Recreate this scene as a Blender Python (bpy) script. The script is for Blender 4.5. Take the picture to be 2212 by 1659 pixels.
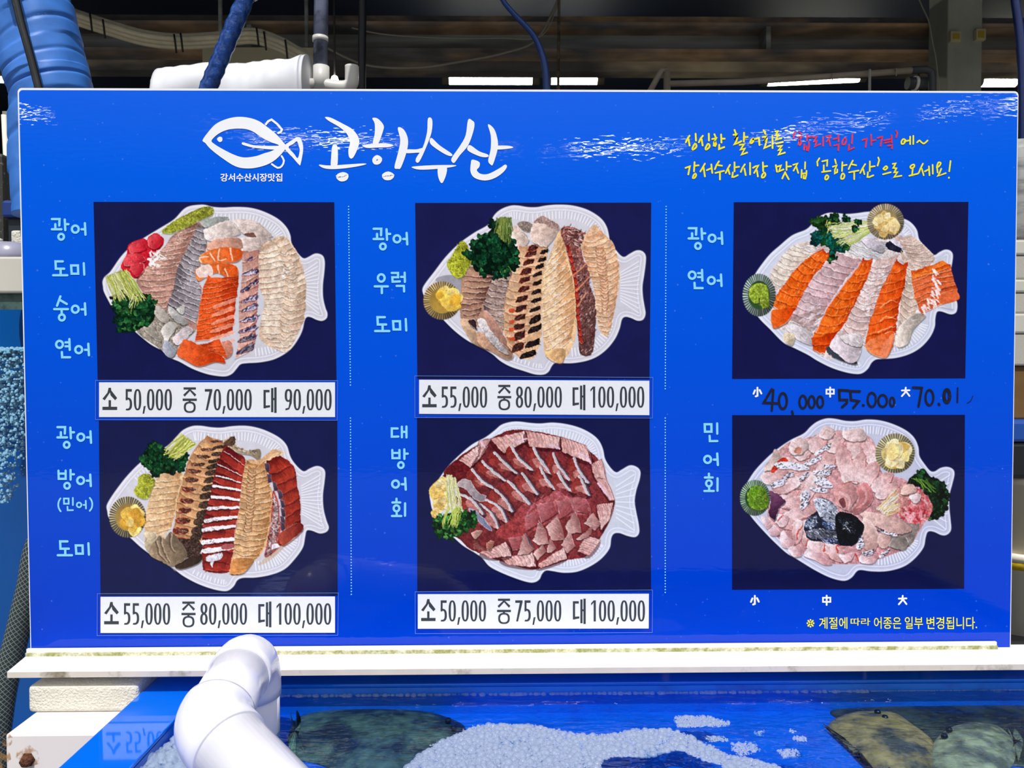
import bpy, bmesh, math, random
import numpy as np
from mathutils import Vector, Matrix
for o in list(bpy.data.objects): bpy.data.objects.remove(o)
SC = bpy.context.scene
COL = SC.collection
# ---------------------------------------------------------------- camera
CAM = Vector((-0.0354, -1.2344, 1.4625))
YAW, PITCH, ROLL, FPX = 0.013567, -0.026896, -0.002389, 1650.0
_f = Vector((math.sin(YAW)*math.cos(PITCH), math.cos(YAW)*math.cos(PITCH), math.sin(PITCH)))
_r = Vector((math.cos(YAW), -math.sin(YAW), 0)); _u = _r.cross(_f)
RGT = math.cos(ROLL)*_r+math.sin(ROLL)*_u; UPV = -math.sin(ROLL)*_r+math.cos(ROLL)*_u; FWD = _f
cd = bpy.data.cameras.new('camera'); cam = bpy.data.objects.new('camera', cd); COL.objects.link(cam)
cd.sensor_width = 36; cd.lens = 36*FPX/2212; cd.clip_start = 0.02; cd.clip_end = 200
cam.matrix_world = Matrix(((RGT.x, UPV.x, -FWD.x, CAM.x), (RGT.y, UPV.y, -FWD.y, CAM.y), (RGT.z, UPV.z, -FWD.z, CAM.z), (0, 0, 0, 1)))
cd.dof.use_dof = True; cd.dof.focus_distance = 1.23; cd.dof.aperture_fstop = 15
SC.camera = cam
# ---------------------------------------------------------------- daylight: open sky in front of the stall, high sun
SKY, SUN = 0.72, 3.5
w = bpy.data.worlds.new('sky'); SC.world = w; w.use_nodes = True
nt = w.node_tree; N = nt.nodes; L = nt.links
for n in list(N): N.remove(n)
def wn(t, **k):
    n = N.new(t)
    for a, b in k.items(): setattr(n, a, b)
    return n
tc = wn('ShaderNodeTexCoord'); sx = wn('ShaderNodeSeparateXYZ'); L.new(tc.outputs['Generated'], sx.inputs[0])
ramp = wn('ShaderNodeValToRGB'); mp = wn('ShaderNodeMapRange'); mp.inputs[1].default_value = -1; mp.inputs[2].default_value = 1
L.new(sx.outputs['Z'], mp.inputs[0]); L.new(mp.outputs[0], ramp.inputs[0])
el = ramp.color_ramp.elements
el[0].position = 0.0; el[0].color = (.20, .20, .20, 1); el[1].position = 1.0; el[1].color = (.90, .94, 1.0, 1)
for p, c in ((.46, (.22, .22, .215, 1)), (.50, (.11, .113, .115, 1)), (.61, (.13, .135, .14, 1)), (.68, (.97, .975, .985, 1))):
    e = el.new(p); e.color = c
bg = wn('ShaderNodeBackground'); L.new(ramp.outputs[0], bg.inputs[0]); bg.inputs[1].default_value = SKY
# thin band of bright patches added to the sky for the sign's glints
at2 = wn('ShaderNodeMath', operation='ARCTAN2'); ny = wn('ShaderNodeMath', operation='MULTIPLY'); ny.inputs[1].default_value = -1
L.new(sx.outputs['Y'], ny.inputs[0]); L.new(sx.outputs['X'], at2.inputs[0]); L.new(ny.outputs[0], at2.inputs[1])
cx = wn('ShaderNodeCombineXYZ'); L.new(at2.outputs[0], cx.inputs[0]); L.new(sx.outputs['Z'], cx.inputs[1])
mpp = wn('ShaderNodeMapping'); mpp.inputs['Scale'].default_value = (4.2, 60, 1); mpp.inputs['Location'].default_value = (1.7, .3, 0); L.new(cx.outputs[0], mpp.inputs[0])
nz = wn('ShaderNodeTexNoise'); nz.inputs['Scale'].default_value = 1.0; nz.inputs['Detail'].default_value = 3; L.new(mpp.outputs[0], nz.inputs[0])
pk = wn('ShaderNodeMapRange'); pk.inputs[1].default_value = .53; pk.inputs[2].default_value = .60; L.new(nz.outputs[0], pk.inputs[0])
d0 = wn('ShaderNodeMath', operation='SUBTRACT'); d0.inputs[1].default_value = .270; L.new(sx.outputs['Z'], d0.inputs[0])
d1 = wn('ShaderNodeMath', operation='ABSOLUTE'); L.new(d0.outputs[0], d1.inputs[0])
d2 = wn('ShaderNodeMapRange'); d2.inputs[1].default_value = .0065; d2.inputs[2].default_value = .003; L.new(d1.outputs[0], d2.inputs[0])
fy = wn('ShaderNodeMath', operation='GREATER_THAN'); fy.inputs[1].default_value = .3; L.new(ny.outputs[0], fy.inputs[0])
m1 = wn('ShaderNodeMath', operation='MULTIPLY'); m2 = wn('ShaderNodeMath', operation='MULTIPLY')
L.new(pk.outputs[0], m1.inputs[0]); L.new(d2.outputs[0], m1.inputs[1]); L.new(m1.outputs[0], m2.inputs[0]); L.new(fy.outputs[0], m2.inputs[1])
m3 = wn('ShaderNodeMath', operation='MULTIPLY'); m3.inputs[1].default_value = 60; L.new(m2.outputs[0], m3.inputs[0])
bg2 = wn('ShaderNodeBackground'); bg2.inputs[0].default_value = (1, 1, 1, 1); L.new(m3.outputs[0], bg2.inputs[1])
ad = wn('ShaderNodeAddShader'); L.new(bg.outputs[0], ad.inputs[0]); L.new(bg2.outputs[0], ad.inputs[1])
wo = wn('ShaderNodeOutputWorld'); L.new(ad.outputs[0], wo.inputs[0])
sd = bpy.data.lights.new('sun', 'SUN'); sd.energy = SUN; sd.angle = math.radians(.6); sd.color = (1, .975, .94)
sun = bpy.data.objects.new('sun', sd); COL.objects.link(sun)
sun.rotation_euler = Vector((-.03, -.58, 1.0)).normalized().to_track_quat('Z', 'Y').to_euler(); sun.location = (0, -3, 6)
vs = SC.view_settings
vs.view_transform = 'Standard'; vs.look = 'None'; vs.gamma = 1; vs.use_curve_mapping = False; vs.exposure = 0.02
SC.render.film_transparent = False
# ---------------------------------------------------------------- helpers
def ray(px, py):
    return FWD+RGT*((px-1106)/FPX)+UPV*((829.5-py)/FPX)
def at(px, py, Y):
    d = ray(px, py); return CAM+d*((Y-CAM.y)/d.y)
def atz(px, py, Z):
    d = ray(px, py); return CAM+d*((Z-CAM.z)/d.z)
def board_np(P, Y):
    """pixels of the sign's artwork -> points of the sign's plane"""
    P = np.asarray(P, float)
    d = np.array(FWD)[None]+np.array(RGT)[None]*((P[:, :1]-1106)/FPX)+np.array(UPV)[None]*((829.5-P[:, 1:2])/FPX)
    return np.array(CAM)[None]+d*((Y-CAM.y)/d[:, 1])[:, None]
def lin(c):
    f = lambda v: v/12.92 if v <= .04045 else ((v+.055)/1.055)**2.4
    return tuple(f(v/255) for v in c[:3])
def link(name, me, m=None, parent=None, label=None):
    o = bpy.data.objects.new(name, me); COL.objects.link(o)
    if m is not None:
        me.materials.clear() if hasattr(me.materials, 'clear') else None
        for k in (m if isinstance(m, (list, tuple)) else [m]): me.materials.append(k)
    if parent is not None:
        o.parent = parent; o.matrix_parent_inverse = Matrix.Identity(4)
        q = parent; wl = Vector()
        while q is not None: wl += q.location; q = q.parent
        o.location = -wl
    if label: o['label'] = label
    return o
def tag(o, label, cat, group=None, kind=None):
    o['label'] = label; o['category'] = cat
    if group: o['group'] = group
    if kind: o['kind'] = kind
    return o
def thing(name, label, cat, loc, group=None):
    o = bpy.data.objects.new(name, None); COL.objects.link(o); o.location = loc; o.empty_display_size = .05
    return tag(o, label, cat, group)
class MB:
    def __init__(s): s.v = []; s.f = []; s.uv = {}; s.sm = []
    def add(s, v, f, smooth=False, uv=None):
        b = len(s.v); s.v += [tuple(p) for p in v]
        for i, q in enumerate(f):
            if uv is not None: s.uv[len(s.f)] = [uv[k] for k in q]
            s.f.append([b+k for k in q]); s.sm.append(smooth)
        return s
    def box(s, a, b):
        x0, y0, z0 = a; x1, y1, z1 = b
        return s.add([(x0, y0, z0), (x1, y0, z0), (x1, y1, z0), (x0, y1, z0), (x0, y0, z1), (x1, y0, z1), (x1, y1, z1), (x0, y1, z1)],
                     [(0, 3, 2, 1), (4, 5, 6, 7), (0, 1, 5, 4), (1, 2, 6, 5), (2, 3, 7, 6), (3, 0, 4, 7)])
    def tube(s, pts, r, n=16, caps=True, rf=None, smooth_path=0, closed=False):
        """swept tube; rf(t, ang) scales the radius"""
        P = [Vector(p) for p in pts]
        if smooth_path: P = [Vector(p) for p in smooth([tuple(p) for p in P], smooth_path, False)]
        R = r if isinstance(r, (list, tuple)) else [r]*len(P)
        if len(R) != len(P): R = list(np.interp(np.linspace(0, 1, len(P)), np.linspace(0, 1, len(R)), R))
        T = [(P[min(i+1, len(P)-1)]-P[max(i-1, 0)]).normalized() for i in range(len(P))]
        ref = Vector((0, 0, 1)) if abs(T[0].z) < .9 else Vector((0, 1, 0))
        u = T[0].cross(ref).normalized(); V = []; UV = []; d = 0
        for i, p in enumerate(P):
            u = (u-T[i]*u.dot(T[i])).normalized(); v = T[i].cross(u)
            if i: d += (P[i]-P[i-1]).length
            for k in range(n+1):
                a = 2*math.pi*k/n; q = R[i]*(rf(i/(len(P)-1), a) if rf else 1)
                V.append(p+u*(q*math.cos(a))+v*(q*math.sin(a))); UV.append((d, k/n))
        F = [(i*(n+1)+k, i*(n+1)+k+1, (i+1)*(n+1)+k+1, (i+1)*(n+1)+k) for i in range(len(P)-1) for k in range(n)]
        s.add(V, F, True, UV)
        if caps:
            s.add(V[:n], [tuple(range(n-1, -1, -1))]); s.add(V[-n-1:-1], [tuple(range(n))])
        return s
    def lathe(s, prof, c, axis='Z', n=32):
        V = []
        for (r, h) in prof:
            for k in range(n):
                a = 2*math.pi*k/n; p = (r*math.cos(a), r*math.sin(a), h)
                p = {'Z': p, 'X': (h, p[0], p[1]), 'Y': (p[0], h, p[1])}[axis]
                V.append((c[0]+p[0], c[1]+p[1], c[2]+p[2]))
        F = [(i*n+k, i*n+(k+1) % n, (i+1)*n+(k+1) % n, (i+1)*n+k) for i in range(len(prof)-1) for k in range(n)]
        s.add(V, F, True)
        if prof[0][0] > 1e-6: s.add(V[:n], [tuple(range(n-1, -1, -1))])
        if prof[-1][0] > 1e-6: s.add(V[-n:], [tuple(range(n))])
        return s
    def mesh(s, name):
        me = bpy.data.meshes.new(name); me.from_pydata([tuple(p) for p in s.v], [], s.f); me.validate(); me.update()
        if s.uv and len(me.polygons) == len(s.f):
            ul = me.uv_layers.new(name='UVMap')
            for i, p in enumerate(me.polygons):
                if i in s.uv:
                    for k, li in enumerate(p.loop_indices): ul.data[li].uv = s.uv[i][k]
        if len(me.polygons) == len(s.sm): me.polygons.foreach_set('use_smooth', s.sm)
        return me
    def build(s, name, m, parent=None, bevel=0, label=None, seg=2):
        o = link(name, s.mesh(name), m, parent, label)
        bm = bmesh.new(); bm.from_mesh(o.data)
        bmesh.ops.remove_doubles(bm, verts=bm.verts, dist=1e-6)
        if not any(s.uv): bmesh.ops.recalc_face_normals(bm, faces=bm.faces)
        if bevel: bmesh.ops.bevel(bm, geom=[e for e in bm.edges if len(e.link_faces) == 2 and e.calc_face_angle(0) > .6], offset=bevel, segments=seg, profile=.5, affect='EDGES')
        bm.to_mesh(o.data); bm.free()
        return o
def struct(o, label=None, cat=None):
    o['kind'] = 'structure'
    if label: o['label'] = label; o['category'] = cat
    return o
# ---------------------------------------------------------------- materials
def mat(name, c, rough=.5, spec=.5, metal=0.0, var=.0, vs=8.0, c2=None, thr=(.45, .6), ns=6.0, det=4, bump=0.0, bs=60.0, coat=0.0, stretch=(1, 1, 1)):
    """surface colour c (sRGB 0-255), optional second colour in noise patches, colour variation and fine relief"""
    m = bpy.data.materials.new(name); m.use_nodes = True
    t = m.node_tree; n = t.nodes; l = t.links; b = n['Principled BSDF']
    b.inputs['Roughness'].default_value = rough; b.inputs['Specular IOR Level'].default_value = spec; b.inputs['Metallic'].default_value = metal
    b.inputs['Coat Weight'].default_value = coat; b.inputs['Coat Roughness'].default_value = .05
    col = lin(c)+(1,)
    tc = n.new('ShaderNodeTexCoord'); mp = n.new('ShaderNodeMapping'); mp.inputs['Scale'].default_value = stretch
    l.new(tc.outputs['Object'], mp.inputs[0])
    out = None
    rgb = n.new('ShaderNodeRGB'); rgb.outputs[0].default_value = col; out = rgb.outputs[0]
    if c2 is not None:
        nz = n.new('ShaderNodeTexNoise'); nz.inputs['Scale'].default_value = ns; nz.inputs['Detail'].default_value = det; nz.inputs['Roughness'].default_value = .65; l.new(mp.outputs[0], nz.inputs[0])
        mr = n.new('ShaderNodeMapRange'); mr.inputs[1].default_value, mr.inputs[2].default_value = thr; l.new(nz.outputs[0], mr.inputs[0])
        mx = n.new('ShaderNodeMix'); mx.data_type = 'RGBA'; l.new(mr.outputs[0], mx.inputs[0]); l.new(out, mx.inputs[6]); mx.inputs[7].default_value = lin(c2)+(1,); out = mx.outputs[2]
    if var:
        nz = n.new('ShaderNodeTexNoise'); nz.inputs['Scale'].default_value = vs; nz.inputs['Detail'].default_value = 3; l.new(mp.outputs[0], nz.inputs[0])
        mr = n.new('ShaderNodeMapRange'); mr.inputs[1].default_value, mr.inputs[2].default_value = .3, .7; mr.inputs[3].default_value, mr.inputs[4].default_value = 1-var, 1+var; l.new(nz.outputs[0], mr.inputs[0])
        mx = n.new('ShaderNodeMix'); mx.data_type = 'RGBA'; mx.blend_type = 'MULTIPLY'; mx.inputs[0].default_value = 1; l.new(out, mx.inputs[6]); l.new(mr.outputs[0], mx.inputs[7]); out = mx.outputs[2]
    l.new(out, b.inputs['Base Color'])
    if bump:
        nz = n.new('ShaderNodeTexNoise'); nz.inputs['Scale'].default_value = bs; nz.inputs['Detail'].default_value = 3; l.new(mp.outputs[0], nz.inputs[0])
        bp = n.new('ShaderNodeBump'); bp.inputs['Strength'].default_value = bump; bp.inputs['Distance'].default_value = .01; l.new(nz.outputs[0], bp.inputs['Height']); l.new(bp.outputs[0], b.inputs['Normal'])
    return m
def emit(name, c, s):
    m = bpy.data.materials.new(name); m.use_nodes = True; b = m.node_tree.nodes['Principled BSDF']
    b.inputs['Base Color'].default_value = lin(c)+(1,); b.inputs['Emission Color'].default_value = lin(c)+(1,); b.inputs['Emission Strength'].default_value = s
    return m
def clear_mat(name, tint=(255, 255, 255), rough=.02, refl=1.0, bump=0, bs=20, bd=.01):
    """thin clear sheet or water surface: lets light straight through and mirrors at grazing angles"""
    m = bpy.data.materials.new(name); m.use_nodes = True; t = m.node_tree; n = t.nodes; l = t.links
    n.remove(n['Principled BSDF']); o = n['Material Output']
    tr = n.new('ShaderNodeBsdfTransparent'); tr.inputs[0].default_value = lin(tint)+(1,)
    gl = n.new('ShaderNodeBsdfGlossy'); gl.inputs['Roughness'].default_value = rough
    ge = n.new('ShaderNodeNewGeometry'); fr = n.new('ShaderNodeVectorMath'); fr.operation = 'DOT_PRODUCT'; l.new(ge.outputs['Incoming'], fr.inputs[0]); l.new(ge.outputs['Normal'], fr.inputs[1])
    ops = []; src = fr.outputs['Value']
    for op, a, b_ in (('ABSOLUTE', None, 0), ('SUBTRACT', 1.0, 0), ('POWER', None, 5.0), ('MULTIPLY_ADD', None, .977)):
        k_ = n.new('ShaderNodeMath'); k_.operation = op
        if op == 'SUBTRACT': k_.inputs[0].default_value = 1.0; l.new(src, k_.inputs[1])
        else: l.new(src, k_.inputs[0]); k_.inputs[1].default_value = b_; k_.inputs[2].default_value = .023
        src = k_.outputs[0]
    k = n.new('ShaderNodeMath'); k.operation = 'MULTIPLY'; k.inputs[1].default_value = refl; l.new(src, k.inputs[0])
    mx = n.new('ShaderNodeMixShader'); l.new(k.outputs[0], mx.inputs[0]); l.new(tr.outputs[0], mx.inputs[1]); l.new(gl.outputs[0], mx.inputs[2]); l.new(mx.outputs[0], o.inputs[0])
    if bump:
        tc = n.new('ShaderNodeTexCoord'); mp = n.new('ShaderNodeMapping'); mp.inputs['Scale'].default_value = (1, 2.2, 1); l.new(tc.outputs['Object'], mp.inputs[0])
        nz = n.new('ShaderNodeTexNoise'); nz.inputs['Scale'].default_value = bs; nz.inputs['Detail'].default_value = 2; l.new(mp.outputs[0], nz.inputs[0])
        bp = n.new('ShaderNodeBump'); bp.inputs['Strength'].default_value = bump; bp.inputs['Distance'].default_value = bd; l.new(nz.outputs[0], bp.inputs['Height']); l.new(bp.outputs[0], gl.inputs['Normal']); l.new(bp.outputs[0], fr.inputs[1])
    return m
# ---------------------------------------------------------------- printed photographs of the platters
# Each print is drawn with ink shapes on a fine raster, then laid out as a fine mesh whose cells carry the ink colour.
class Ink:
    K = 0.40
    def __init__(s, w, h, bg, seed):
        s.W, s.H = int(w*s.K), int(h*s.K)
        s.r = random.Random(seed)
        rs = np.random.RandomState(seed)
        s.n = []
        for step in (1, 3, 10, 40):
            g = rs.rand(s.H//step+3, s.W//step+3).astype(np.float32)*2-1
            yy = np.arange(s.H)/step; xx = np.arange(s.W)/step
            y0 = yy.astype(int); x0 = xx.astype(int)
            fy = (yy-y0)[:, None]; fx = (xx-x0)[None, :]
            s.n.append((g[y0][:, x0]*(1-fy)*(1-fx)+g[y0+1][:, x0]*fy*(1-fx)+g[y0][:, x0+1]*(1-fy)*fx+g[y0+1][:, x0+1]*fy*fx).astype(np.float32))
        s.img = np.zeros((s.H, s.W, 3), np.float32)
        s.img[:] = np.array(bg, np.float32)/255
        s.img *= (1+0.04*s.n[1]+0.05*s.n[3])[:, :, None]
        s.lab = np.zeros((s.H, s.W), np.int16)
        s.names = ['photo_print']; s.cur = 0
    def part(s, name, new=False):
        if new and name in s.names: s.names.append(name); s.cur = len(s.names)-1; return
        if name not in s.names: s.names.append(name)
        s.cur = len(s.names)-1-s.names[::-1].index(name)
    def box(s, x0, y0, x1, y1):
        return max(0, int(x0)), max(0, int(y0)), min(s.W, int(x1)+2), min(s.H, int(y1)+2)
    def put(s, b, cov, col, a, mark):
        x0, y0, x1, y1 = b
        c = (cov*a)[:, :, None]
        t = s.img[y0:y1, x0:x1]
        t *= 1-c; t += c*col
        if mark: s.lab[y0:y1, x0:x1][cov*a > 0.5] = s.cur
    def poly(s, pts, c, c2=None, g=None, a=1.0, n=(.02, .045, .06), sm=True, mark=True, edge=None, ew=5, ea=.7):
        P = np.array(smooth(pts, 5) if sm else pts, float)*s.K
        b = s.box(P[:, 0].min()-1, P[:, 1].min()-1, P[:, 0].max()+1, P[:, 1].max()+1)
        x0, y0, x1, y1 = b
        if x1 <= x0 or y1 <= y0: return
        cov = np.zeros((y1-y0, x1-x0), np.float32)
        xs = np.arange(x0, x1)+.5
        Q = np.roll(P, -1, 0)
        for sy in (.25, .75):
            ys = np.arange(y0, y1)+sy
            ins = np.zeros(cov.shape, np.float32)
            for (ax, ay), (bx, by) in zip(P, Q):
                if ay == by: continue
                m = np.nonzero((ys >= min(ay, by)) & (ys < max(ay, by)))[0]
                if len(m) == 0: continue
                xc = ax+(ys[m]-ay)*(bx-ax)/(by-ay)
                k = np.clip(xs[None, :]-xc[:, None]+.5, 0, 1)
                ins[m] = ins[m]+k-2*ins[m]*k
            cov += ins*.5
        col = np.array(c, np.float32)/255*np.ones(cov.shape+(1,), np.float32)
        if c2 is not None:
            if g is None: g = (pts[0], pts[len(pts)//2])
            p0 = np.array(g[0], float)*s.K; d = np.array(g[1], float)*s.K-p0
            t = np.clip(((xs[None, :]-p0[0])*d[0]+((np.arange(y0, y1)+.5)[:, None]-p0[1])*d[1])/max(1e-6, d@d), 0, 1)[:, :, None]
            col = col*(1-t)+np.array(c2, np.float32)/255*t
        sl = np.s_[y0:y1, x0:x1]
        col = col*(1+n[0]*s.n[0][sl]+n[1]*s.n[1][sl]+n[2]*s.n[2][sl])[:, :, None]
        s.put(b, cov, col, a, mark)
        if edge is not None:
            s.line(list(pts)+[pts[0]], edge, ew, a=ea, sm=sm)
    def line(s, pts, c, w, w1=None, a=1.0, sm=True, mark=False, fall=1.0):
        P = (smooth(pts, 4, False) if sm and len(pts) > 2 else [tuple(p) for p in pts])
        P = np.array(P, float)*s.K
        n = len(P); w1 = w if w1 is None else w1
        R = np.linspace(w, w1, n)*s.K/2
        m = R.max()+1.5
        b = s.box(P[:, 0].min()-m, P[:, 1].min()-m, P[:, 0].max()+m, P[:, 1].max()+m)
        x0, y0, x1, y1 = b
        if x1 <= x0 or y1 <= y0: return
        best = np.full((y1-y0, x1-x0), -9., np.float32)
        for i in range(n-1):
            d = P[i+1]-P[i]; L = d@d; m = max(R[i], R[i+1])+1.5
            u0 = max(x0, int(min(P[i, 0], P[i+1, 0])-m)); u1 = min(x1, int(max(P[i, 0], P[i+1, 0])+m)+2)
            v0 = max(y0, int(min(P[i, 1], P[i+1, 1])-m)); v1 = min(y1, int(max(P[i, 1], P[i+1, 1])+m)+2)
            if u1 <= u0 or v1 <= v0: continue
            X = (np.arange(u0, u1)+.5-P[i, 0])[None, :]; Y = (np.arange(v0, v1)+.5-P[i, 1])[:, None]
            t = np.clip((X*d[0]+Y*d[1])/max(L, 1e-9), 0, 1)
            q = (R[i]+(R[i+1]-R[i])*t)-np.sqrt((X-t*d[0])**2+(Y-t*d[1])**2)
            sub = best[v0-y0:v1-y0, u0-x0:u1-x0]
            np.maximum(sub, q, out=sub)
        cov = np.clip(best/fall+.5, 0, 1)
        thin = min(1.0, max(w, w1)*s.K)
        s.put(b, cov, np.array(c, np.float32)/255, a*thin, mark)
    # -------- composite shapes
    def jit(s, c, k):
        f = 1+s.r.uniform(-k, k)
        return tuple(min(255, v*f*(1+s.r.uniform(-k, k)*.12)) for v in c)
    def fillet(s, A, B, n, base, light, dark, bulge=.25, fib=8, lean=0.0, jit=.06, ea=.5, ew=6, over=.3, fa=.35, flip=False, wav=5, fw=4):
        A = resample(smooth(A, 6, False), 60); B = resample(smooth(B, 6, False), 60)
        at = lambda L, t: L[min(59, max(0, int(round(t*59))))]
        def edge(t):
            a = at(A, t); b = at(B, t+lean); out = []
            dx, dy = b[0]-a[0], b[1]-a[1]
            ax, ay = at(A, min(1, t+.08)); bx, by = at(A, max(0, t-.08))
            L = math.hypot(ax-bx, ay-by) or 1
            tx, ty = (ax-bx)/L, (ay-by)/L
            ln = Lt/n
            for k in range(7):
                u = k/6; bl = bulge*ln*4*u*(1-u)
                out.append((a[0]+dx*u+tx*bl+s.r.uniform(-wav, wav), a[1]+dy*u+ty*bl+s.r.uniform(-wav, wav)))
            return out
        Lt = sum(math.hypot(A[i+1][0]-A[i][0], A[i+1][1]-A[i][1]) for i in range(59))
        E = [edge(i/n) for i in range(n+1)]
        for i in (range(n) if flip else range(n-1, -1, -1)):
            e0 = E[i]; e1 = E[i+1]
            if flip:
                e1 = [(p[0]+(p[0]-q[0])*over, p[1]+(p[1]-q[1])*over) for p, q in zip(e1, e0)]
            else:
                e0 = [(q[0]-(p[0]-q[0])*over, q[1]-(p[1]-q[1])*over) for p, q in zip(e1, e0)]
            cb = s.jit(base, jit)
            near, far = (e0, e1) if flip else (e1, e0)
            s.poly(e0+e1[::-1], s.jit(dark, jit), cb, (far[3], tuple((far[3][q]*.25+near[3][q]*.75) for q in (0, 1))), sm=False)
            for _ in range(fib):
                u = s.r.uniform(.04, .94); k = min(5, int(u*6)); f = u*6-k
                p1 = tuple(near[k][q]*(1-f)+near[k+1][q]*f for q in (0, 1)); p0 = tuple(far[k][q]*(1-f)+far[k+1][q]*f for q in (0, 1))
                l0, l1 = sorted((s.r.uniform(0, 1), s.r.uniform(.2, 1)))
                sh = s.r.uniform(-8, 8)
                s.line([(p1[0]+(p0[0]-p1[0])*l0, p1[1]+(p0[1]-p1[1])*l0), (p1[0]+(p0[0]-p1[0])*l1+sh, p1[1]+(p0[1]-p1[1])*l1+sh*.3)], light if s.r.random() < .7 else dark, fw, 2, a=fa)
            s.line(near, s.jit(light, .05), ew, ew*.6, a=ea)
            s.line([(p[0]+(p[0]-q[0])*.12, p[1]+(p[1]-q[1])*.12) for p, q in zip(near, far)], tuple(v*.72 for v in dark), ew*.9, a=.6)
            for _ in range(2):
                k = s.r.randint(0, 4); s.line(near[k:k+3], tuple(min(255, v*1.12+10) for v in light), ew*1.2, 3, a=.3)
    def leaves(s, reg, n, size, cols):
        P = smooth(reg, 4)
        xs = [p[0] for p in P]; ys = [p[1] for p in P]
        s.poly(reg, tuple(v*.55 for v in cols[0]), n=(.2, .25, .15))
        k = 0; tries = 0
        while k < n and tries < n*6:
            tries += 1
            x, y = s.r.uniform(min(xs), max(xs)), s.r.uniform(min(ys), max(ys))
            if not inside(P, x, y): continue
            k += 1
            a = s.r.uniform(0, 6.28); z = size*s.r.uniform(.6, 1.2); c = s.jit(s.r.choice(cols), .25)
            for da in (-.5, .5):
                ca, sa = math.cos(a+da), math.sin(a+da)
                s.poly([(x, y), (x+z*.5*ca-z*.35*sa, y+z*.5*sa+z*.35*ca), (x+z*ca, y+z*sa), (x+z*.5*ca+z*.35*sa, y+z*.5*sa-z*.35*ca)], c, tuple(v*.6 for v in c), n=(.08, .1, 0))
            s.line([(x, y), (x+z*.8*math.cos(a+.5), y+z*.8*math.sin(a+.5))], tuple(min(255, v*1.8+20) for v in c), 3, a=.4)
    def stems(s, a0, a1, b0, b1, n, cols, w=9, bend=20):
        for i in range(n):
            u = s.r.random(); v = min(1, max(0, u+s.r.uniform(-.18, .18)))
            p = (a0[0]+(a1[0]-a0[0])*u+s.r.uniform(-8, 8), a0[1]+(a1[1]-a0[1])*u+s.r.uniform(-8, 8))
            q = (b0[0]+(b1[0]-b0[0])*v+s.r.uniform(-20, 20), b0[1]+(b1[1]-b0[1])*v+s.r.uniform(-25, 25))
            m = ((p[0]+q[0])/2+s.r.uniform(-bend, bend), (p[1]+q[1])/2+s.r.uniform(-bend, bend))
            c = s.r.choice(cols)
            s.line([p, m, q], tuple(v*.6 for v in c), w+4, w, a=.5)
            s.line([p, m, q], s.jit(c, .12), w, w*.6, mark=True)
    def speck(s, reg, n, cols, r0, r1, a=.8, sq=1.0, ang=None):
        P = smooth(reg, 4); xs = [p[0] for p in P]; ys = [p[1] for p in P]; k = t = 0
        while k < n and t < n*8:
            t += 1
            x, y = s.r.uniform(min(xs), max(xs)), s.r.uniform(min(ys), max(ys))
            if not inside(P, x, y): continue
            k += 1; r = s.r.uniform(r0, r1); an = s.r.uniform(0, 6.28) if ang is None else ang+s.r.uniform(-.3, .3)
            s.line([(x, y), (x+r*sq*math.cos(an), y+r*sq*math.sin(an))], s.r.choice(cols), r, r*.6, a=a*s.r.uniform(.5, 1))
    def wasabi(s, reg, c=(150, 172, 62)):
        s.part('wasabi')
        s.poly([(x+6, y+12) for x, y in reg], (60, 60, 40), a=.35, mark=False)
        s.poly(reg, c, tuple(v*.72 for v in c), n=(.14, .16, .1))
        s.speck(reg, 90, [tuple(v*.6 for v in c), tuple(min(255, v*1.22) for v in c), (205, 215, 110)], 4, 12, .6, 2)
    def cup(s, cx, cy, rx, ry, c1=(205, 195, 170), c2=(95, 80, 55), inner=(175, 155, 110), n=46):
        s.part('foil_cup', True)
        ring = lambda f, j=0: [(cx+rx*(f+(j*(.5-(k % 2))))*math.cos(k*6.2832/(n*2)), cy+ry*(f+(j*(.5-(k % 2))))*math.sin(k*6.2832/(n*2))) for k in range(n*2)]
        s.poly(ring(1, .06), tuple(v*.8 for v in c1), sm=False)
        for k in range(n*2):
            t = k*math.pi/n
            c = c1 if k % 2 else c2
            f = .75+.25*math.cos(t-3.9)
            s.line([(cx+rx*.66*math.cos(t), cy+ry*.66*math.sin(t)), (cx+rx*.99*math.cos(t), cy+ry*.99*math.sin(t))], s.jit(tuple(v*f for v in c), .2), 9, 13, a=.9)
        s.poly(ring(.68), inner, tuple(v*.7 for v in inner), ((cx, cy+ry), (cx, cy-ry)), sm=False)
    def ginger(s, cx, cy, rx, ry, n=18, cols=((240, 205, 120), (228, 180, 85), (246, 222, 160))):
        s.part('sliced_ginger')
        for i in range(n):
            t = s.r.uniform(0, 6.28); d = math.sqrt(s.r.random())*.62
            x, y = cx+rx*d*math.cos(t), cy+ry*d*math.sin(t); z = s.r.uniform(.3, .52)
            m = s.r.randint(5, 7); a0 = s.r.uniform(0, 6.28)
            P = [(x+rx*z*s.r.uniform(.6, 1.15)*math.cos(a0+k*6.283/m), y+ry*z*s.r.uniform(.6, 1.15)*math.sin(a0+k*6.283/m)) for k in range(m)]
            c = s.jit(s.r.choice(cols), .06)
            s.poly([(px+3, py+8) for px, py in P], (150, 105, 40), a=.4)
            s.poly(P, c, tuple(v*.86 for v in c), edge=tuple(min(255, v*1.06) for v in c), ew=4, ea=.5)
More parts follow.
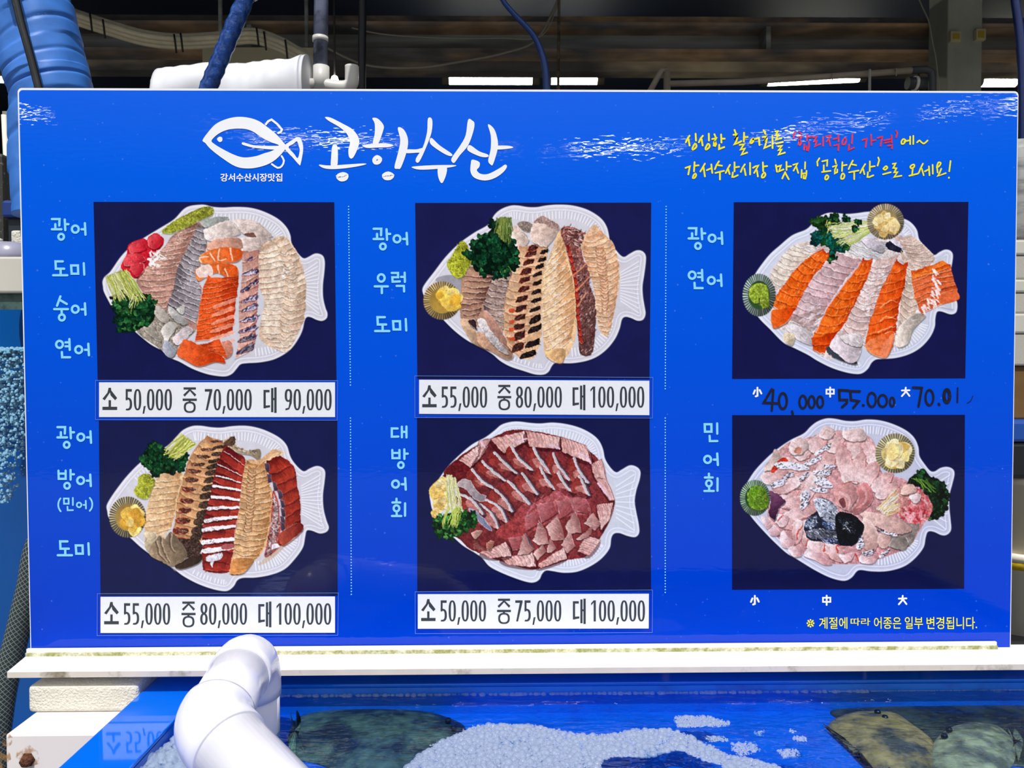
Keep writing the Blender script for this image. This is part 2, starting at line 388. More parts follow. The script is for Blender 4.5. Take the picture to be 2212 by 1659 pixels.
    def flake(s, pts, c, light=None, dark=None, nf=10, ang=None, sm=True):
        """one thin curled slice of white fish"""
        light = light or tuple(min(255, v*1.12) for v in c); dark = dark or tuple(v*.78 for v in c)
        s.poly([(x+5, y+13) for x, y in pts], tuple(v*.4 for v in dark), a=.5, mark=False, sm=sm)
        s.poly(pts, light, dark, (pts[0], pts[len(pts)//2]), edge=light, ew=4, ea=.22, sm=sm)
        P = smooth(pts, 4) if sm else [tuple(q) for q in resample(list(pts)+[pts[0]], 40)]; xs = [p[0] for p in P]; ys = [p[1] for p in P]
        an = s.r.uniform(-.9, .9) if ang is None else ang
        L = .28*math.hypot(max(xs)-min(xs), max(ys)-min(ys))
        for i in range(nf*2):
            x, y = s.r.uniform(min(xs), max(xs)), s.r.uniform(min(ys), max(ys))
            a = an+s.r.uniform(-.15, .15); l = L*s.r.uniform(.3, 1); q = (x+l*math.cos(a), y+l*math.sin(a))
            if inside(P, x, y) and inside(P, *q):
                s.line([(x, y), ((x+q[0])/2+s.r.uniform(-5, 5), (y+q[1])/2+s.r.uniform(-5, 5)), q], s.jit(light, .08) if s.r.random() < .6 else s.jit(dark, .08), s.r.uniform(4, 11), 3, a=.35)
        for i in range(2):
            k = s.r.randrange(len(P)); s.line(P[k:k+5], (250, 240, 236), s.r.uniform(4, 8), 3, a=.4)
    def finish(s):
        """food edges are ragged and wet: shift the ink a little, add glints and print grain"""
        keep = [i for i, n in enumerate(s.names) if i > 1 and n != 'foil_cup']
        food = np.isin(s.lab, keep).astype(np.float32)
        for _ in range(3):
            food[1:-1, 1:-1] = (food[1:-1, 1:-1]*2+food[:-2, 1:-1]+food[2:, 1:-1]+food[1:-1, :-2]+food[1:-1, 2:])/6
        Y, X = np.mgrid[0:s.H, 0:s.W]
        dx = (s.n[1]*1.3+s.n[2]*2.3)*food; dy = (np.roll(s.n[1], 37, 1)*1.3+np.roll(s.n[2], 91, 0)*2.3)*food
        yi = np.clip((Y+dy).round().astype(int), 0, s.H-1); xi = np.clip((X+dx).round().astype(int), 0, s.W-1)
        s.img = s.img[yi, xi]; s.lab = s.lab[yi, xi]
        s.img *= (1+(.07*s.n[2]+.05*s.n[1])*food)[:, :, None]
        lum = s.img.mean(2)
        g = np.clip((np.roll(s.n[1], 150, 1)+.6*np.roll(s.n[2], 60, 1)-.95)*1.6, 0, 1)*food*(lum > .42)
        s.img += (np.array([.98, .96, .96], np.float32)-s.img)*(.55*g)[:, :, None]
        # depth between the slices: stronger contrast around the local mean
        bl = s.img.copy()
        for _ in range(14):
            bl[1:-1, 1:-1] = (bl[1:-1, 1:-1]+bl[:-2, 1:-1]+bl[2:, 1:-1]+bl[1:-1, :-2]+bl[1:-1, 2:])/5
        f = (food*.75)[:, :, None]
        s.img = np.clip(s.img+(s.img-bl)*f*.8+(s.img-.55)*.14*f, .01, .99)
        return s
    def plate(s, O, ribs, tail, c=(232, 230, 240), sh=(188, 186, 204)):
        s.part('fish_shaped_plate')
        s.poly([(x-4, y+14) for x, y in O], (10, 12, 40), a=.6, mark=False)
        s.poly(O, c, tuple(v*.93 for v in c), ((300, 200), (1500, 1500)), n=(.015, .02, .02))
        P = resample(smooth(O, 5)+[O[0]], 500)
        N = []
        m = len(P)
        area = sum(P[i][0]*P[(i+1) % m][1]-P[(i+1) % m][0]*P[i][1] for i in range(m))
        sg = 1 if area > 0 else -1
        for i in range(m):
            x, y = P[(i+4) % m][0]-P[i-4][0], P[(i+4) % m][1]-P[i-4][1]; L = math.hypot(x, y) or 1
            N.append((-y/L*sg, x/L*sg))
        off = lambda d: [(p[0]+q[0]*d, p[1]+q[1]*d) for p, q in zip(P, N)]
        s.line(P+[P[0]], tuple(v*.9 for v in sh), 5, a=.5, sm=False)
        s.line(off(9)+[off(9)[0]], (250, 250, 255), 12, a=.6, sm=False)
        s.line(off(34), sh, 9, a=.55, sm=False); s.line(off(43), (248, 248, 255), 8, a=.6, sm=False)
        I = off(58)
        s.poly(I, tuple(v*.95 for v in c), tuple(v*.9 for v in c), ((300, 200), (1500, 1500)), sm=False, n=(.015, .02, .02))
        s.line(I, sh, 6, a=.6, sm=False)
        for (a, b, depth) in ribs:
            ia, ib = near_i(P, a), near_i(P, b)
            if ib < ia: ib += m
            cnt = int((ib-ia)*6832/m/38)
            for k in range(max(2, cnt)):
                i = int(ia+(ib-ia)*k/max(1, cnt-1)) % m
                q0 = (P[i][0]+N[i][0]*62, P[i][1]+N[i][1]*62); q1 = (P[i][0]+N[i][0]*(62+depth), P[i][1]+N[i][1]*(62+depth))
                s.line([(q0[0]+7, q0[1]+4), (q1[0]+7, q1[1]+4)], sh, 10, a=.75, sm=False)
                s.line([q0, q1], (250, 250, 255), 11, a=.85, sm=False)
        if tail:
            (jx, jy), t0, t1, k = tail
            for i in range(k):
                u = i/(k-1); ex, ey = t0[0]+(t1[0]-t0[0])*u, t0[1]+(t1[1]-t0[1])*u
                st = .3
                s.line([(jx+(ex-jx)*st+6, jy+(ey-jy)*(st+.25)+6), (ex+6, ey+6)], sh, 9, a=.7)
                s.line([(jx+(ex-jx)*st, jy+(ey-jy)*(st+.25)), (ex, ey)], (250, 250, 255), 10, a=.8)
def smooth(pts, k=5, closed=True):
    n = len(pts); out = []
    for i in range(n if closed else n-1):
        p1, p2 = pts[i], pts[(i+1) % n]
        p0 = pts[i-1] if (closed or i > 0) else p1
        p3 = pts[(i+2) % n] if (closed or i+2 < n) else p2
        for j in range(k):
            t = j/k; t2 = t*t; t3 = t2*t
            out.append(tuple(.5*(2*b+(c-a)*t+(2*a-5*b+4*c-d)*t2+(3*b-a-3*c+d)*t3) for a, b, c, d in zip(p0, p1, p2, p3)))
    if not closed: out.append(tuple(pts[-1]))
    return out
def resample(P, n):
    P = np.array(P, float); d = np.r_[0, np.cumsum(np.hypot(*np.diff(P, axis=0).T))]
    t = np.linspace(0, d[-1], n)
    return [tuple(v) for v in np.stack([np.interp(t, d, P[:, k]) for k in range(P.shape[1])], 1)]
def inside(P, x, y):
    c = False; j = len(P)-1
    for i in range(len(P)):
        if (P[i][1] > y) != (P[j][1] > y) and x < (P[j][0]-P[i][0])*(y-P[i][1])/(P[j][1]-P[i][1])+P[i][0]: c = not c
        j = i
    return c
def near_i(P, q):
    return min(range(len(P)), key=lambda i: (P[i][0]-q[0])**2+(P[i][1]-q[1])**2)
NAVY = (20, 25, 76)
GRN = ((28, 78, 48), (40, 98, 56), (22, 62, 44), (62, 118, 66))
STM = ((205, 208, 120), (178, 188, 92), (222, 224, 158))
def print_mixed_four():                       # flounder, sea bream, mullet, salmon
    s = Ink(2212, 1639, NAVY, 11)
    O = [(92, 775), (88, 730), (105, 690), (150, 650), (180, 610), (250, 510), (330, 430), (460, 340), (600, 255), (720, 180), (800, 95), (860, 62), (950, 50), (1000, 52), (1060, 68), (1150, 75), (1260, 70), (1380, 75), (1480, 98), (1580, 140), (1660, 190), (1720, 255), (1750, 320), (1760, 385), (1800, 455), (1845, 510), (1875, 525), (1910, 512), (1960, 485), (2000, 483), (2040, 505), (2055, 560), (2050, 650), (2038, 760), (2040, 870), (2060, 960), (2078, 1010), (2070, 1055), (2030, 1078), (1980, 1068), (1930, 1045), (1895, 1045), (1875, 1080), (1860, 1150), (1830, 1220), (1770, 1310), (1700, 1370), (1600, 1420), (1480, 1445), (1370, 1452), (1310, 1462), (1275, 1500), (1235, 1545), (1180, 1568), (1100, 1565), (1000, 1545), (880, 1500), (770, 1440), (690, 1405), (620, 1345), (520, 1290), (430, 1220), (350, 1150), (250, 1060), (180, 970), (140, 900), (100, 820)]
    s.plate(O, [((1080, 70), (1750, 330), 55), ((1860, 1150), (1450, 1448), 60)], ((1800, 760), (1990, 560), (2000, 1010), 13))
    s.part('white_fish_trimmings')
    s.poly([(380, 1150), (470, 900), (560, 930), (900, 1080), (900, 1180), (780, 1260), (740, 1370), (690, 1405), (560, 1300)], (152, 142, 132), n=(.1, .2, .15))
    F = s.fillet
    s.part('sea_bream_slices')
    s.poly([(950, 210), (1010, 300), (1005, 450), (960, 560), (930, 760), (965, 780), (930, 1080), (880, 1150), (700, 1000), (540, 930), (420, 790), (390, 700), (520, 540), (640, 420), (700, 330), (840, 250)], (170, 130, 120))
    F([(1000, 255), (1003, 420), (950, 560), (925, 680), (950, 760), (950, 900), (915, 1090)], [(930, 230), (860, 380), (800, 500), (745, 620), (725, 730), (700, 830), (660, 960)], 17, (160, 150, 156), (222, 220, 232), (104, 96, 102), fib=7, lean=.0)
    F([(940, 215), (870, 370), (805, 500), (750, 620), (730, 730), (700, 820), (650, 950)], [(750, 290), (630, 430), (520, 545), (410, 680), (440, 780), (510, 880), (560, 950)], 15, (194, 150, 136), (232, 212, 204), (156, 114, 102), fib=9)
    s.speck([(480, 470), (620, 440), (640, 560), (520, 610)], 26, [(255, 255, 250)], 8, 26, .95, 1.2)
    s.speck([(620, 300), (960, 250), (900, 900), (450, 800)], 90, [(250, 240, 235)], 3, 10, .7, 2)
    s.part('white_fish_slices')
    for pts, c in (([(955, 205), (1080, 160), (1210, 165), (1100, 225), (1000, 245)], (162, 166, 163)), ([(1250, 180), (1440, 195), (1560, 290), (1590, 330), (1470, 345), (1340, 310), (1280, 240)], (214, 196, 190)), ([(1300, 345), (1560, 345), (1575, 415), (1480, 455), (1360, 470), (1280, 430)], (226, 206, 200)), ([(985, 275), (1100, 220), (1215, 185), (1250, 220), (1310, 300), (1200, 340), (1060, 370), (1000, 350)], (224, 208, 202)),
                   (None, 0), ([(520, 960), (590, 950), (680, 1050), (640, 1100), (560, 1040)], (196, 186, 176)), ([(610, 1150), (690, 1085), (745, 1120), (700, 1200), (650, 1260)], (204, 198, 192)), ([(670, 945), (760, 1010), (845, 1090), (790, 1110), (700, 1050)], (186, 182, 180)), ([(710, 1230), (830, 1130), (885, 1170), (760, 1290)], (212, 198, 202)), ([(620, 1340), (650, 1250), (740, 1340), (690, 1405)], (168, 170, 182)), ([(740, 980), (810, 940), (800, 1020)], (200, 196, 192)), ([(440, 1120), (500, 1090), (570, 1200), (600, 1260), (500, 1200)], (176, 168, 156))):
        if pts is None: s.part('white_fish_trimmings'); continue
        s.flake(pts, c)
    s.part('white_fish_slices'); s.poly([(1340, 315), (1420, 300), (1450, 330), (1400, 335)], (120, 84, 76))
    s.part('salmon_slices')
    s.flake([(1010, 440), (1030, 390), (1120, 350), (1300, 345), (1315, 430), (1240, 435), (1100, 455)], (222, 168, 148))
    for P in ([(940, 520), (1020, 460), (1150, 430), (1290, 440), (1340, 480), (1280, 550), (1180, 560), (1050, 575), (960, 565)], [(930, 720), (910, 620), (1050, 575), (1150, 565), (1270, 590), (1285, 670), (1210, 700), (1100, 650), (1000, 690)]):
        s.flake(P, (232, 112, 52), (240, 140, 80), (205, 84, 34))
    for q in ([(1040, 480), (1080, 550)], [(1120, 450), (1110, 540), (1180, 530)], [(1220, 440), (1240, 540)], [(960, 560), (950, 520), (1020, 510)], [(1110, 590), (1120, 660)], [(1170, 620), (1200, 690)]):
        s.line(q, (250, 205, 180), 16, 10, a=.85)
    s.poly([(915, 625), (1030, 580), (1060, 670), (940, 690)], (238, 208, 200), edge=(250, 235, 235))
    F([(1010, 700), (970, 830), (945, 960), (930, 1080), (905, 1260)], [(1290, 690), (1280, 820), (1262, 950), (1250, 1080), (1232, 1230)], 12, (224, 92, 42), (248, 150, 112), (180, 58, 24), fib=16, lean=-.12, over=.35, fw=5)
    for i in range(6):
        y = 900+i*72
        s.poly([(1090-i*8, y+36), (1250-i*3, y-20), (1250-i*3, y+10), (1080-i*8, y+70)], (236, 160, 136), a=.75)
    s.flake([(1060, 1300), (1200, 1250), (1240, 1310), (1215, 1390), (1100, 1430), (1030, 1400)], (228, 150, 130))
    s.flake([(745, 1370), (790, 1270), (830, 1240), (950, 1290), (1060, 1280), (1090, 1340), (1165, 1410), (1165, 1450), (1080, 1440), (940, 1480), (830, 1430)], (222, 84, 34), (238, 112, 62), (190, 62, 22), 24)
    F([(960, 1290), (1060, 1350)], [(1130, 1250), (1190, 1400)], 4, (220, 88, 40), (240, 140, 108), (186, 60, 22))
    s.part('skin_on_slices')
    F([(1330, 475), (1320, 700), (1300, 900), (1295, 1100), (1295, 1270), (1265, 1400)], [(1475, 450), (1470, 700), (1458, 900), (1450, 1100), (1440, 1250), (1400, 1350)], 11, (205, 160, 148), (232, 206, 200), (170, 116, 106), fib=7, lean=-.05)
    for i, (x, y, w, h) in enumerate(((1380, 530, 60, 36), (1390, 650, 130, 54), (1420, 740, 80, 46), (1345, 800, 70, 40), (1385, 880, 130, 66), (1385, 960, 130, 66), (1385, 1060, 140, 60), (1370, 1150, 150, 60), (1365, 1230, 150, 66), (1350, 1320, 140, 90))):
        reg = [(x-w/2, y+h*.35), (x+w*.1, y-h*.3), (x+w/2, y-h/2), (x+w/2, y+h*.15), (x, y+h*.45), (x-w/2, y+h*.6)]
        s.poly(reg, (186, 178, 200) if i < 8 else (140, 134, 140), n=(.1, .15, .1), edge=(130, 40, 50), ew=6)
        s.speck(reg, 10+2*i, [(44, 36, 66), (70, 60, 90)], 6, 12, .9, 2.5, -.8)
    s.part('flounder_slices')
    s.poly([(1480, 450), (1580, 360), (1700, 330), (1800, 450), (1860, 600), (1890, 760), (1885, 900), (1870, 1060), (1820, 1180), (1720, 1350), (1560, 1300), (1470, 1200), (1520, 900), (1470, 650)], (214, 186, 162), n=(.04, .06, .07))
    F([(1480, 430), (1470, 650), (1485, 800), (1530, 900), (1490, 1080), (1500, 1190), (1620, 1330)], [(1700, 340), (1800, 470), (1850, 600), (1888, 740), (1885, 900), (1870, 1060), (1740, 1330)], 19, (224, 204, 186), (246, 236, 226), (190, 160, 138), fib=14, bulge=.5, ea=.5)
    F([(1640, 420), (1690, 620), (1700, 850), (1660, 1080), (1660, 1250)], [(1700, 420), (1790, 620), (1810, 850), (1780, 1080), (1720, 1280)], 22, (220, 196, 176), (246, 236, 226), (204, 172, 146), fib=5, bulge=.6, ea=.5)
    s.speck([(1600, 560), (1700, 560), (1720, 660), (1620, 700)], 16, [(250, 246, 240)], 6, 16, .8, 2)
    s.wasabi([(610, 290), (680, 220), (760, 170), (860, 120), (960, 75), (1030, 65), (1068, 90), (1065, 130), (1030, 155), (950, 190), (860, 240), (760, 280), (690, 305)], (164, 168, 66))
    s.speck([(610, 290), (680, 220), (860, 120), (1030, 65), (1068, 110), (860, 240), (700, 300)], 120, [(96, 92, 34), (196, 196, 96)], 4, 9, .7, 1.2)
    s.part('red_pickled_ginger')
    R = [(320, 400), (440, 350), (480, 365), (500, 330), (560, 300), (620, 340), (632, 390), (600, 440), (560, 480), (520, 520), (490, 590), (440, 640), (380, 705), (320, 660), (250, 605), (300, 490)]
    s.poly(R, (206, 46, 60), (184, 34, 52), n=(.05, .1, .08))
    for P in ([(330, 400), (430, 370), (480, 440), (400, 470), (330, 470)], [(500, 340), (580, 310), (620, 390), (560, 440), (500, 430)], [(300, 500), (400, 480), (470, 540), (380, 580), (280, 590)], [(330, 590), (440, 570), (450, 640), (380, 690)]):
        s.flake(P, (212, 56, 70), (232, 92, 100), (172, 28, 44), 12)
    s.speck([(490, 500), (560, 450), (620, 500), (600, 580), (530, 590)], 30, [(255, 250, 245)], 8, 24, .95, 1.2)
    s.part('radish_sprouts')
    s.leaves([(200, 830), (330, 800), (480, 850), (545, 940), (530, 1090), (430, 1140), (350, 1180), (230, 1170), (215, 1050), (175, 970)], 130, 46, GRN)
    s.stems((120, 690), (300, 625), (200, 880), (460, 880), 70, STM, 8)
    s.stems((330, 820), (400, 860), (280, 1000), (420, 960), 5, STM, 7)
    return s.finish()
def print_flounder_rockfish_bream():
    s = Ink(2198, 1659, (24, 26, 78), 12)
    O = [(100, 850), (95, 800), (130, 740), (200, 650), (300, 520), (420, 400), (560, 300), (680, 230), (740, 140), (800, 90), (880, 60), (950, 58), (1040, 72), (1120, 72), (1200, 58), (1300, 50), (1420, 55), (1530, 80), (1620, 120), (1700, 180), (1745, 250), (1765, 330), (1775, 390), (1830, 460), (1870, 505), (1905, 518), (1950, 490), (2010, 460), (2060, 465), (2092, 500), (2095, 560), (2080, 680), (2065, 780), (2070, 880), (2085, 970), (2092, 1030), (2070, 1080), (2020, 1090), (1960, 1065), (1910, 1055), (1880, 1080), (1860, 1160), (1820, 1250), (1750, 1340), (1660, 1410), (1560, 1450), (1440, 1470), (1340, 1470), (1280, 1470), (1250, 1500), (1225, 1545), (1180, 1572), (1100, 1570), (1000, 1540), (880, 1500), (790, 1450), (720, 1390), (620, 1330), (500, 1270), (380, 1180), (260, 1060), (180, 970), (130, 910)]
    s.plate(O, [((850, 66), (1740, 260), 60), ((1860, 1160), (1440, 1470), 70), ((1200, 1560), (850, 1480), 30)], ((1800, 780), (2030, 560), (2030, 1020), 12))
    s.poly([(210, 720), (340, 680), (470, 740), (430, 1000), (300, 800)], (120, 118, 128), a=.6, mark=False)
    F = s.fillet
    s.part('rockfish_slices')
    s.poly([(450, 700), (560, 600), (860, 640), (900, 760), (830, 1160), (760, 1200), (480, 1100), (430, 1030), (440, 800)], (176, 140, 118))
    F([(500, 620), (470, 720), (455, 830), (440, 960), (470, 1090)], [(760, 640), (720, 720), (680, 830), (630, 960), (590, 1060)], 9, (178, 138, 116), (214, 192, 176), (104, 70, 62), fib=12, ea=.6)
    F([(760, 640), (720, 740), (670, 860), (640, 980), (720, 1100)], [(890, 670), (870, 760), (830, 880), (820, 1000), (820, 1160)], 9, (172, 148, 134), (206, 192, 184), (110, 86, 86), fib=16, ea=.6)
    s.speck([(700, 740), (840, 740), (820, 1050), (680, 980)], 120, [(120, 96, 104), (210, 200, 200)], 4, 10, .6, 3, .4)
    s.part('white_fish_trimmings')
    for pts, c in (([(430, 1080), (520, 1090), (580, 1200), (640, 1300), (700, 1350), (560, 1300), (470, 1180)], (206, 172, 142)), ([(580, 1190), (700, 1230), (900, 1370), (860, 1440), (720, 1370), (600, 1300)], (196, 156, 130)), ([(650, 1000), (740, 1080), (840, 1250), (900, 1370), (800, 1290), (700, 1200)], (176, 134, 120)), ([(580, 1085), (650, 1080), (700, 1170), (800, 1300), (860, 1390), (760, 1340), (660, 1230)], (216, 206, 206)), ([(500, 1100), (560, 1080), (580, 1170)], (70, 52, 56))):
        s.flake(pts, c, nf=16)
    s.speck([(600, 1110), (700, 1150), (830, 1350), (740, 1330)], 60, [(130, 116, 120), (240, 236, 236)], 4, 10, .6, 2)
    s.part('white_fish_slices'); s.flake([(870, 380), (910, 235), (990, 290), (1050, 360), (1000, 430), (930, 460)], (222, 200, 188))
    s.poly([(940, 220), (1010, 200), (1080, 230), (1060, 300), (1000, 290)], (150, 134, 126), n=(.1, .2, .1))
    s.part('sea_bream_slices')
    s.poly([(990, 440), (1120, 400), (1220, 420), (1180, 700), (1160, 1000), (1160, 1240), (1080, 1430), (920, 1390), (830, 1220), (840, 900), (920, 600)], (212, 170, 134))
    F([(960, 440), (920, 600), (860, 800), (830, 1000), (840, 1200), (870, 1300)], [(1180, 420), (1160, 620), (1110, 800), (1090, 1000), (1040, 1200), (1000, 1350)], 12, (216, 176, 142), (236, 212, 190), (190, 140, 106), fib=8, lean=.0)
    rows = [(1085, 435), (1065, 490), (1045, 565), (1022, 650), (1010, 725), (1000, 805), (985, 895), (975, 980), (965, 1060), (955, 1145), (960, 1225), (945, 1330)]
    for i, (x, y) in enumerate(rows):
        w, h = (105, 62) if i < 10 else (110, 90)
        reg = [(x-w/2, y+h*.42), (x-w*.36, y-h*.2), (x-w*.05, y-h*.42), (x+w*.5, y-h*.5), (x+w*.44, y+h*.12), (x+w*.1, y+h*.36), (x-w*.3, y+h*.5)]
        s.poly(reg, (100, 46, 40) if i < 6 else (78, 52, 46), (58, 34, 32), edge=(188, 62, 40), ew=6, ea=.45, n=(.2, .3, .1), sm=False)
        s.speck(reg, 14, [(150, 116, 106), (30, 20, 22)], 5, 9, .7, 2, -.6)
    cols2 = [(1185, 470), (1165, 540), (1145, 600), (1125, 670), (1120, 750), (1115, 830), (1110, 905), (1100, 985), (1100, 1075), (1100, 1160), (1080, 1290), (1040, 1390)]
    for i, (x, y) in enumerate(cols2):
        w, h = (70+i*3, 54) if i < 8 else (100+(i-8)*14, 86)
        reg = [(x-w*.55, y+h*.35), (x-w*.35, y-h*.1), (x+w*.5, y-h*.55), (x+w*.5, y+h*.1), (x, y+h*.4), (x-w*.5, y+h*.55)]
        s.poly(reg, (52, 38, 38), (34, 26, 28), n=(.25, .35, .1), sm=False)
        s.speck(reg, 12, [(110, 92, 84), (18, 14, 18)], 4, 8, .7, 2, .6)
    for y in (990, 1085, 1160, 1240):
        s.poly([(870, y), (915, y-4), (915, y+24), (875, y+26)], (206, 92, 60))
    s.part('white_fish_slices')
    s.flake([(1060, 300), (1090, 200), (1160, 150), (1230, 180), (1320, 240), (1290, 320), (1240, 390), (1190, 430), (1110, 400), (1070, 370)], (222, 196, 184), nf=18)
    s.poly([(1090, 210), (1160, 150), (1230, 180), (1310, 240), (1260, 270), (1180, 220)], (160, 134, 128), n=(.12, .2, .1))
    for i in range(10): s.line([(1110+i*10, 380), (1112+i*10, 425)], (240, 222, 214), 4, a=.7)
    s.part('flounder_slices')
    s.poly([(1250, 460), (1330, 280), (1400, 520), (1450, 700), (1470, 900), (1470, 1200), (1420, 1350), (1330, 1470), (1200, 1400), (1175, 1240), (1165, 800), (1200, 600)], (226, 186, 144))
    F([(1260, 440), (1200, 600), (1170, 800), (1170, 1000), (1180, 1200), (1220, 1400)], [(1360, 300), (1380, 520), (1430, 700), (1460, 900), (1450, 1100), (1420, 1330)], 17, (228, 192, 154), (246, 228, 212), (206, 156, 112), fib=18, lean=-.09, ea=.55)
    s.speck([(1200, 600), (1350, 560), (1380, 1000), (1430, 1300), (1220, 1300)], 160, [(250, 240, 238)], 4, 9, .7, 3, -.5)
    s.flake([(1190, 1380), (1280, 1340), (1370, 1350), (1340, 1470), (1240, 1440)], (226, 180, 130), nf=18)
    s.part('skin_on_slices')
    S = [(1330, 280), (1400, 240), (1500, 280), (1560, 310), (1520, 400), (1530, 520), (1590, 640), (1590, 760), (1640, 900), (1650, 1050), (1640, 1200), (1610, 1390), (1510, 1390), (1490, 1250), (1470, 1050), (1460, 800), (1420, 600), (1370, 420)]
    s.poly(S, (148, 96, 90), (92, 66, 64), ((1400, 300), (1560, 1390)), n=(.2, .3, .2))
    s.speck(S, 380, [(60, 38, 42), (210, 184, 176), (120, 60, 60), (90, 60, 62)], 5, 13, .75, 2.2, -.9)
    F([(1380, 420), (1430, 620), (1460, 820), (1475, 1050), (1500, 1280)], [(1410, 420), (1462, 620), (1490, 820), (1505, 1050), (1530, 1280)], 13, (176, 62, 48), (206, 120, 104), (120, 30, 34), fib=2, wav=3)
    for a, b in (((1430, 690), (1590, 560)), ((1470, 820), (1600, 690)), ((1480, 960), (1560, 840))): s.line([a, b], (222, 150, 110), 16, 8, a=.8)
    s.speck([(1380, 270), (1540, 310), (1500, 420), (1400, 380)], 40, [(236, 222, 214), (70, 44, 40)], 6, 14, .8, 3, .3)
    s.part('flounder_slices')
    s.poly([(1560, 310), (1640, 230), (1720, 320), (1800, 390), (1840, 520), (1860, 640), (1850, 800), (1810, 1000), (1790, 1130), (1740, 1230), (1680, 1170), (1650, 1020), (1640, 850), (1600, 680), (1560, 520), (1510, 440)], (222, 182, 150), n=(.04, .07, .08))
    F([(1570, 330), (1530, 450), (1570, 600), (1620, 760), (1650, 920), (1660, 1080), (1720, 1210)], [(1700, 290), (1800, 400), (1840, 560), (1850, 720), (1830, 900), (1800, 1060), (1760, 1190)], 20, (224, 186, 154), (240, 218, 202), (204, 152, 116), fib=9, bulge=.7, ea=.5)
    F([(1640, 420), (1660, 620), (1690, 800), (1700, 1000)], [(1720, 420), (1750, 620), (1760, 800), (1760, 1000)], 20, (214, 168, 136), (238, 214, 196), (190, 132, 98), fib=4, bulge=.9, ea=.6)
    s.wasabi([(310, 570), (350, 520), (400, 430), (440, 375), (490, 400), (510, 460), (545, 500), (540, 570), (500, 620), (460, 690), (400, 705), (340, 650)], (186, 190, 62))
    s.speck([(350, 520), (440, 390), (530, 520), (460, 680), (340, 620)], 40, [(60, 70, 20)], 3, 7, .9, 4)
    s.part('radish_sprouts')
    s.leaves([(560, 400), (700, 280), (740, 200), (800, 240), (880, 330), (930, 450), (920, 600), (830, 690), (700, 680), (560, 640), (540, 540), (470, 510), (540, 470)], 170, 52, ((18, 62, 44), (26, 78, 50), (14, 48, 38), (40, 100, 60)))
    s.stems((760, 170), (900, 170), (740, 380), (880, 400), 50, ((120, 140, 70), (90, 115, 60), (160, 170, 90)), 6)
    s.stems((640, 470), (860, 460), (600, 620), (900, 640), 12, ((150, 180, 70), (120, 150, 60)), 7)
    s.leaves([(560, 420), (700, 320), (860, 420), (900, 560), (780, 650), (600, 600)], 60, 52, ((18, 62, 44), (26, 78, 50), (34, 92, 58)))
    s.cup(270, 910, 165, 168, (226, 200, 140), (110, 80, 40), (200, 160, 70))
    s.ginger(320, 900, 135, 140, 20, ((242, 202, 96), (232, 182, 70), (246, 216, 130)))
    return s.finish()
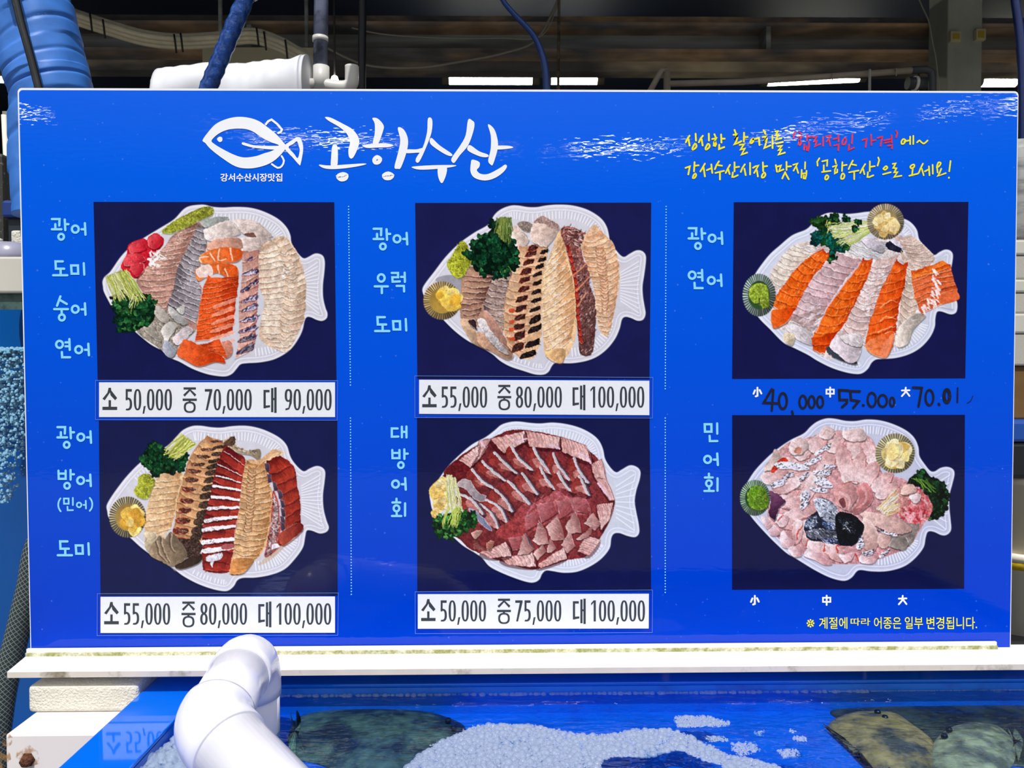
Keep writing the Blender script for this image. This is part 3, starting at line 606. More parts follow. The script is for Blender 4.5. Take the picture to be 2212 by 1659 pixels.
def print_flounder_salmon():
    s = Ink(2212, 1639, (20, 22, 74), 13)
    O = [(200, 760), (240, 680), (300, 590), (380, 490), (470, 410), (580, 320), (700, 270), (760, 215), (820, 155), (900, 122), (980, 125), (1060, 132), (1150, 125), (1250, 112), (1400, 110), (1530, 160), (1620, 200), (1680, 270), (1700, 350), (1740, 410), (1790, 470), (1840, 495), (1880, 470), (1930, 448), (1975, 455), (2000, 490), (1995, 560), (1980, 650), (1990, 760), (2020, 860), (2040, 930), (2030, 1000), (1980, 1020), (1900, 995), (1860, 1000), (1845, 1060), (1840, 1130), (1800, 1220), (1720, 1310), (1620, 1370), (1500, 1405), (1380, 1415), (1320, 1420), (1280, 1450), (1250, 1500), (1200, 1540), (1140, 1548), (1040, 1530), (920, 1490), (800, 1430), (720, 1380), (600, 1320), (500, 1270), (380, 1150), (290, 1060), (220, 960), (190, 880)]
    s.plate(O, [((1560, 170), (1700, 350), 50), ((1840, 1130), (1420, 1412), 70), ((1220, 1520), (1000, 1515), 30)], None, (228, 232, 248), (178, 184, 216))
    s.line([(1900, 960), (2000, 980)], (180, 180, 200), 14); s.line([(1860, 540), (1950, 470)], (200, 204, 226), 10)
    F = s.fillet
    W = ((222, 206, 200), (244, 236, 234), (196, 172, 168))
    s.part('flounder_slices')
    s.poly([(380, 680), (460, 540), (560, 430), (680, 380), (820, 360), (1100, 330), (1450, 350), (1640, 330), (1780, 440), (1840, 530), (1800, 640), (1760, 1010), (1650, 1150), (1600, 1280), (1480, 1310), (1400, 1390), (1240, 1300), (900, 1420), (740, 1280), (520, 1180), (400, 1060), (420, 840)], (218, 204, 202), n=(.04, .07, .08))
    F([(640, 390), (540, 450), (460, 550), (400, 650), (380, 740)], [(840, 380), (760, 480), (640, 580), (560, 700), (460, 800)], 10, (222, 208, 196), (240, 234, 228), (200, 182, 170), fib=10, bulge=.5, ea=.5)
    F([(760, 380), (700, 420), (660, 470)], [(900, 380), (860, 440), (820, 500)], 6, (224, 212, 206), W[1], W[2], fib=6)
    F([(1180, 330), (1120, 400), (1080, 460)], [(1480, 400), (1400, 470), (1300, 540)], 8, (214, 210, 212), (240, 240, 244), (186, 182, 188), fib=10, bulge=.6, ea=.5)
    s.poly([(1400, 400), (1480, 370), (1560, 470), (1440, 450)], (44, 44, 66), n=(.1, .2, .2))
    s.flake([(1450, 370), (1520, 300), (1600, 400), (1560, 440)], (206, 198, 214))
    s.flake([(1180, 350), (1270, 340), (1390, 430), (1370, 470), (1260, 430)], (206, 198, 208))
    F([(1480, 330), (1560, 420), (1600, 520), (1620, 600)], [(1640, 330), (1760, 430), (1840, 520), (1780, 610)], 8, (214, 190, 178), (244, 232, 228), (190, 162, 150), fib=8, bulge=.6)
    F([(1540, 470), (1560, 640), (1540, 800), (1540, 950), (1520, 1120), (1500, 1270)], [(1640, 560), (1660, 660), (1650, 800), (1680, 950), (1660, 1100), (1590, 1280)], 12, (212, 190, 176), (246, 236, 228), (186, 160, 144), fib=12, bulge=.5)
    s.flake([(1520, 1140), (1660, 1020), (1760, 1030), (1650, 1150), (1600, 1280), (1500, 1300)], (218, 204, 194), nf=20)
    s.flake([(520, 1130), (640, 1110), (760, 1180), (760, 1290), (620, 1240)], (222, 212, 214), nf=18); s.flake([(500, 1190), (600, 1200), (580, 1290), (520, 1270)], (228, 208, 180))
    s.part('salmon_slices')
    SAL = ((232, 104, 30), (250, 150, 84), (196, 68, 10))
    F([(820, 460), (710, 530), (630, 600), (560, 680), (500, 770), (440, 850), (400, 940)], [(920, 500), (850, 590), (780, 660), (730, 750), (680, 840), (640, 920), (600, 990)], 8, *SAL, fib=26, bulge=.3, fw=9, fa=.5, over=.5)
    s.flake([(395, 1000), (450, 980), (600, 960), (540, 1080), (410, 1140)], (222, 84, 18), (242, 112, 44), (190, 60, 8), 16)
    s.part('flounder_slices')
    F([(960, 480), (880, 560), (800, 660), (720, 770), (660, 880), (600, 980), (570, 1080)], [(1190, 560), (1100, 650), (1020, 750), (960, 840), (900, 940), (850, 1020), (800, 1130)], 10, (206, 176, 180), (236, 222, 228), (172, 136, 140), fib=26, bulge=.2)
    s.poly([(560, 1060), (720, 1000), (860, 980), (760, 1170), (640, 1110)], (150, 124, 118), a=.45)
    s.speck([(720, 960), (860, 940), (800, 1120), (640, 1090)], 30, [(240, 236, 244)], 6, 20, .6, 4, -.4)
    s.part('salmon_slices')
    F([(1180, 560), (1100, 680), (1020, 790), (930, 900), (860, 1020), (800, 1150), (745, 1270)], [(1290, 560), (1250, 680), (1200, 780), (1150, 900), (1090, 1020), (1030, 1120), (960, 1210)], 9, *SAL, fib=24, bulge=.3, fw=9, fa=.5, over=.5)
    F([(745, 1240), (760, 1330)], [(970, 1190), (870, 1360)], 2, (214, 80, 22), (240, 120, 60), (180, 52, 8), fib=18)
    s.line([(1180, 560), (1020, 780), (880, 980), (790, 1180)], (216, 190, 200), 16, 10, a=.8)
    s.part('flounder_slices')
    F([(1320, 540), (1260, 650), (1210, 780), (1150, 900), (1080, 1030), (1010, 1200)], [(1520, 500), (1450, 640), (1380, 800), (1320, 960), (1260, 1110), (1190, 1260)], 13, (216, 190, 186), (246, 238, 238), (186, 156, 152), fib=20, bulge=.5)
    s.speck([(1300, 640), (1420, 620), (1300, 1020), (1200, 1000), (1180, 820)], 100, [(252, 250, 252)], 4, 10, .8, 3, -.3)
    s.part('salmon_slices')
    F([(1480, 570), (1420, 690), (1350, 830), (1310, 960), (1260, 1110), (1220, 1290)], [(1600, 590), (1580, 700), (1550, 830), (1520, 960), (1500, 1110), (1490, 1250)], 8, (228, 96, 34), (246, 146, 92), (186, 60, 12), fib=20, lean=-.1, bulge=.2, fw=8, over=.5)
    s.flake([(1225, 1290), (1300, 1230), (1480, 1180), (1420, 1390), (1280, 1370)], (232, 104, 48), (246, 146, 96), (210, 84, 30), 26)
    s.poly([(1370, 1300), (1480, 1190), (1420, 1390), (1360, 1385)], (238, 136, 96), n=(.03, .04, .03))
    for q in ([(1360, 1080), (1420, 1040), (1500, 1060)], [(1340, 1180), (1420, 1140), (1490, 1130)], [(1360, 960), (1440, 900), (1510, 910)]): s.line(q, (250, 176, 130), 12, 6, a=.7)
    F([(1640, 680), (1650, 800), (1680, 920), (1720, 1020)], [(1980, 590), (2010, 700), (2040, 800), (2045, 890)], 7, (216, 108, 66), (240, 166, 130), (178, 72, 36), fib=12, bulge=-.3, fa=.25)
    F([(1640, 640), (1640, 700)], [(1930, 550), (1985, 600)], 2, (236, 120, 50), (250, 160, 96), (200, 80, 24), fib=12)
    s.poly([(1880, 850), (2030, 820), (2050, 890), (1880, 930)], (222, 110, 66), n=(.03, .04, .03))
    s.speck([(1790, 650), (1860, 640), (1880, 900), (1760, 980), (1720, 960), (1820, 800)], 44, [(252, 240, 248)], 10, 26, .85, 2, 1.0)
    s.part('white_fish_slices')
    s.flake([(880, 1330), (950, 1400), (1110, 1460), (1150, 1440), (1000, 1360), (920, 1310)], (64, 68, 78)); s.flake([(910, 1310), (960, 1220), (1060, 1240), (1190, 1290), (1150, 1430), (1080, 1450), (980, 1370)], (220, 206, 212), nf=26)
    s.flake([(1000, 1210), (1180, 1190), (1190, 1300), (1070, 1280)], (226, 214, 214), nf=20)
    s.part('radish_sprouts')
    s.leaves([(760, 230), (800, 160), (880, 190), (960, 160), (1000, 230), (960, 290), (860, 280)], 60, 52, ((34, 74, 34), (50, 96, 44), (26, 58, 30)))
    s.leaves([(740, 350), (800, 280), (900, 280), (1000, 340), (1060, 400), (1060, 440), (940, 470), (900, 420), (800, 390)], 110, 46, ((18, 88, 84), (26, 104, 92), (34, 84, 44), (14, 70, 70)))
    s.stems((1290, 200), (1290, 270), (900, 230), (960, 340), 46, ((214, 222, 156), (188, 204, 110), (232, 234, 196)), 9, 26)
    s.stems((1290, 230), (1270, 290), (960, 330), (1040, 420), 16, ((196, 210, 120), (216, 222, 160)), 9, 30)
    s.stems((880, 180), (960, 250), (860, 260), (940, 300), 4, ((190, 200, 110),), 8)
    for x, y in ((930, 520), (1055, 180), (1130, 260), (1170, 205), (1050, 430), (945, 170)): s.leaves([(x-24, y-20), (x+20, y-24), (x+26, y+18), (x-20, y+24)], 5, 34, GRN)
    s.cup(1405, 200, 160, 155, (214, 200, 166), (120, 104, 80), (196, 168, 110))
    s.ginger(1410, 220, 130, 120, 20, ((240, 214, 156), (228, 194, 124), (246, 226, 180)))
    s.cup(285, 850, 142, 185, (206, 216, 214), (40, 70, 52), (52, 88, 48))
    s.wasabi([(195, 850), (210, 780), (270, 745), (340, 755), (370, 810), (375, 900), (370, 950), (320, 965), (290, 920), (240, 920)], (152, 176, 62))
    s.line([(290, 880), (290, 930)], (70, 84, 30), 10)
    return s.finish()
def print_flounder_yellowtail_bream():
    s = Ink(2212, 1639, (22, 27, 74), 14)
    O = [(130, 880), (124, 830), (160, 760), (230, 660), (310, 560), (420, 450), (540, 370), (660, 300), (740, 220), (800, 160), (880, 125), (960, 122), (1050, 135), (1140, 138), (1240, 125), (1360, 122), (1480, 145), (1590, 190), (1670, 240), (1720, 300), (1745, 380), (1770, 430), (1820, 490), (1870, 525), (1920, 500), (1980, 478), (2030, 490), (2058, 530), (2052, 620), (2038, 740), (2045, 860), (2070, 960), (2090, 1020), (2070, 1060), (2010, 1075), (1940, 1050), (1895, 1050), (1880, 1110), (1860, 1200), (1790, 1300), (1700, 1390), (1580, 1440), (1440, 1465), (1330, 1468), (1280, 1490), (1250, 1540), (1200, 1580), (1140, 1583), (1040, 1560), (920, 1515), (800, 1450), (720, 1390), (640, 1340), (540, 1280), (430, 1200), (330, 1110), (240, 1040), (180, 970), (140, 930)]
    s.plate(O, [((880, 125), (1700, 280), 65), ((1870, 1150), (1450, 1465), 75), ((1220, 1560), (860, 1480), 34), ((330, 545), (600, 335), 40)], ((1780, 770), (2010, 560), (2030, 1010), 13))
    s.poly([(460, 1060), (620, 1000), (740, 1400), (640, 1320), (500, 1240)], (176, 168, 162), a=.5, mark=False)
    F = s.fillet
    s.part('flounder_slices')
    s.poly([(540, 640), (600, 560), (780, 530), (800, 640), (760, 800), (700, 1000), (620, 1100), (480, 1200), (460, 1040), (480, 860)], (220, 184, 142))
    F([(590, 560), (540, 650), (520, 760), (490, 870), (470, 980), (460, 1080)], [(790, 540), (770, 640), (745, 740), (730, 850), (710, 950), (700, 1030)], 9, (222, 186, 146), (240, 220, 192), (192, 148, 106), fib=12, bulge=.1)
    s.flake([(470, 1060), (560, 1080), (560, 1160), (500, 1230), (460, 1180)], (212, 192, 162))
    s.flake([(600, 1080), (640, 1060), (650, 1140), (600, 1130)], (214, 190, 160))
    s.part('sea_bream_slices')
    s.poly([(1000, 230), (1180, 290), (1100, 480), (1080, 600), (1030, 760), (980, 960), (960, 1180), (850, 1290), (720, 1200), (710, 1060), (760, 800), (800, 600), (860, 400)], (196, 150, 112))
    F([(1000, 230), (900, 360), (830, 500), (790, 640), (750, 800), (730, 960), (710, 1100)], [(1180, 290), (1130, 400), (1080, 540), (1060, 680), (1010, 820), (960, 1000), (930, 1180)], 12, (206, 160, 116), (226, 196, 160), (168, 118, 80), fib=8)
    for i, (x, y) in enumerate(((1100, 260), (1020, 330), (980, 395), (930, 462), (900, 522), (875, 600), (850, 685), (830, 785), (815, 870), (800, 960), (775, 1050), (790, 1140))):
        w, h = 124-i*2+max(0, i-8)*14, 26+i*4
        reg = [(x-w/2, y+h*.1), (x-w*.35, y-h*.4), (x+w*.5, y-h*.2), (x+w*.4, y+h*.35), (x-w*.3, y+h*.45)]
        s.poly(reg, (120, 84, 66) if i < 6 else (128, 58, 50), (84, 58, 50), edge=(176, 58, 44), ew=6, ea=.6 if i > 3 else .2, n=(.2, .3, .1))
        s.speck(reg, 14, [(190, 164, 146), (50, 36, 34)], 4, 9, .7, 2.5, .3)
    for i, (x, y) in enumerate(((1120, 310), (1105, 370), (1080, 430), (1060, 480), (1050, 535), (1040, 600), (1020, 670), (1000, 740), (990, 820), (970, 900), (950, 960), (930, 1040), (910, 1110))):
        h = 16+i*2.2; reg = [(x-56, y+h*.8), (x-30, y-h*.6), (x+56, y-h), (x+50, y+h*.3), (x, y+h*1.1)]
        s.poly(reg, (86, 68, 56), (60, 46, 42), n=(.25, .35, .1))
        s.speck(reg, 12, [(130, 108, 92), (36, 28, 28)], 4, 9, .7, 2, .5)
    s.flake([(730, 1360), (830, 1300), (930, 1250), (980, 1270), (930, 1340), (780, 1390)], (70, 54, 48), nf=16)
    s.poly([(720, 1130), (860, 1130), (960, 1150), (950, 1260), (820, 1290), (740, 1240)], (70, 52, 48), n=(.25, .3, .2)); s.speck([(720, 1130), (960, 1150), (900, 1280), (740, 1250)], 40, [(134, 108, 96)], 4, 9, .6, 2)
    s.part('rolled_skin')
    s.flake([(500, 1250), (560, 1120), (600, 1090), (640, 1130), (690, 1060), (760, 1130), (820, 1210), (830, 1290), (760, 1340), (690, 1360), (600, 1320)], (146, 126, 104), nf=26)
    for q in ([(600, 1110), (620, 1220), (680, 1340)], [(690, 1080), (680, 1180), (720, 1240)], [(560, 1150), (590, 1260), (650, 1330)]): s.line(q, (86, 70, 58), 16, 8, a=.6); s.line([(x+14, y-4) for x, y in q], (196, 176, 152), 12, 6, a=.6)
    s.part('yellowtail_slices')
    s.poly([(1180, 290), (1260, 350), (1350, 420), (1320, 620), (1300, 800), (1260, 1000), (1250, 1200), (1220, 1410), (1000, 1410), (970, 1330), (980, 1000), (1040, 760), (1090, 500)], (128, 44, 42))
    F([(1170, 330), (1100, 480), (1070, 640), (1020, 840), (980, 1030), (975, 1210), (990, 1400)], [(1350, 430), (1320, 620), (1305, 770), (1280, 930), (1255, 1090), (1245, 1250), (1225, 1400)], 11, (154, 52, 44), (190, 96, 84), (92, 26, 32), fib=14, bulge=0, ea=.3, lean=.02)
    s.poly([(1290, 450), (1350, 440), (1310, 780), (1255, 1090), (1170, 1090), (1240, 800), (1280, 600)], (196, 76, 58), a=.5)
    for i, (a, b, w) in enumerate((((1165, 345), (1340, 470), 6), ((1105, 465), (1325, 565), 9), ((1090, 562), (1310, 625), 14), ((1070, 655), (1310, 695), 22), ((1055, 748), (1300, 778), 28), ((1025, 855), (1290, 845), 32), ((1000, 962), (1280, 930), 34), ((980, 1045), (1255, 1012), 38), ((980, 1155), (1250, 1125), 42))):
        m = ((a[0]+b[0])/2, (a[1]+b[1])/2-4)
        s.line([(a[0], a[1]+10), (m[0], m[1]+12), (b[0], b[1]+10)], (60, 16, 24), w*1.1, w*.8, a=.6)
        s.line([a, m, b], (238, 230, 232), w, w*.7)
        if i > 4: s.speck([(a[0], a[1]-14), (a[0]+90, a[1]-18), (a[0]+90, a[1]+10), (a[0], a[1]+14)], 10, [(110, 70, 80)], 4, 8, .7, 2)
    s.poly([(970, 1215), (1150, 1190), (1160, 1220), (1240, 1200), (1240, 1215), (1000, 1250)], (238, 232, 236)); s.poly([(1150, 1180), (1245, 1165), (1245, 1205), (1150, 1220)], (170, 96, 96))
    s.poly([(1010, 1280), (1140, 1245), (1130, 1300), (1020, 1325)], (226, 218, 230), n=(.1, .15, .1)); s.poly([(1040, 1330), (1070, 1320), (1060, 1380)], (216, 206, 216))
    s.part('skin_on_slices')
    s.flake([(1150, 260), (1250, 215), (1270, 290), (1360, 340), (1480, 330), (1470, 420), (1400, 380), (1290, 360), (1220, 320)], (178, 158, 132), nf=24)
    s.speck([(1170, 270), (1250, 220), (1280, 300), (1460, 350), (1400, 370), (1250, 320)], 60, [(70, 54, 42), (220, 206, 180)], 5, 11, .8, 2)
    s.poly([(1160, 270), (1250, 215), (1260, 280), (1200, 300)], (86, 66, 54), n=(.3, .3, .1))
    s.part('flounder_slices')
    s.poly([(1360, 430), (1480, 420), (1600, 330), (1690, 370), (1560, 450), (1570, 640), (1600, 760), (1570, 1000), (1530, 1200), (1420, 1330), (1330, 1420), (1215, 1430), (1250, 1200), (1280, 960), (1310, 760), (1330, 600)], (212, 168, 126))
    F([(1360, 440), (1330, 600), (1310, 760), (1290, 940), (1260, 1120), (1245, 1300), (1215, 1420)], [(1530, 450), (1560, 620), (1580, 780), (1570, 950), (1530, 1120), (1480, 1250), (1340, 1420)], 22, (214, 172, 128), (240, 222, 192), (172, 122, 78), fib=12, lean=-.04, bulge=.6)
    F([(1380, 480), (1360, 700), (1350, 900), (1330, 1060)], [(1450, 480), (1440, 700), (1430, 900), (1400, 1060)], 20, (206, 162, 120), (236, 212, 180), (160, 110, 72), fib=3, bulge=.9, ea=.6)
    s.flake([(1215, 1420), (1250, 1300), (1400, 1290), (1420, 1320), (1340, 1420), (1260, 1435)], (206, 142, 86), nf=30)
    s.speck([(1500, 430), (1640, 330), (1690, 380), (1560, 450)], 40, [(236, 216, 190)], 5, 12, .6, 3, -.5)
    s.poly([(1470, 1340), (1640, 1200), (1740, 1150), (1600, 1290), (1500, 1350)], (196, 160, 120), a=.5)
    s.part('skin_on_slices')
    S = [(1600, 700), (1640, 800), (1650, 940), (1660, 1040), (1630, 1130), (1660, 1180), (1560, 1270), (1525, 1270), (1550, 1160), (1580, 980), (1590, 830)]
    s.poly(S, (170, 150, 150), (140, 112, 110), n=(.2, .3, .15), edge=(180, 50, 44), ew=12); s.speck(S, 130, [(40, 30, 36), (230, 220, 220), (190, 60, 50)], 5, 12, .8, 2)
    s.poly([(1580, 1170), (1640, 1160), (1660, 1190), (1590, 1220)], (226, 220, 230), edge=(120, 40, 44))
    s.part('yellowtail_slices')
    s.poly([(1540, 460), (1660, 395), (1780, 480), (1800, 620), (1835, 760), (1830, 950), (1860, 1030), (1680, 1180), (1640, 1120), (1700, 1000), (1690, 820), (1600, 620)], (146, 50, 42))
    F([(1540, 460), (1580, 600), (1650, 730), (1690, 850), (1700, 990), (1650, 1110)], [(1680, 400), (1790, 540), (1810, 660), (1838, 790), (1836, 920), (1860, 1040)], 7, (154, 54, 40), (186, 92, 74), (104, 30, 30), fib=10, bulge=.1, ea=.4)
    for x, y in ((1545, 490), (1565, 590), (1615, 660), (1660, 730), (1680, 810), (1685, 890), (1680, 960), (1680, 1010)):
        s.poly([(x-22, y-40), (x+14, y-30), (x+22, y+34), (x-10, y+40)], (98, 78, 92), (70, 52, 66), edge=(150, 120, 130), ew=4, sm=False)
    s.flake([(1640, 1100), (1720, 1030), (1830, 980), (1862, 1035), (1780, 1120), (1680, 1180)], (150, 56, 42), (178, 84, 66), (110, 34, 30), 16)
    s.wasabi([(365, 690), (400, 640), (410, 570), (470, 545), (530, 570), (550, 620), (520, 700), (500, 750), (450, 770), (390, 740)], (182, 186, 66))
    s.part('radish_sprouts')
    s.leaves([(430, 440), (470, 330), (540, 290), (640, 320), (720, 370), (830, 380), (830, 450), (760, 500), (720, 560), (650, 540), (560, 550), (480, 500)], 120, 48, ((20, 62, 40), (30, 80, 48), (14, 50, 36), (44, 100, 56)))
    s.stems((790, 200), (910, 290), (640, 350), (740, 420), 46, ((196, 200, 92), (160, 172, 70), (216, 216, 130)), 10, 16)
    s.leaves([(470, 360), (560, 320), (620, 400), (560, 460)], 20, 48, ((20, 62, 40), (30, 80, 48)))
    s.cup(310, 930, 160, 178, (222, 204, 160), (60, 56, 50), (200, 160, 84))
    s.ginger(350, 945, 130, 145, 22, ((240, 196, 92), (228, 174, 70), (246, 214, 134)))
    return s.finish()
def print_yellowtail_sashimi():
    s = Ink(2198, 1659, (18, 23, 72), 15)
    O = [(165, 800), (158, 740), (180, 690), (240, 600), (320, 490), (420, 390), (540, 290), (660, 225), (740, 165), (800, 115), (880, 90), (960, 86), (1060, 98), (1150, 103), (1260, 95), (1380, 108), (1500, 140), (1600, 190), (1670, 250), (1710, 330), (1730, 420), (1780, 500), (1830, 540), (1880, 515), (1950, 478), (2010, 490), (2045, 530), (2040, 600), (2010, 700), (1995, 800), (2010, 900), (2030, 1000), (2035, 1080), (2000, 1120), (1930, 1110), (1860, 1085), (1810, 1090), (1785, 1130), (1770, 1220), (1700, 1310), (1600, 1380), (1480, 1430), (1360, 1440), (1260, 1425), (1200, 1420), (1165, 1450), (1140, 1500), (1090, 1527), (1020, 1520), (900, 1480), (780, 1430), (690, 1380), (630, 1310), (560, 1260), (460, 1200), (380, 1130), (300, 1060), (220, 960), (180, 870)]
    s.plate(O, [((760, 150), (1720, 380), 75), ((1770, 1220), (1260, 1425), 75)], ((1760, 800), (1990, 560), (1990, 1060), 9), (230, 234, 246), (192, 198, 222))
    s.part('yellowtail_slices')
    s.poly([(280, 550), (400, 420), (560, 310), (700, 240), (850, 170), (1010, 160), (1320, 220), (1600, 360), (1700, 480), (1760, 650), (1815, 800), (1780, 950), (1690, 1120), (1560, 1290), (1380, 1330), (1120, 1410), (900, 1370), (560, 1250), (440, 1150), (380, 1080), (500, 900), (400, 700), (390, 620)], (108, 44, 48), (128, 54, 58), ((300, 400), (1500, 1200)), n=(.1, .14, .14))
    PK = ((196, 142, 136), (226, 192, 186), (150, 92, 92))
    def collar(a, b, c, d, n=16):
        s.poly([(a[0]+4, a[1]+14), (b[0]+4, b[1]+14), (c[0], c[1]+20), (d[0], d[1]+20)], (50, 14, 24), a=.5)
        s.poly([a, b, c, d], PK[0], PK[1], (a, c), sm=False, n=(.05, .08, .08), edge=(122, 58, 62), ew=5)
        for i in range(n):
            u = (i+.5)/n; p = (a[0]+(b[0]-a[0])*u, a[1]+(b[1]-a[1])*u); q = (d[0]+(c[0]-d[0])*u, d[1]+(c[1]-d[1])*u)
            m = ((p[0]+q[0])/2+s.r.uniform(6, 22), (p[1]+q[1])/2+s.r.uniform(-8, 8))
            s.line([p, m, q], (232, 204, 198) if i % 2 else (164, 102, 102), 6, 3, a=.55)
    for q in (((600, 260), (700, 240), (600, 420), (520, 500)), ((405, 440), (600, 290), (590, 390), (520, 505)), ((700, 240), (1010, 170), (1030, 260), (820, 370)), ((1020, 165), (1320, 225), (1330, 330), (1050, 310)), ((1330, 220), (1560, 300), (1610, 460), (1350, 360)), ((1600, 470), (1700, 420), (1740, 600), (1640, 600)), ((1640, 590), (1740, 600), (1820, 790), (1760, 790)), ((1650, 830), (1800, 810), (1770, 960), (1690, 1060)), ((1480, 1250), (1560, 1100), (1690, 1150), (1590, 1290)), ((1120, 1370), (1360, 1210), (1390, 1310), (1160, 1400)), ((790, 1310), (1080, 1260), (1110, 1390), (860, 1370)), ((600, 1260), (840, 1165), (890, 1290), (700, 1310))):
        collar(*q)
    for q in ([(930, 270), (1000, 250), (1030, 240)], [(1220, 290), (1290, 310), (1325, 330)], [(1500, 370), (1570, 410), (1600, 460)], [(1670, 640), (1730, 720), (1780, 780)], [(1560, 400), (1600, 450)], [(620, 260), (650, 320)]):
        s.line(q, (222, 190, 206), 22, 12, a=.9)
    for q in ([(280, 560), (400, 430), (520, 520), (400, 640), (300, 600)],): s.poly(q, (104, 34, 40), n=(.1, .18, .15))
    # silver-edged slices standing in rows
    edges = [((740, 365), (830, 460), (935, 550)), ((895, 310), (960, 420), (1075, 520)), ((1090, 320), (1140, 420), (1245, 550)), ((1265, 375), (1310, 480), (1410, 605)), ((1450, 410), (1500, 530), (1575, 635)), ((630, 440), (720, 530), (840, 615)), ((540, 515), (620, 610), (725, 685)), ((985, 550), (1050, 640), (1120, 735)), ((1150, 495), (1200, 600), (1275, 690)), ((1310, 540), (1360, 640), (1440, 715)), ((1500, 580), (1540, 660), (1585, 745)), ((865, 620), (950, 710), (1050, 820)), ((745, 695), (830, 780), (895, 890)), ((665, 790), (780, 850), (850, 985)), ((610, 830), (710, 910), (775, 1045)), ((440, 740), (540, 790), (630, 910))]
    for i, (a, b, c) in enumerate(edges):
        ox, oy = 130, 20
        meat = [a, b, c, (c[0]-170, c[1]-10), (b[0]-150, b[1]+30), (a[0]-70, a[1]+90)]
        s.poly([(a[0]+20, a[1]+10), (b[0]+34, b[1]), (c[0]+34, c[1]+6), (c[0]-20, c[1]+30)], (48, 18, 30), a=.55)
        s.poly([a, b, c, (c[0]-60, c[1]-30), (c[0]-150, c[1]-20), (a[0]-60, a[1]+50)], (138, 52, 48), (158, 82, 80), (a, c), n=(.08, .12, .1))
        low = [(b[0]-60, b[1]+10), b, c, (c[0]-70, c[1]-24), (c[0]-120, c[1]-40)]
        s.poly(low, (186, 122, 116), (204, 150, 142), n=(.06, .08, .06), a=.8)
        for k in range(9):
            u = s.r.random(); x, y = b[0]+(c[0]-b[0])*u, b[1]+(c[1]-b[1])*u
            s.line([(x-4, y), (x-60*s.r.uniform(.5, 1), y+s.r.uniform(-30, 10))], (222, 176, 168), 4, 2, a=.45)
        s.line([(a[0]+8, a[1]), (b[0]+14, b[1]), (c[0]+12, c[1])], (96, 92, 106), 20, 26, a=.8)
        s.line([a, b, c], (192, 180, 184), 24, 20)
        s.line([(p[0]-9, p[1]+2) for p in (a, b, c)], (226, 216, 216), 7, 5, a=.7)
    s.poly([(400, 660), (450, 605), (520, 620), (600, 730), (660, 750), (640, 800), (560, 780), (480, 690)], (176, 160, 160), (140, 130, 136), edge=(212, 200, 198)); s.poly([(505, 880), (530, 865), (620, 930), (715, 1050), (690, 1062), (600, 980)], (156, 158, 178), (120, 122, 146), edge=(200, 200, 214))
    s.poly([(880, 960), (1000, 820), (1060, 830), (1200, 760), (1290, 700), (1400, 760), (1560, 780), (1600, 920), (1500, 920), (1300, 960), (1100, 1060), (960, 1150), (760, 1120), (780, 1040)], (148, 62, 64), (172, 94, 98), ((900, 1050), (1500, 800)), n=(.08, .14, .14))
    s.speck([(1060, 830), (1290, 740), (1560, 800), (1500, 920), (1200, 960), (1000, 1040)], 90, [(206, 130, 140), (180, 100, 130), (216, 160, 156)], 6, 16, .35, 5, -.9)
    for P in ([(1010, 930), (1110, 900), (1140, 1000), (1030, 1060)], [(1110, 830), (1260, 810), (1300, 900), (1160, 990)], [(1290, 800), (1400, 790), (1440, 890), (1330, 950)], [(1400, 770), (1560, 790), (1590, 920), (1450, 880)], [(860, 1130), (990, 1110), (980, 1220), (900, 1240)]): s.flake(P, (166, 90, 92), (188, 124, 126), (140, 62, 66), 16, sm=False)
    for P in ([(1085, 1150), (1140, 985), (1200, 1060), (1225, 1180), (1140, 1190)], [(1200, 1030), (1300, 930), (1350, 1050), (1365, 1140), (1260, 1150)], [(1370, 1020), (1460, 890), (1500, 980), (1515, 1080), (1400, 1090)], [(1540, 1000), (1620, 900), (1690, 1000), (1640, 1060)], [(945, 1280), (1010, 1080), (1100, 1230), (1040, 1270)], [(1205, 1260), (1240, 1120), (1290, 1220), (1250, 1260)], [(1335, 1190), (1410, 1070), (1465, 1200), (1390, 1260)], [(1470, 1140), (1620, 1020), (1600, 1100), (1500, 1150)], [(1090, 1270), (1170, 1190), (1200, 1250), (1120, 1330)]):
        s.flake(P, (198, 150, 138), (218, 184, 176), (150, 96, 94), 20, sm=False)
    s.poly([(1010, 1085), (1100, 1225), (1060, 1190)], (84, 80, 92))
    s.flake([(530, 1080), (630, 1060), (600, 1110), (560, 1130)], (196, 150, 138)); s.flake([(670, 1170), (730, 1160), (710, 1230), (680, 1230)], (170, 112, 98)); s.poly([(560, 1140), (620, 1200), (680, 1240), (560, 1230)], (120, 70, 66), n=(.1, .2, .2))
    s.part('sliced_ginger')
    s.poly([(150, 705), (240, 600), (300, 580), (360, 640), (370, 760), (320, 860), (240, 900), (210, 980), (180, 940), (200, 830)], (226, 192, 110))
    for (x, y) in ((260, 640), (320, 680), (220, 720), (300, 760), (240, 800), (300, 840), (220, 880), (210, 940)): s.ginger(x, y, 70, 66, 5, ((238, 208, 138), (222, 186, 106), (244, 224, 170)))
    s.part('radish_sprouts')
    s.leaves([(190, 1010), (260, 930), (380, 900), (500, 890), (580, 960), (560, 1030), (470, 1060), (430, 1110), (330, 1120), (240, 1110), (200, 1070)], 110, 42, ((28, 84, 38), (44, 108, 50), (20, 60, 32), (80, 140, 70)))
    s.stems((310, 570), (390, 590), (340, 880), (460, 890), 34, ((236, 232, 176), (220, 222, 140), (244, 240, 206)), 8, 18)
    s.stems((330, 860), (430, 860), (270, 1010), (420, 1030), 18, ((206, 222, 110), (170, 200, 80)), 8, 14)
    return s.finish()
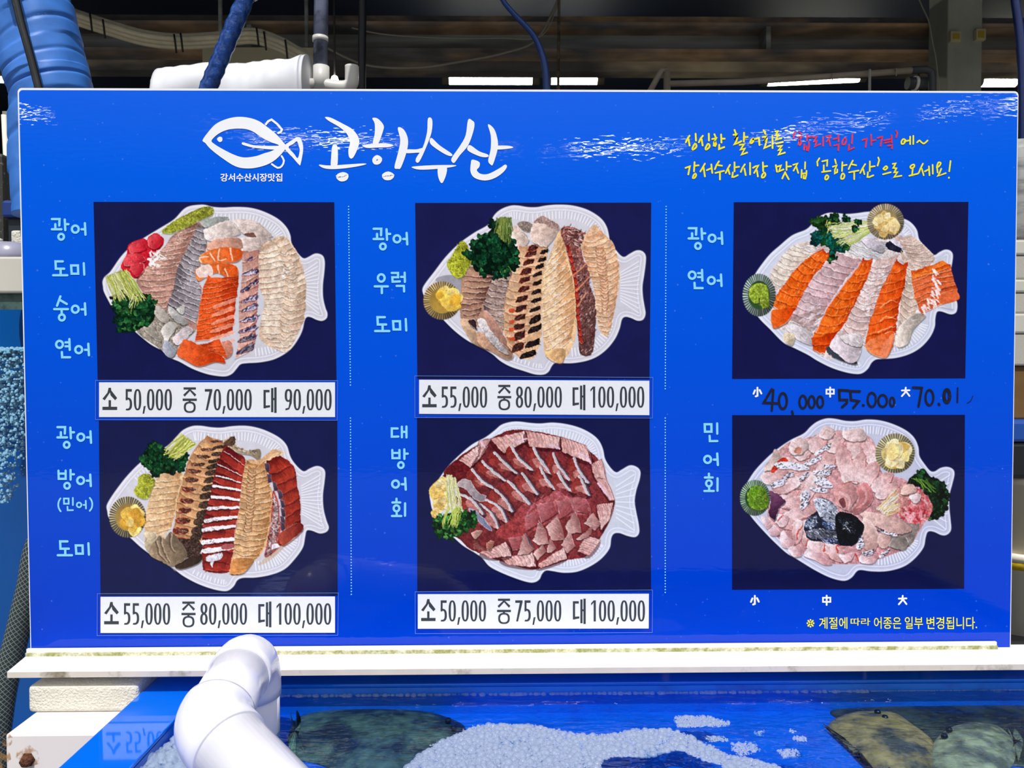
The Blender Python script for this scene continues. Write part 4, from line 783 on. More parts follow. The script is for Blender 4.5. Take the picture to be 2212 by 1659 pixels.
def print_croaker_sashimi():
    s = Ink(2212, 1639, (16, 20, 66), 16)
    O = [(122, 780), (130, 720), (165, 650), (240, 530), (330, 430), (430, 340), (560, 250), (680, 190), (740, 130), (800, 85), (880, 57), (960, 60), (1050, 78), (1140, 80), (1240, 66), (1360, 75), (1480, 110), (1590, 165), (1660, 230), (1695, 310), (1705, 390), (1750, 460), (1800, 520), (1840, 525), (1890, 495), (1950, 485), (2000, 505), (2015, 550), (1995, 640), (1970, 740), (1970, 850), (1980, 950), (1985, 1040), (1950, 1085), (1900, 1090), (1830, 1060), (1780, 1060), (1760, 1110), (1740, 1200), (1660, 1300), (1560, 1370), (1420, 1408), (1280, 1410), (1190, 1398), (1150, 1410), (1110, 1460), (1060, 1490), (1000, 1490), (900, 1460), (780, 1400), (680, 1340), (600, 1290), (530, 1250), (440, 1170), (350, 1080), (250, 970), (180, 880), (140, 830)]
    s.plate(O, [((930, 62), (1690, 300), 60), ((1750, 1160), (1300, 1410), 70)], ((1740, 790), (1970, 560), (1940, 1040), 8), (216, 218, 238), (166, 170, 202))
    F = s.fillet
    s.part('croaker_slices')
    s.poly([(330, 520), (420, 380), (560, 260), (700, 230), (860, 180), (1020, 170), (1240, 210), (1340, 380), (1380, 540), (1580, 600), (1700, 720), (1780, 900), (1700, 1060), (1600, 1200), (1380, 1290), (1180, 1340), (900, 1340), (680, 1260), (480, 1140), (380, 1010), (360, 860), (420, 720)], (204, 158, 156), (192, 140, 142), ((400, 400), (1500, 1200)), n=(.06, .1, .12))
    s.poly([(1450, 1060), (1700, 960), (1640, 1160), (1560, 1220), (1440, 1200)], (136, 124, 118), n=(.08, .1, .1))
    PW = (228, 200, 196)
    def petal(cx, cy, ln, wd, an, c=PW):
        ca, sa = math.cos(an), math.sin(an)
        T = lambda u, v: (cx+u*ca-v*sa, cy+u*sa+v*ca)
        s.flake([T(-ln/2, -wd*.25), T(-ln*.2, -wd/2), T(ln*.25, -wd*.48), T(ln/2, -wd*.1), T(ln*.45, wd*.2), T(0, wd/2), T(-ln*.4, wd*.35)], s.jit(c, .05), dark=(200, 150, 147), light=(238, 216, 213), nf=9)
        for k in range(3): s.line([T(-ln*.4, wd*(k-1)*.2), T(0, wd*(k-1)*.28), T(ln*.4, wd*(k-1)*.15)], (240, 220, 218) if k % 2 else (206, 150, 146), 5, 3, a=.35)
        s.line([T(-ln*.2, wd*.46), T(ln*.25, wd*.42), T(ln*.46, wd*.16)], (186, 84, 78), 7, 4, a=.55)
    for cx, cy, ln, wd, an in ((880, 470, 250, 130, -1.0), (960, 260, 220, 150, -.9), (1030, 420, 300, 120, -1.75), (1260, 330, 260, 130, -1.9), (1130, 300, 220, 120, -1.6), (1060, 470, 300, 120, -1.65), (1170, 490, 290, 120, -1.35), (1270, 550, 250, 130, -1.0), (1380, 620, 240, 110, -.75), (1420, 700, 220, 100, -.5), (700, 330, 240, 130, -.7), (800, 280, 200, 130, -.5), (560, 480, 300, 130, .3), (650, 600, 280, 140, 2.9), (520, 640, 260, 140, 2.8), (700, 720, 260, 120, 2.2), (560, 800, 240, 120, .2), (640, 900, 300, 110, -.3), (520, 980, 200, 110, .5), (700, 1080, 240, 110, 1.5), (620, 1060, 220, 90, 1.7), (820, 1220, 240, 130, .5), (940, 1240, 220, 120, .8), (420, 560, 240, 130, -.4)):
        petal(cx, cy, ln, wd, an)
    s.flake([(820, 190), (870, 125), (940, 150), (960, 190), (900, 240), (840, 230)], PW, nf=16); s.line([(850, 200), (880, 160), (910, 170), (890, 205)], (196, 160, 150), 10, 5, a=.7)
    s.flake([(1020, 200), (1050, 160), (1200, 150), (1230, 230), (1170, 260), (1060, 250)], PW, nf=16); s.flake([(550, 310), (590, 240), (680, 230), (720, 300), (660, 370), (570, 370)], PW, nf=14); s.poly([(590, 350), (630, 305), (665, 340), (640, 370)], (190, 130, 110))
    s.flake([(330, 510), (390, 400), (430, 325), (480, 400), (440, 500), (360, 520)], (230, 202, 192), nf=14); s.poly([(440, 440), (500, 405), (545, 430), (480, 470), (420, 540), (390, 520)], (188, 62, 44), n=(.1, .2, .1))
    for P in ([(1170, 880), (1300, 890), (1500, 940), (1640, 1040), (1500, 1080), (1340, 1020), (1230, 960)], [(1200, 960), (1260, 960), (1340, 1080), (1330, 1200), (1280, 1225), (1200, 1180)], [(1330, 1110), (1410, 1050), (1450, 1140), (1420, 1190), (1360, 1200)]): s.flake(P, (214, 182, 172), dark=(176, 140, 132), nf=14)
    s.flake([(1440, 1190), (1480, 1110), (1570, 1100), (1610, 1160), (1560, 1220)], (150, 138, 130))
    # curled ribbons along the lower edge
    for P in ([(380, 990), (430, 1010), (470, 1060), (450, 1090), (390, 1090), (370, 1040)], [(470, 1100), (500, 1050), (540, 1110), (600, 1150), (570, 1200), (490, 1190)], [(540, 1220), (590, 1190), (650, 1220), (660, 1270), (590, 1280)], [(680, 1270), (720, 1210), (790, 1240), (850, 1250), (930, 1340), (860, 1350), (780, 1310)], [(980, 1260), (1050, 1260), (1130, 1250), (1100, 1310), (1040, 1330)], [(1180, 1330), (1190, 1260), (1280, 1250), (1330, 1280), (1290, 1340)], [(440, 940), (500, 910), (550, 930), (520, 1000), (460, 1010)], [(300, 930), (360, 930), (400, 990), (350, 1030)]): s.flake(P, (232, 210, 210), (242, 226, 226), (196, 146, 148), 14)
    for q in ([(620, 1130), (630, 1060), (670, 1010)], [(700, 1180), (720, 1120)], [(860, 1230), (865, 1170)], [(980, 1240), (970, 1190), (1000, 1180)], [(1140, 1260), (1170, 1330)], [(450, 960), (500, 910)]): s.line(q, (192, 62, 46), 16, 8, a=.75)
    s.part('rolled_rose_slice')
    s.flake([(950, 740), (960, 670), (1020, 635), (1100, 640), (1150, 690), (1150, 770), (1100, 830), (1110, 880), (1040, 860), (970, 810)], (206, 150, 146), nf=20); s.flake([(1150, 690), (1220, 620), (1280, 680), (1285, 790), (1220, 860), (1140, 900), (1110, 860), (1170, 790)], (196, 128, 126), nf=24)
    s.poly([(990, 790), (1030, 760), (1060, 810), (1030, 850)], (120, 70, 74)); s.line([(1000, 720), (1060, 740), (1090, 800), (1070, 860)], (228, 186, 182), 30, 14, a=.7); s.line([(1190, 650), (1230, 720), (1220, 800), (1150, 850)], (220, 170, 168), 26, 12, a=.7); s.line([(1020, 640), (1110, 610), (1190, 630)], (196, 96, 76), 12, 6, a=.6)
    s.part('skin_on_slices')
    for P in ([(780, 360), (900, 285), (910, 310), (800, 385)], [(690, 450), (830, 385), (830, 420), (710, 480)], [(410, 455), (500, 440), (640, 455), (730, 500), (640, 520), (560, 500), (470, 500)], [(860, 470), (950, 465), (960, 500), (860, 500)], [(770, 520), (910, 515), (900, 560), (780, 555)], [(765, 590), (860, 585), (935, 640), (915, 675), (790, 640)], [(735, 670), (870, 670), (880, 715), (760, 700)], [(640, 590), (710, 535), (720, 560), (660, 610)], [(660, 720), (720, 690), (720, 760), (660, 790)], [(650, 810), (710, 770), (720, 810), (680, 860), (650, 860)], [(390, 650), (440, 600), (530, 590), (500, 640), (420, 670)], [(500, 560), (580, 530), (590, 560), (510, 590)], [(1150, 1130), (1200, 1110), (1210, 1200), (1150, 1210)], [(1200, 1240), (1290, 1220), (1280, 1260), (1210, 1270)], [(1340, 1040), (1500, 1080), (1490, 1100), (1350, 1060)], [(1350, 1270), (1430, 1210), (1430, 1240), (1370, 1290)]):
        if P[0] == (1150, 1130): s.part('skin_on_slices', True)
        s.poly([(x+4, y+10) for x, y in P], (120, 80, 86), a=.5)
        s.poly(P, (236, 234, 242), (214, 210, 224), n=(.05, .08, .05)); s.speck(P, 22, [(34, 34, 50)], 5, 9, .85, 1.5, -.4)
    s.part('dark_fish_skin')
    D = [(690, 1000), (740, 910), (800, 870), (800, 790), (860, 760), (970, 830), (980, 900), (1100, 900), (1200, 980), (1210, 1060), (1130, 1180), (1010, 1180), (900, 1160), (740, 1130), (690, 1060)]
    s.poly(D, (40, 44, 60), n=(.3, .4, .3))
    for P, c in (([(770, 790), (830, 760), (970, 830), (970, 980), (890, 980), (830, 930), (800, 870)], (196, 202, 218)), ([(690, 1010), (720, 930), (800, 920), (790, 1000), (740, 1030)], (120, 134, 160)), ([(700, 1060), (800, 1030), (960, 1060), (960, 1130), (760, 1120)], (116, 116, 130)), ([(850, 980), (960, 980), (960, 1040), (880, 1030)], (90, 116, 160)), ([(820, 1120), (970, 1120), (960, 1165), (860, 1150)], (130, 140, 190))):
        s.poly(P, c, tuple(v*.6 for v in c), n=(.2, .3, .2)); s.speck(P, 46, [(20, 22, 36), (228, 232, 240)], 5, 10, .8, 2.4, .6)
    s.poly([(970, 900), (1100, 900), (1210, 990), (1190, 1080), (1110, 1180), (1000, 1170), (970, 1060)], (14, 16, 26), n=(.5, .6, .3)); s.speck([(1000, 950), (1140, 960), (1130, 1060), (1010, 1050)], 40, [(96, 104, 122)], 4, 9, .6, 3); s.speck([(1030, 980), (1110, 990), (1100, 1050), (1040, 1040)], 12, [(230, 234, 240)], 5, 12, .8, 1.5)
    s.part('shiso_leaf')
    s.flake([(370, 700), (440, 720), (520, 790), (470, 840), (440, 920), (420, 960), (370, 900), (390, 800)], (96, 52, 82), (130, 80, 110), (60, 28, 56), 18)
    s.part('radish_sprouts')
    s.leaves([(1600, 620), (1680, 540), (1740, 500), (1800, 570), (1890, 630), (1960, 700), (1940, 780), (1930, 900), (1880, 930), (1800, 950), (1790, 800), (1760, 700)], 120, 44, ((14, 42, 28), (20, 54, 34), (10, 30, 22), (34, 76, 40)))
    s.stems((1640, 580), (1760, 600), (1720, 660), (1840, 700), 12, ((120, 160, 60), (80, 120, 46)), 8, 10)
    s.part('garnish_heap')
    G = [(1330, 840), (1420, 780), (1500, 690), (1580, 635), (1660, 660), (1760, 730), (1820, 830), (1780, 950), (1660, 990), (1560, 960), (1500, 900), (1420, 920)]
    s.poly(G, (206, 160, 148), (190, 110, 110), ((1400, 800), (1700, 950)), n=(.1, .16, .16))
    s.stems((1330, 850), (1420, 920), (1500, 700), (1520, 860), 26, ((238, 214, 160), (226, 190, 130), (246, 232, 206)), 9, 20)
    s.speck([(1500, 900), (1600, 850), (1740, 850), (1770, 950), (1600, 980)], 70, [(196, 56, 66), (226, 150, 160), (170, 40, 52), (240, 190, 196)], 10, 24, .8, 1.8)
    s.speck([(1580, 700), (1700, 690), (1780, 800), (1640, 830)], 36, [(186, 50, 60), (226, 160, 160), (236, 200, 196)], 10, 22, .6, 2)
    s.flake([(1615, 745), (1650, 725), (1720, 740), (1690, 800), (1640, 790)], (240, 208, 208)); s.flake([(1560, 660), (1640, 640), (1680, 700), (1600, 730), (1540, 720)], (222, 184, 170))
    s.cup(1490, 365, 170, 172, (222, 216, 176), (108, 96, 56), (196, 168, 96))
    s.ginger(1500, 375, 142, 145, 22, ((238, 214, 144), (226, 190, 104), (244, 228, 180)))
    s.cup(250, 760, 130, 155, (196, 218, 190), (34, 76, 44), (40, 84, 38))
    s.wasabi([(180, 720), (230, 660), (300, 655), (340, 690), (360, 740), (375, 800), (350, 850), (300, 870), (240, 860), (190, 810)], (116, 158, 44))
    s.speck([(190, 720), (300, 665), (360, 780), (290, 860), (200, 800)], 30, [(60, 96, 24)], 4, 9, .7, 4)
    return s.finish()
# ---------------------------------------------------------------- the menu sign
GAIN = 0.98
def ink_mat(name, c, rough=.12):
    m = bpy.data.materials.new(name); m.use_nodes = True; b = m.node_tree.nodes['Principled BSDF']
    b.inputs['Base Color'].default_value = tuple(v*GAIN for v in lin(c))+(1,); b.inputs['Roughness'].default_value = rough; b.inputs['Specular IOR Level'].default_value = .28
    return m
def sheet_relief(m, scale=26, strength=.0145):
    t = m.node_tree; n = t.nodes; l = t.links; b = n['Principled BSDF']
    tc = n.new('ShaderNodeTexCoord'); mp = n.new('ShaderNodeMapping'); mp.inputs['Scale'].default_value = (1, 1, 3.0); l.new(tc.outputs['Object'], mp.inputs[0])
    nz = n.new('ShaderNodeTexNoise'); nz.inputs['Scale'].default_value = 60; nz.inputs['Detail'].default_value = 1; nz.inputs['Roughness'].default_value = .45; l.new(mp.outputs[0], nz.inputs[0])
    bp = n.new('ShaderNodeBump'); bp.inputs['Strength'].default_value = strength; bp.inputs['Distance'].default_value = .004
    l.new(nz.outputs[0], bp.inputs['Height']); l.new(bp.outputs[0], b.inputs['Normal'])
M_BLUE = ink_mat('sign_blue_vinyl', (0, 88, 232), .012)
def _blue():
    m = M_BLUE; t = m.node_tree; n = t.nodes; l = t.links; b = n['Principled BSDF']
    tc = n.new('ShaderNodeTexCoord'); sp = n.new('ShaderNodeSeparateXYZ'); l.new(tc.outputs['Object'], sp.inputs[0])
    # lighter blue at the head: mostly the sky's veiling reflection, put into the colour
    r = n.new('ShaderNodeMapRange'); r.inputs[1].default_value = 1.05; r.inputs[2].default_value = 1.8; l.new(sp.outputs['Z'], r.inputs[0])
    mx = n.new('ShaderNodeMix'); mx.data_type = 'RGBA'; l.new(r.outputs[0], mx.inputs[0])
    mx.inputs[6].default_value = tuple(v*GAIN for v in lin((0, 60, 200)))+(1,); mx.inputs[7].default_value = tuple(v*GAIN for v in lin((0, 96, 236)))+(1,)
    # dried splashes
    vo = n.new('ShaderNodeTexVoronoi'); vo.inputs['Scale'].default_value = 70; l.new(tc.outputs['Object'], vo.inputs[0])
    nz = n.new('ShaderNodeTexNoise'); nz.inputs['Scale'].default_value = 60; nz.inputs['Detail'].default_value = 2; l.new(tc.outputs['Object'], nz.inputs[0])
    ad = n.new('ShaderNodeMath'); ad.operation = 'MULTIPLY_ADD'; ad.inputs[1].default_value = .35; l.new(nz.outputs[0], ad.inputs[0]); l.new(vo.outputs['Distance'], ad.inputs[2])
    k = n.new('ShaderNodeMapRange'); k.inputs[1].default_value = .26; k.inputs[2].default_value = .16; k.inputs[3].default_value = 0; k.inputs[4].default_value = .30; l.new(ad.outputs[0], k.inputs[0])
    m2 = n.new('ShaderNodeMix'); m2.data_type = 'RGBA'; l.new(k.outputs[0], m2.inputs[0]); l.new(mx.outputs[2], m2.inputs[6]); m2.inputs[7].default_value = lin((120, 170, 240))+(1,)
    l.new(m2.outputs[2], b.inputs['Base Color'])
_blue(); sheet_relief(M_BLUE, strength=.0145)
M_WHITE = ink_mat('white_print', (246, 248, 252)); M_CYAN = ink_mat('light_blue_print', (140, 220, 255)); M_YEL = ink_mat('yellow_print', (250, 238, 28)); M_RED = ink_mat('red_print', (226, 44, 74))
M_BLACK = mat('marker_ink', (14, 16, 38), .35, c2=(24, 34, 96), ns=220, thr=(.56, .7)); M_PAPER = mat('label_paper', (236, 238, 242), .3, var=.015, vs=200); M_GREY = ink_mat('grey_print', (62, 68, 74))
M_PANEL = mat('white_foam_panel', (240, 242, 244), .5)
M_FILM = clear_mat('laminate_film', (232, 240, 252), .06, 1.6)
def ink_print():
    m = bpy.data.materials.new('photo_ink'); m.use_nodes = True; n = m.node_tree.nodes; b = n['Principled BSDF']
    a = n.new('ShaderNodeAttribute'); a.attribute_name = 'ink'; m.node_tree.links.new(a.outputs['Color'], b.inputs['Base Color'])
    b.inputs['Roughness'].default_value = .06; b.inputs['Specular IOR Level'].default_value = .25
    return m
M_INK = ink_print(); sheet_relief(M_INK, strength=.012)
SIGN = thing('menu_sign', 'wide blue menu sign showing six photos of raw fish platters with prices', 'sign', (0, 0.003, 0.995))
def px_mesh(name, V, F, Y, m, parent=SIGN, label=None, lay=None):
    Q = board_np(V, Y)
    if lay is not None: Q[:, 1] -= np.array(lay)*1.2e-5          # strokes printed one over the other
    me = bpy.data.meshes.new(name); me.from_pydata([tuple(v) for v in Q], [], F); me.update()
    o = link(name, me, m, parent, label)
    return o
def ribbon(pts, w, closed=False, curve=3, w1=None, butt=False):
    P = [tuple(p) for p in pts]
    if curve and len(P) > 2: P = smooth(P, curve, closed)
    n = len(P); V = []; F = []; w1 = w if w1 is None else w1
    for i in range(n):
        a = P[i-1] if (closed or i) else P[0]; c = P[(i+1) % n] if (closed or i < n-1) else P[-1]; b = P[i]
        d0 = (b[0]-a[0], b[1]-a[1]); d1 = (c[0]-b[0], c[1]-b[1])
        l0 = math.hypot(*d0) or 1; l1 = math.hypot(*d1) or 1
        if math.hypot(*d0) == 0: d0, l0 = d1, l1
        if math.hypot(*d1) == 0: d1, l1 = d0, l0
        n0 = (-d0[1]/l0, d0[0]/l0); n1 = (-d1[1]/l1, d1[0]/l1)
        k = (n0[0]+n1[0], n0[1]+n1[1]); q = math.hypot(*k)
        if q < .5: k, q = n1, 1
        k = (k[0]/q, k[1]/q); mit = 1/max(.5, k[0]*n1[0]+k[1]*n1[1])
        r = (w+(w1-w)*i/max(1, n-1))/2*mit
        V += [(b[0]+k[0]*r, b[1]+k[1]*r), (b[0]-k[0]*r, b[1]-k[1]*r)]
    m = n if closed else n-1
    for i in range(m): j = (i+1) % n; F.append((2*i, 2*j, 2*j+1, 2*i+1))
    if not closed and not butt:
        for e, (p, q, r) in ((0, (P[0], P[1], w/2)), (1, (P[-1], P[-2], w1/2))):
            an = math.atan2(p[1]-q[1], p[0]-q[0]); b = len(V)
            V += [(p[0]+r*math.cos(an+t), p[1]+r*math.sin(an+t)) for t in np.linspace(-math.pi/2, math.pi/2, 7)]
            F.append(tuple(range(b, b+7)))
    return V, F
class Lettering:
    """strokes in the coordinates of an enlarged crop: origin + point/scale"""
    def __init__(s, ox, oy, sc): s.o = (ox, oy); s.s = sc; s.V = []; s.F = []; s.Lr = []; s.k = 0
    def _add(s, V, F):
        s.k += 1; s.Lr += [s.k % 9]*len(V); b = len(s.V); s.V += [(s.o[0]+x/s.s, s.o[1]+y/s.s) for x, y in V]; s.F += [tuple(b+k for k in f) for f in F]
    def st(s, w, *strokes, curve=0, closed=False):
        for p in strokes: s._add(*ribbon(p, w, closed, curve))
        return s
    def ring(s, w, x, y, rx, ry):
        s._add(*ribbon([(x+rx*math.cos(t), y+ry*math.sin(t)) for t in np.linspace(0, 2*math.pi, 28, endpoint=False)], w, True, 0)); return s
    def fill(s, *polys, curve=4):
        for p in polys:
            q = smooth(p, curve) if curve else p; s._add(q, [tuple(range(len(q)))])
        return s
    def move(s, dx, dy): s.V = [(x+dx, y+dy) for x, y in s.V]; return s
    def merge(s, o): s.Lr += o.Lr; b = len(s.V); s.V += o.V; s.F += [tuple(b+k for k in f) for f in o.F]; return s
    def build(s, name, m, Y=-.0010, parent=SIGN, label=None): return px_mesh(name, s.V, s.F, Y, m, parent, label, s.Lr)
# rounded printed syllables (crop scale 10.367)
Z = 10.367
def gwang(): return Lettering(90, 460, Z).st(52, [(230, 137), (400, 137), (395, 282)], [(305, 252), (308, 365)], [(230, 366), (443, 366)], [(518, 148), (530, 384)], [(530, 252), (600, 252)]).ring(52, 437, 534, 62, 65)
def eo(): return Lettering(90, 460, Z).ring(52, 753, 362, 76, 79).st(52, [(893, 366), (970, 366)], [(968, 230), (982, 487)])
def do(): return Lettering(90, 460, Z).st(52, [(474, 1085), (310, 1085), (318, 1249), (504, 1249)], [(424, 1260), (426, 1385)], [(258, 1395), (575, 1395)])
def mi(): return Lettering(90, 460, Z).st(52, [(660, 1176), (812, 1176), (818, 1360), (672, 1360)], closed=True).st(50, [(943, 1126), (955, 1383)])
def sung(): return Lettering(90, 620, Z).st(52, [(420, 210), (345, 418)], [(400, 285), (563, 380)], [(282, 495), (588, 495)], [(448, 500), (450, 620)]).ring(52, 453, 682, 65, 68)
def yeon(): return Lettering(90, 620, Z).ring(52, 400, 1285, 75, 79).st(50, [(532, 1240), (620, 1240)], [(532, 1328), (620, 1328)]).st(52, [(621, 1167), (629, 1408)], [(453, 1457), (460, 1574), (636, 1574)])
def u_(): return Lettering(790, 480, Z).ring(52, 348, 1249, 75, 82).st(52, [(202, 1437), (495, 1437)], [(360, 1440), (362, 1588)])
def reok(): return Lettering(790, 480, Z).st(50, [(582, 1136), (724, 1136), (724, 1233), (595, 1233), (603, 1333), (765, 1326)], [(790, 1225), (870, 1225)], [(872, 1130), (877, 1338)], [(692, 1427), (855, 1427), (860, 1552)])
def bang(): return Lettering(100, 900, Z).st(50, [(273, 1210), (279, 1392), (434, 1392), (434, 1210)], [(280, 1276), (430, 1276)], [(543, 1195), (545, 1410)], [(545, 1291), (620, 1291)]).ring(50, 466, 1548, 61, 64)
def min_(): return Lettering(1500, 900, 9.22).st(46, [(205, 152), (338, 152), (340, 300), (210, 300)], closed=True).st(44, [(453, 135), (455, 340)], [(303, 382), (308, 487), (458, 485)])
def dae(): return Lettering(820, 900, 7.21).st(35, [(280, 184), (190, 184), (190, 313), (292, 310)], [(347, 157), (347, 322)], [(418, 154), (418, 324)], [(347, 237), (418, 237)])
def hoe(): return Lettering(820, 900, 7.21).st(35, [(263, 1278), (263, 1335)], [(200, 1337), (322, 1337)], [(265, 1480), (267, 1540)], [(192, 1547), (338, 1547)], [(397, 1350), (396, 1543)]).ring(35, 263, 1428, 44, 47)
def word(name, *sy):
    L_ = Lettering(0, 0, 1)
    for f, dx, dy in sy: L_.merge(f().move(dx, dy))
    return L_
def build_sign():
    # panel, blue sheet
    def rr(x0, y0, x1, y1, x2, y2, x3, y3, r):
        out = []
        for (cx, cy, a0) in ((x0+r, y0+r, 180), (x1-r, y1+r, 270)):
            out += [(cx+r*math.cos(math.radians(a0+k*15)), cy+r*math.sin(math.radians(a0+k*15))) for k in range(7)]
        return out+[(x2, y2), (x3, y3)]
    O = rr(38, 190, 2200, 197, 2183, 1402, 66, 1410, 9); P = board_np(O, 0.0); n = len(P)
    V = [tuple(p) for p in P]+[(p[0], .006, p[2]) for p in P]
    MB().add(V, [tuple(range(n)), tuple(range(2*n-1, n-1, -1))]+[(i, n+i, n+(i+1) % n, (i+1) % n) for i in range(n)]).build('panel', M_PANEL, SIGN, label='white edged rigid panel')
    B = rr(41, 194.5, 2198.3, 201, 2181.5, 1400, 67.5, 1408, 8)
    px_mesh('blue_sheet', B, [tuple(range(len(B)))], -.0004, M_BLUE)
    T = [(gwang, 0, 0), (eo, 0, 0)]; D = [(do, 0, 0), (mi, 0, 0)]
    mv = lambda L_, dx, dy: [(f, a+dx, b+dy) for f, a, b in L_]
    yeoneo = [(yeon, 0, 0), (eo, 7.4, 260.4)]
    for nm, L_ in (('flounder_lettering', T), ('flounder_lettering', mv(T, 12.0, 449.5)), ('flounder_lettering', mv(T, 695, 21)), ('flounder_lettering', mv(T, 1375.5, 19.8)),
                   ('bream_lettering', D), ('bream_lettering', mv(D, 10, 604.8)), ('bream_lettering', mv(D, 695.5, 120.5)), ('mullet_lettering', [(sung, 0, 0), (eo, 0, 173)]),
                   ('salmon_lettering', yeoneo), ('salmon_lettering', mv(yeoneo, 1366.5, -149.5)), ('rockfish_lettering', [(u_, 0, 0), (reok, 0, 0)]), ('yellowtail_lettering', [(bang, 0, 0), (eo, 11.5, 543)]),
                   ('large_yellowtail_lettering', [(dae, 0, 0), (bang, 721, -44.6), (eo, 691.8, 550.7), (hoe, 0, 0)]), ('croaker_lettering', [(min_, 0, 0), (eo, 1365.9, 497.5), (hoe, 674.9, -54)])):
        word(nm, *L_).build(nm, M_CYAN)
    small = Lettering(100, 1060, Z)
    small.st(38, [(318, 172), (282, 235), (268, 320), (284, 400), (323, 462)], [(975, 162), (1015, 225), (1030, 305), (1015, 390), (973, 450)], curve=3)
    small.st(38, [(395, 175), (500, 175), (502, 292), (398, 292)], closed=True).st(37, [(595, 160), (597, 322)], [(474, 358), (478, 438), (598, 435)], [(835, 318), (880, 318)], [(885, 225), (890, 398)]).ring(37, 735, 318, 51, 53)
    small.build('croaker_note_lettering', M_CYAN)
    # brush logo
    C = Lettering(400, 220, 2.765)
    C.fill([(835, 92), (870, 95), (940, 130), (1000, 165), (1036, 215), (1035, 265), (1003, 333), (980, 330), (975, 285), (985, 240), (965, 190), (920, 150), (860, 115)], [(880, 262), (905, 258), (912, 300), (907, 385), (872, 385), (872, 330)], [(800, 375), (870, 380), (1065, 368), (1065, 378), (970, 395), (880, 402), (825, 395)],
           [(1118, 98), (1150, 100), (1185, 140), (1180, 180), (1150, 255), (1120, 255), (1132, 190), (1132, 130)], [(1058, 260), (1120, 250), (1200, 248), (1243, 258), (1220, 270), (1150, 273), (1085, 275)], [(1270, 155), (1305, 165), (1330, 220), (1325, 290), (1290, 390), (1270, 400), (1250, 390), (1270, 310), (1285, 230)], [(1318, 285), (1380, 284), (1425, 275), (1420, 300), (1380, 304), (1318, 306)],
           [(1450, 100), (1475, 105), (1472, 180), (1440, 270), (1400, 355), (1380, 360), (1380, 335), (1420, 270), (1445, 180)], [(1470, 215), (1520, 260), (1592, 310), (1585, 324), (1540, 306), (1466, 252)], [(1352, 390), (1400, 383), (1500, 378), (1612, 378), (1600, 388), (1510, 400), (1400, 405)], [(1513, 390), (1560, 390), (1560, 430), (1540, 480), (1525, 480), (1510, 440)],
           [(1690, 107), (1715, 112), (1728, 130), (1720, 180), (1690, 260), (1640, 320), (1610, 362), (1595, 360), (1592, 335), (1640, 265), (1675, 200)], [(1700, 258), (1755, 295), (1808, 315), (1805, 330), (1760, 326), (1688, 290)], [(1808, 135), (1840, 155), (1860, 200), (1868, 270), (1840, 370), (1825, 375), (1810, 350), (1825, 280), (1825, 200)], [(1855, 263), (1930, 262), (1960, 272), (1930, 280), (1857, 284)],
           [(1715, 345), (1757, 360), (1757, 388), (1742, 408), (1765, 430), (1812, 430), (1880, 395), (1910, 375), (1922, 387), (1900, 420), (1850, 455), (1790, 470), (1730, 455), (1705, 420), (1706, 370)])
    C.st(26, [(915, 445), (940, 433), (962, 440), (955, 458), (930, 462)], closed=True, curve=3).st(24, [(1130, 345), (1146, 330), (1164, 342), (1155, 360), (1136, 362)], [(1188, 440), (1212, 428), (1236, 440), (1222, 455), (1198, 455)], closed=True, curve=3)
    C.build('shop_name_lettering', M_WHITE, label='white brush-stroke shop name')
    K = Lettering(400, 220, 2.765)
    out = smooth([(103, 232), (130, 190), (180, 135), (240, 105), (310, 90), (380, 95), (440, 115), (490, 150), (545, 195), (600, 258), (604, 272), (565, 322), (510, 365), (440, 390), (370, 398), (300, 385), (220, 335), (150, 280), (120, 245)], 6)
    inn = smooth([(158, 230), (200, 190), (260, 165), (340, 160), (400, 175), (460, 215), (510, 240), (562, 262), (520, 292), (470, 308), (420, 325), (350, 332), (290, 315), (220, 280), (172, 250)], 6)
    def ringfill(o, i):
        o = resample(o+[o[0]], 121)[:-1]; i = resample(i+[i[0]], 121)[:-1]
        K._add(o+i, [(k, (k+1) % 120, 120+(k+1) % 120, 120+k) for k in range(120)])
    ringfill(out, inn)
    K.fill([(338, 247), (348, 242), (400, 257), (450, 262), (540, 263), (575, 262), (560, 284), (480, 282), (400, 272), (346, 257)], [(190, 222), (205, 208), (221, 214), (220, 234), (204, 240)])
    K.st(13, [(482, 134), (516, 106), (578, 166), (556, 186)], curve=2).st(11, [(518, 372), (552, 394), (577, 384), (590, 352), (576, 324)], curve=2)
    ringfill(smooth([(592, 262), (648, 222), (670, 210), (692, 222), (705, 280), (690, 370), (680, 375), (640, 330), (598, 286)], 6), smooth([(618, 272), (645, 252), (668, 236), (678, 262), (684, 292), (672, 336), (650, 310)], 6))
    K.build('fish_logo', M_WHITE, label='white fish drawing')
    # handwritten slogan
    A = Lettering(1470, 270, 9.217); A2 = Lettering(1470, 270, 9.217); w = 35
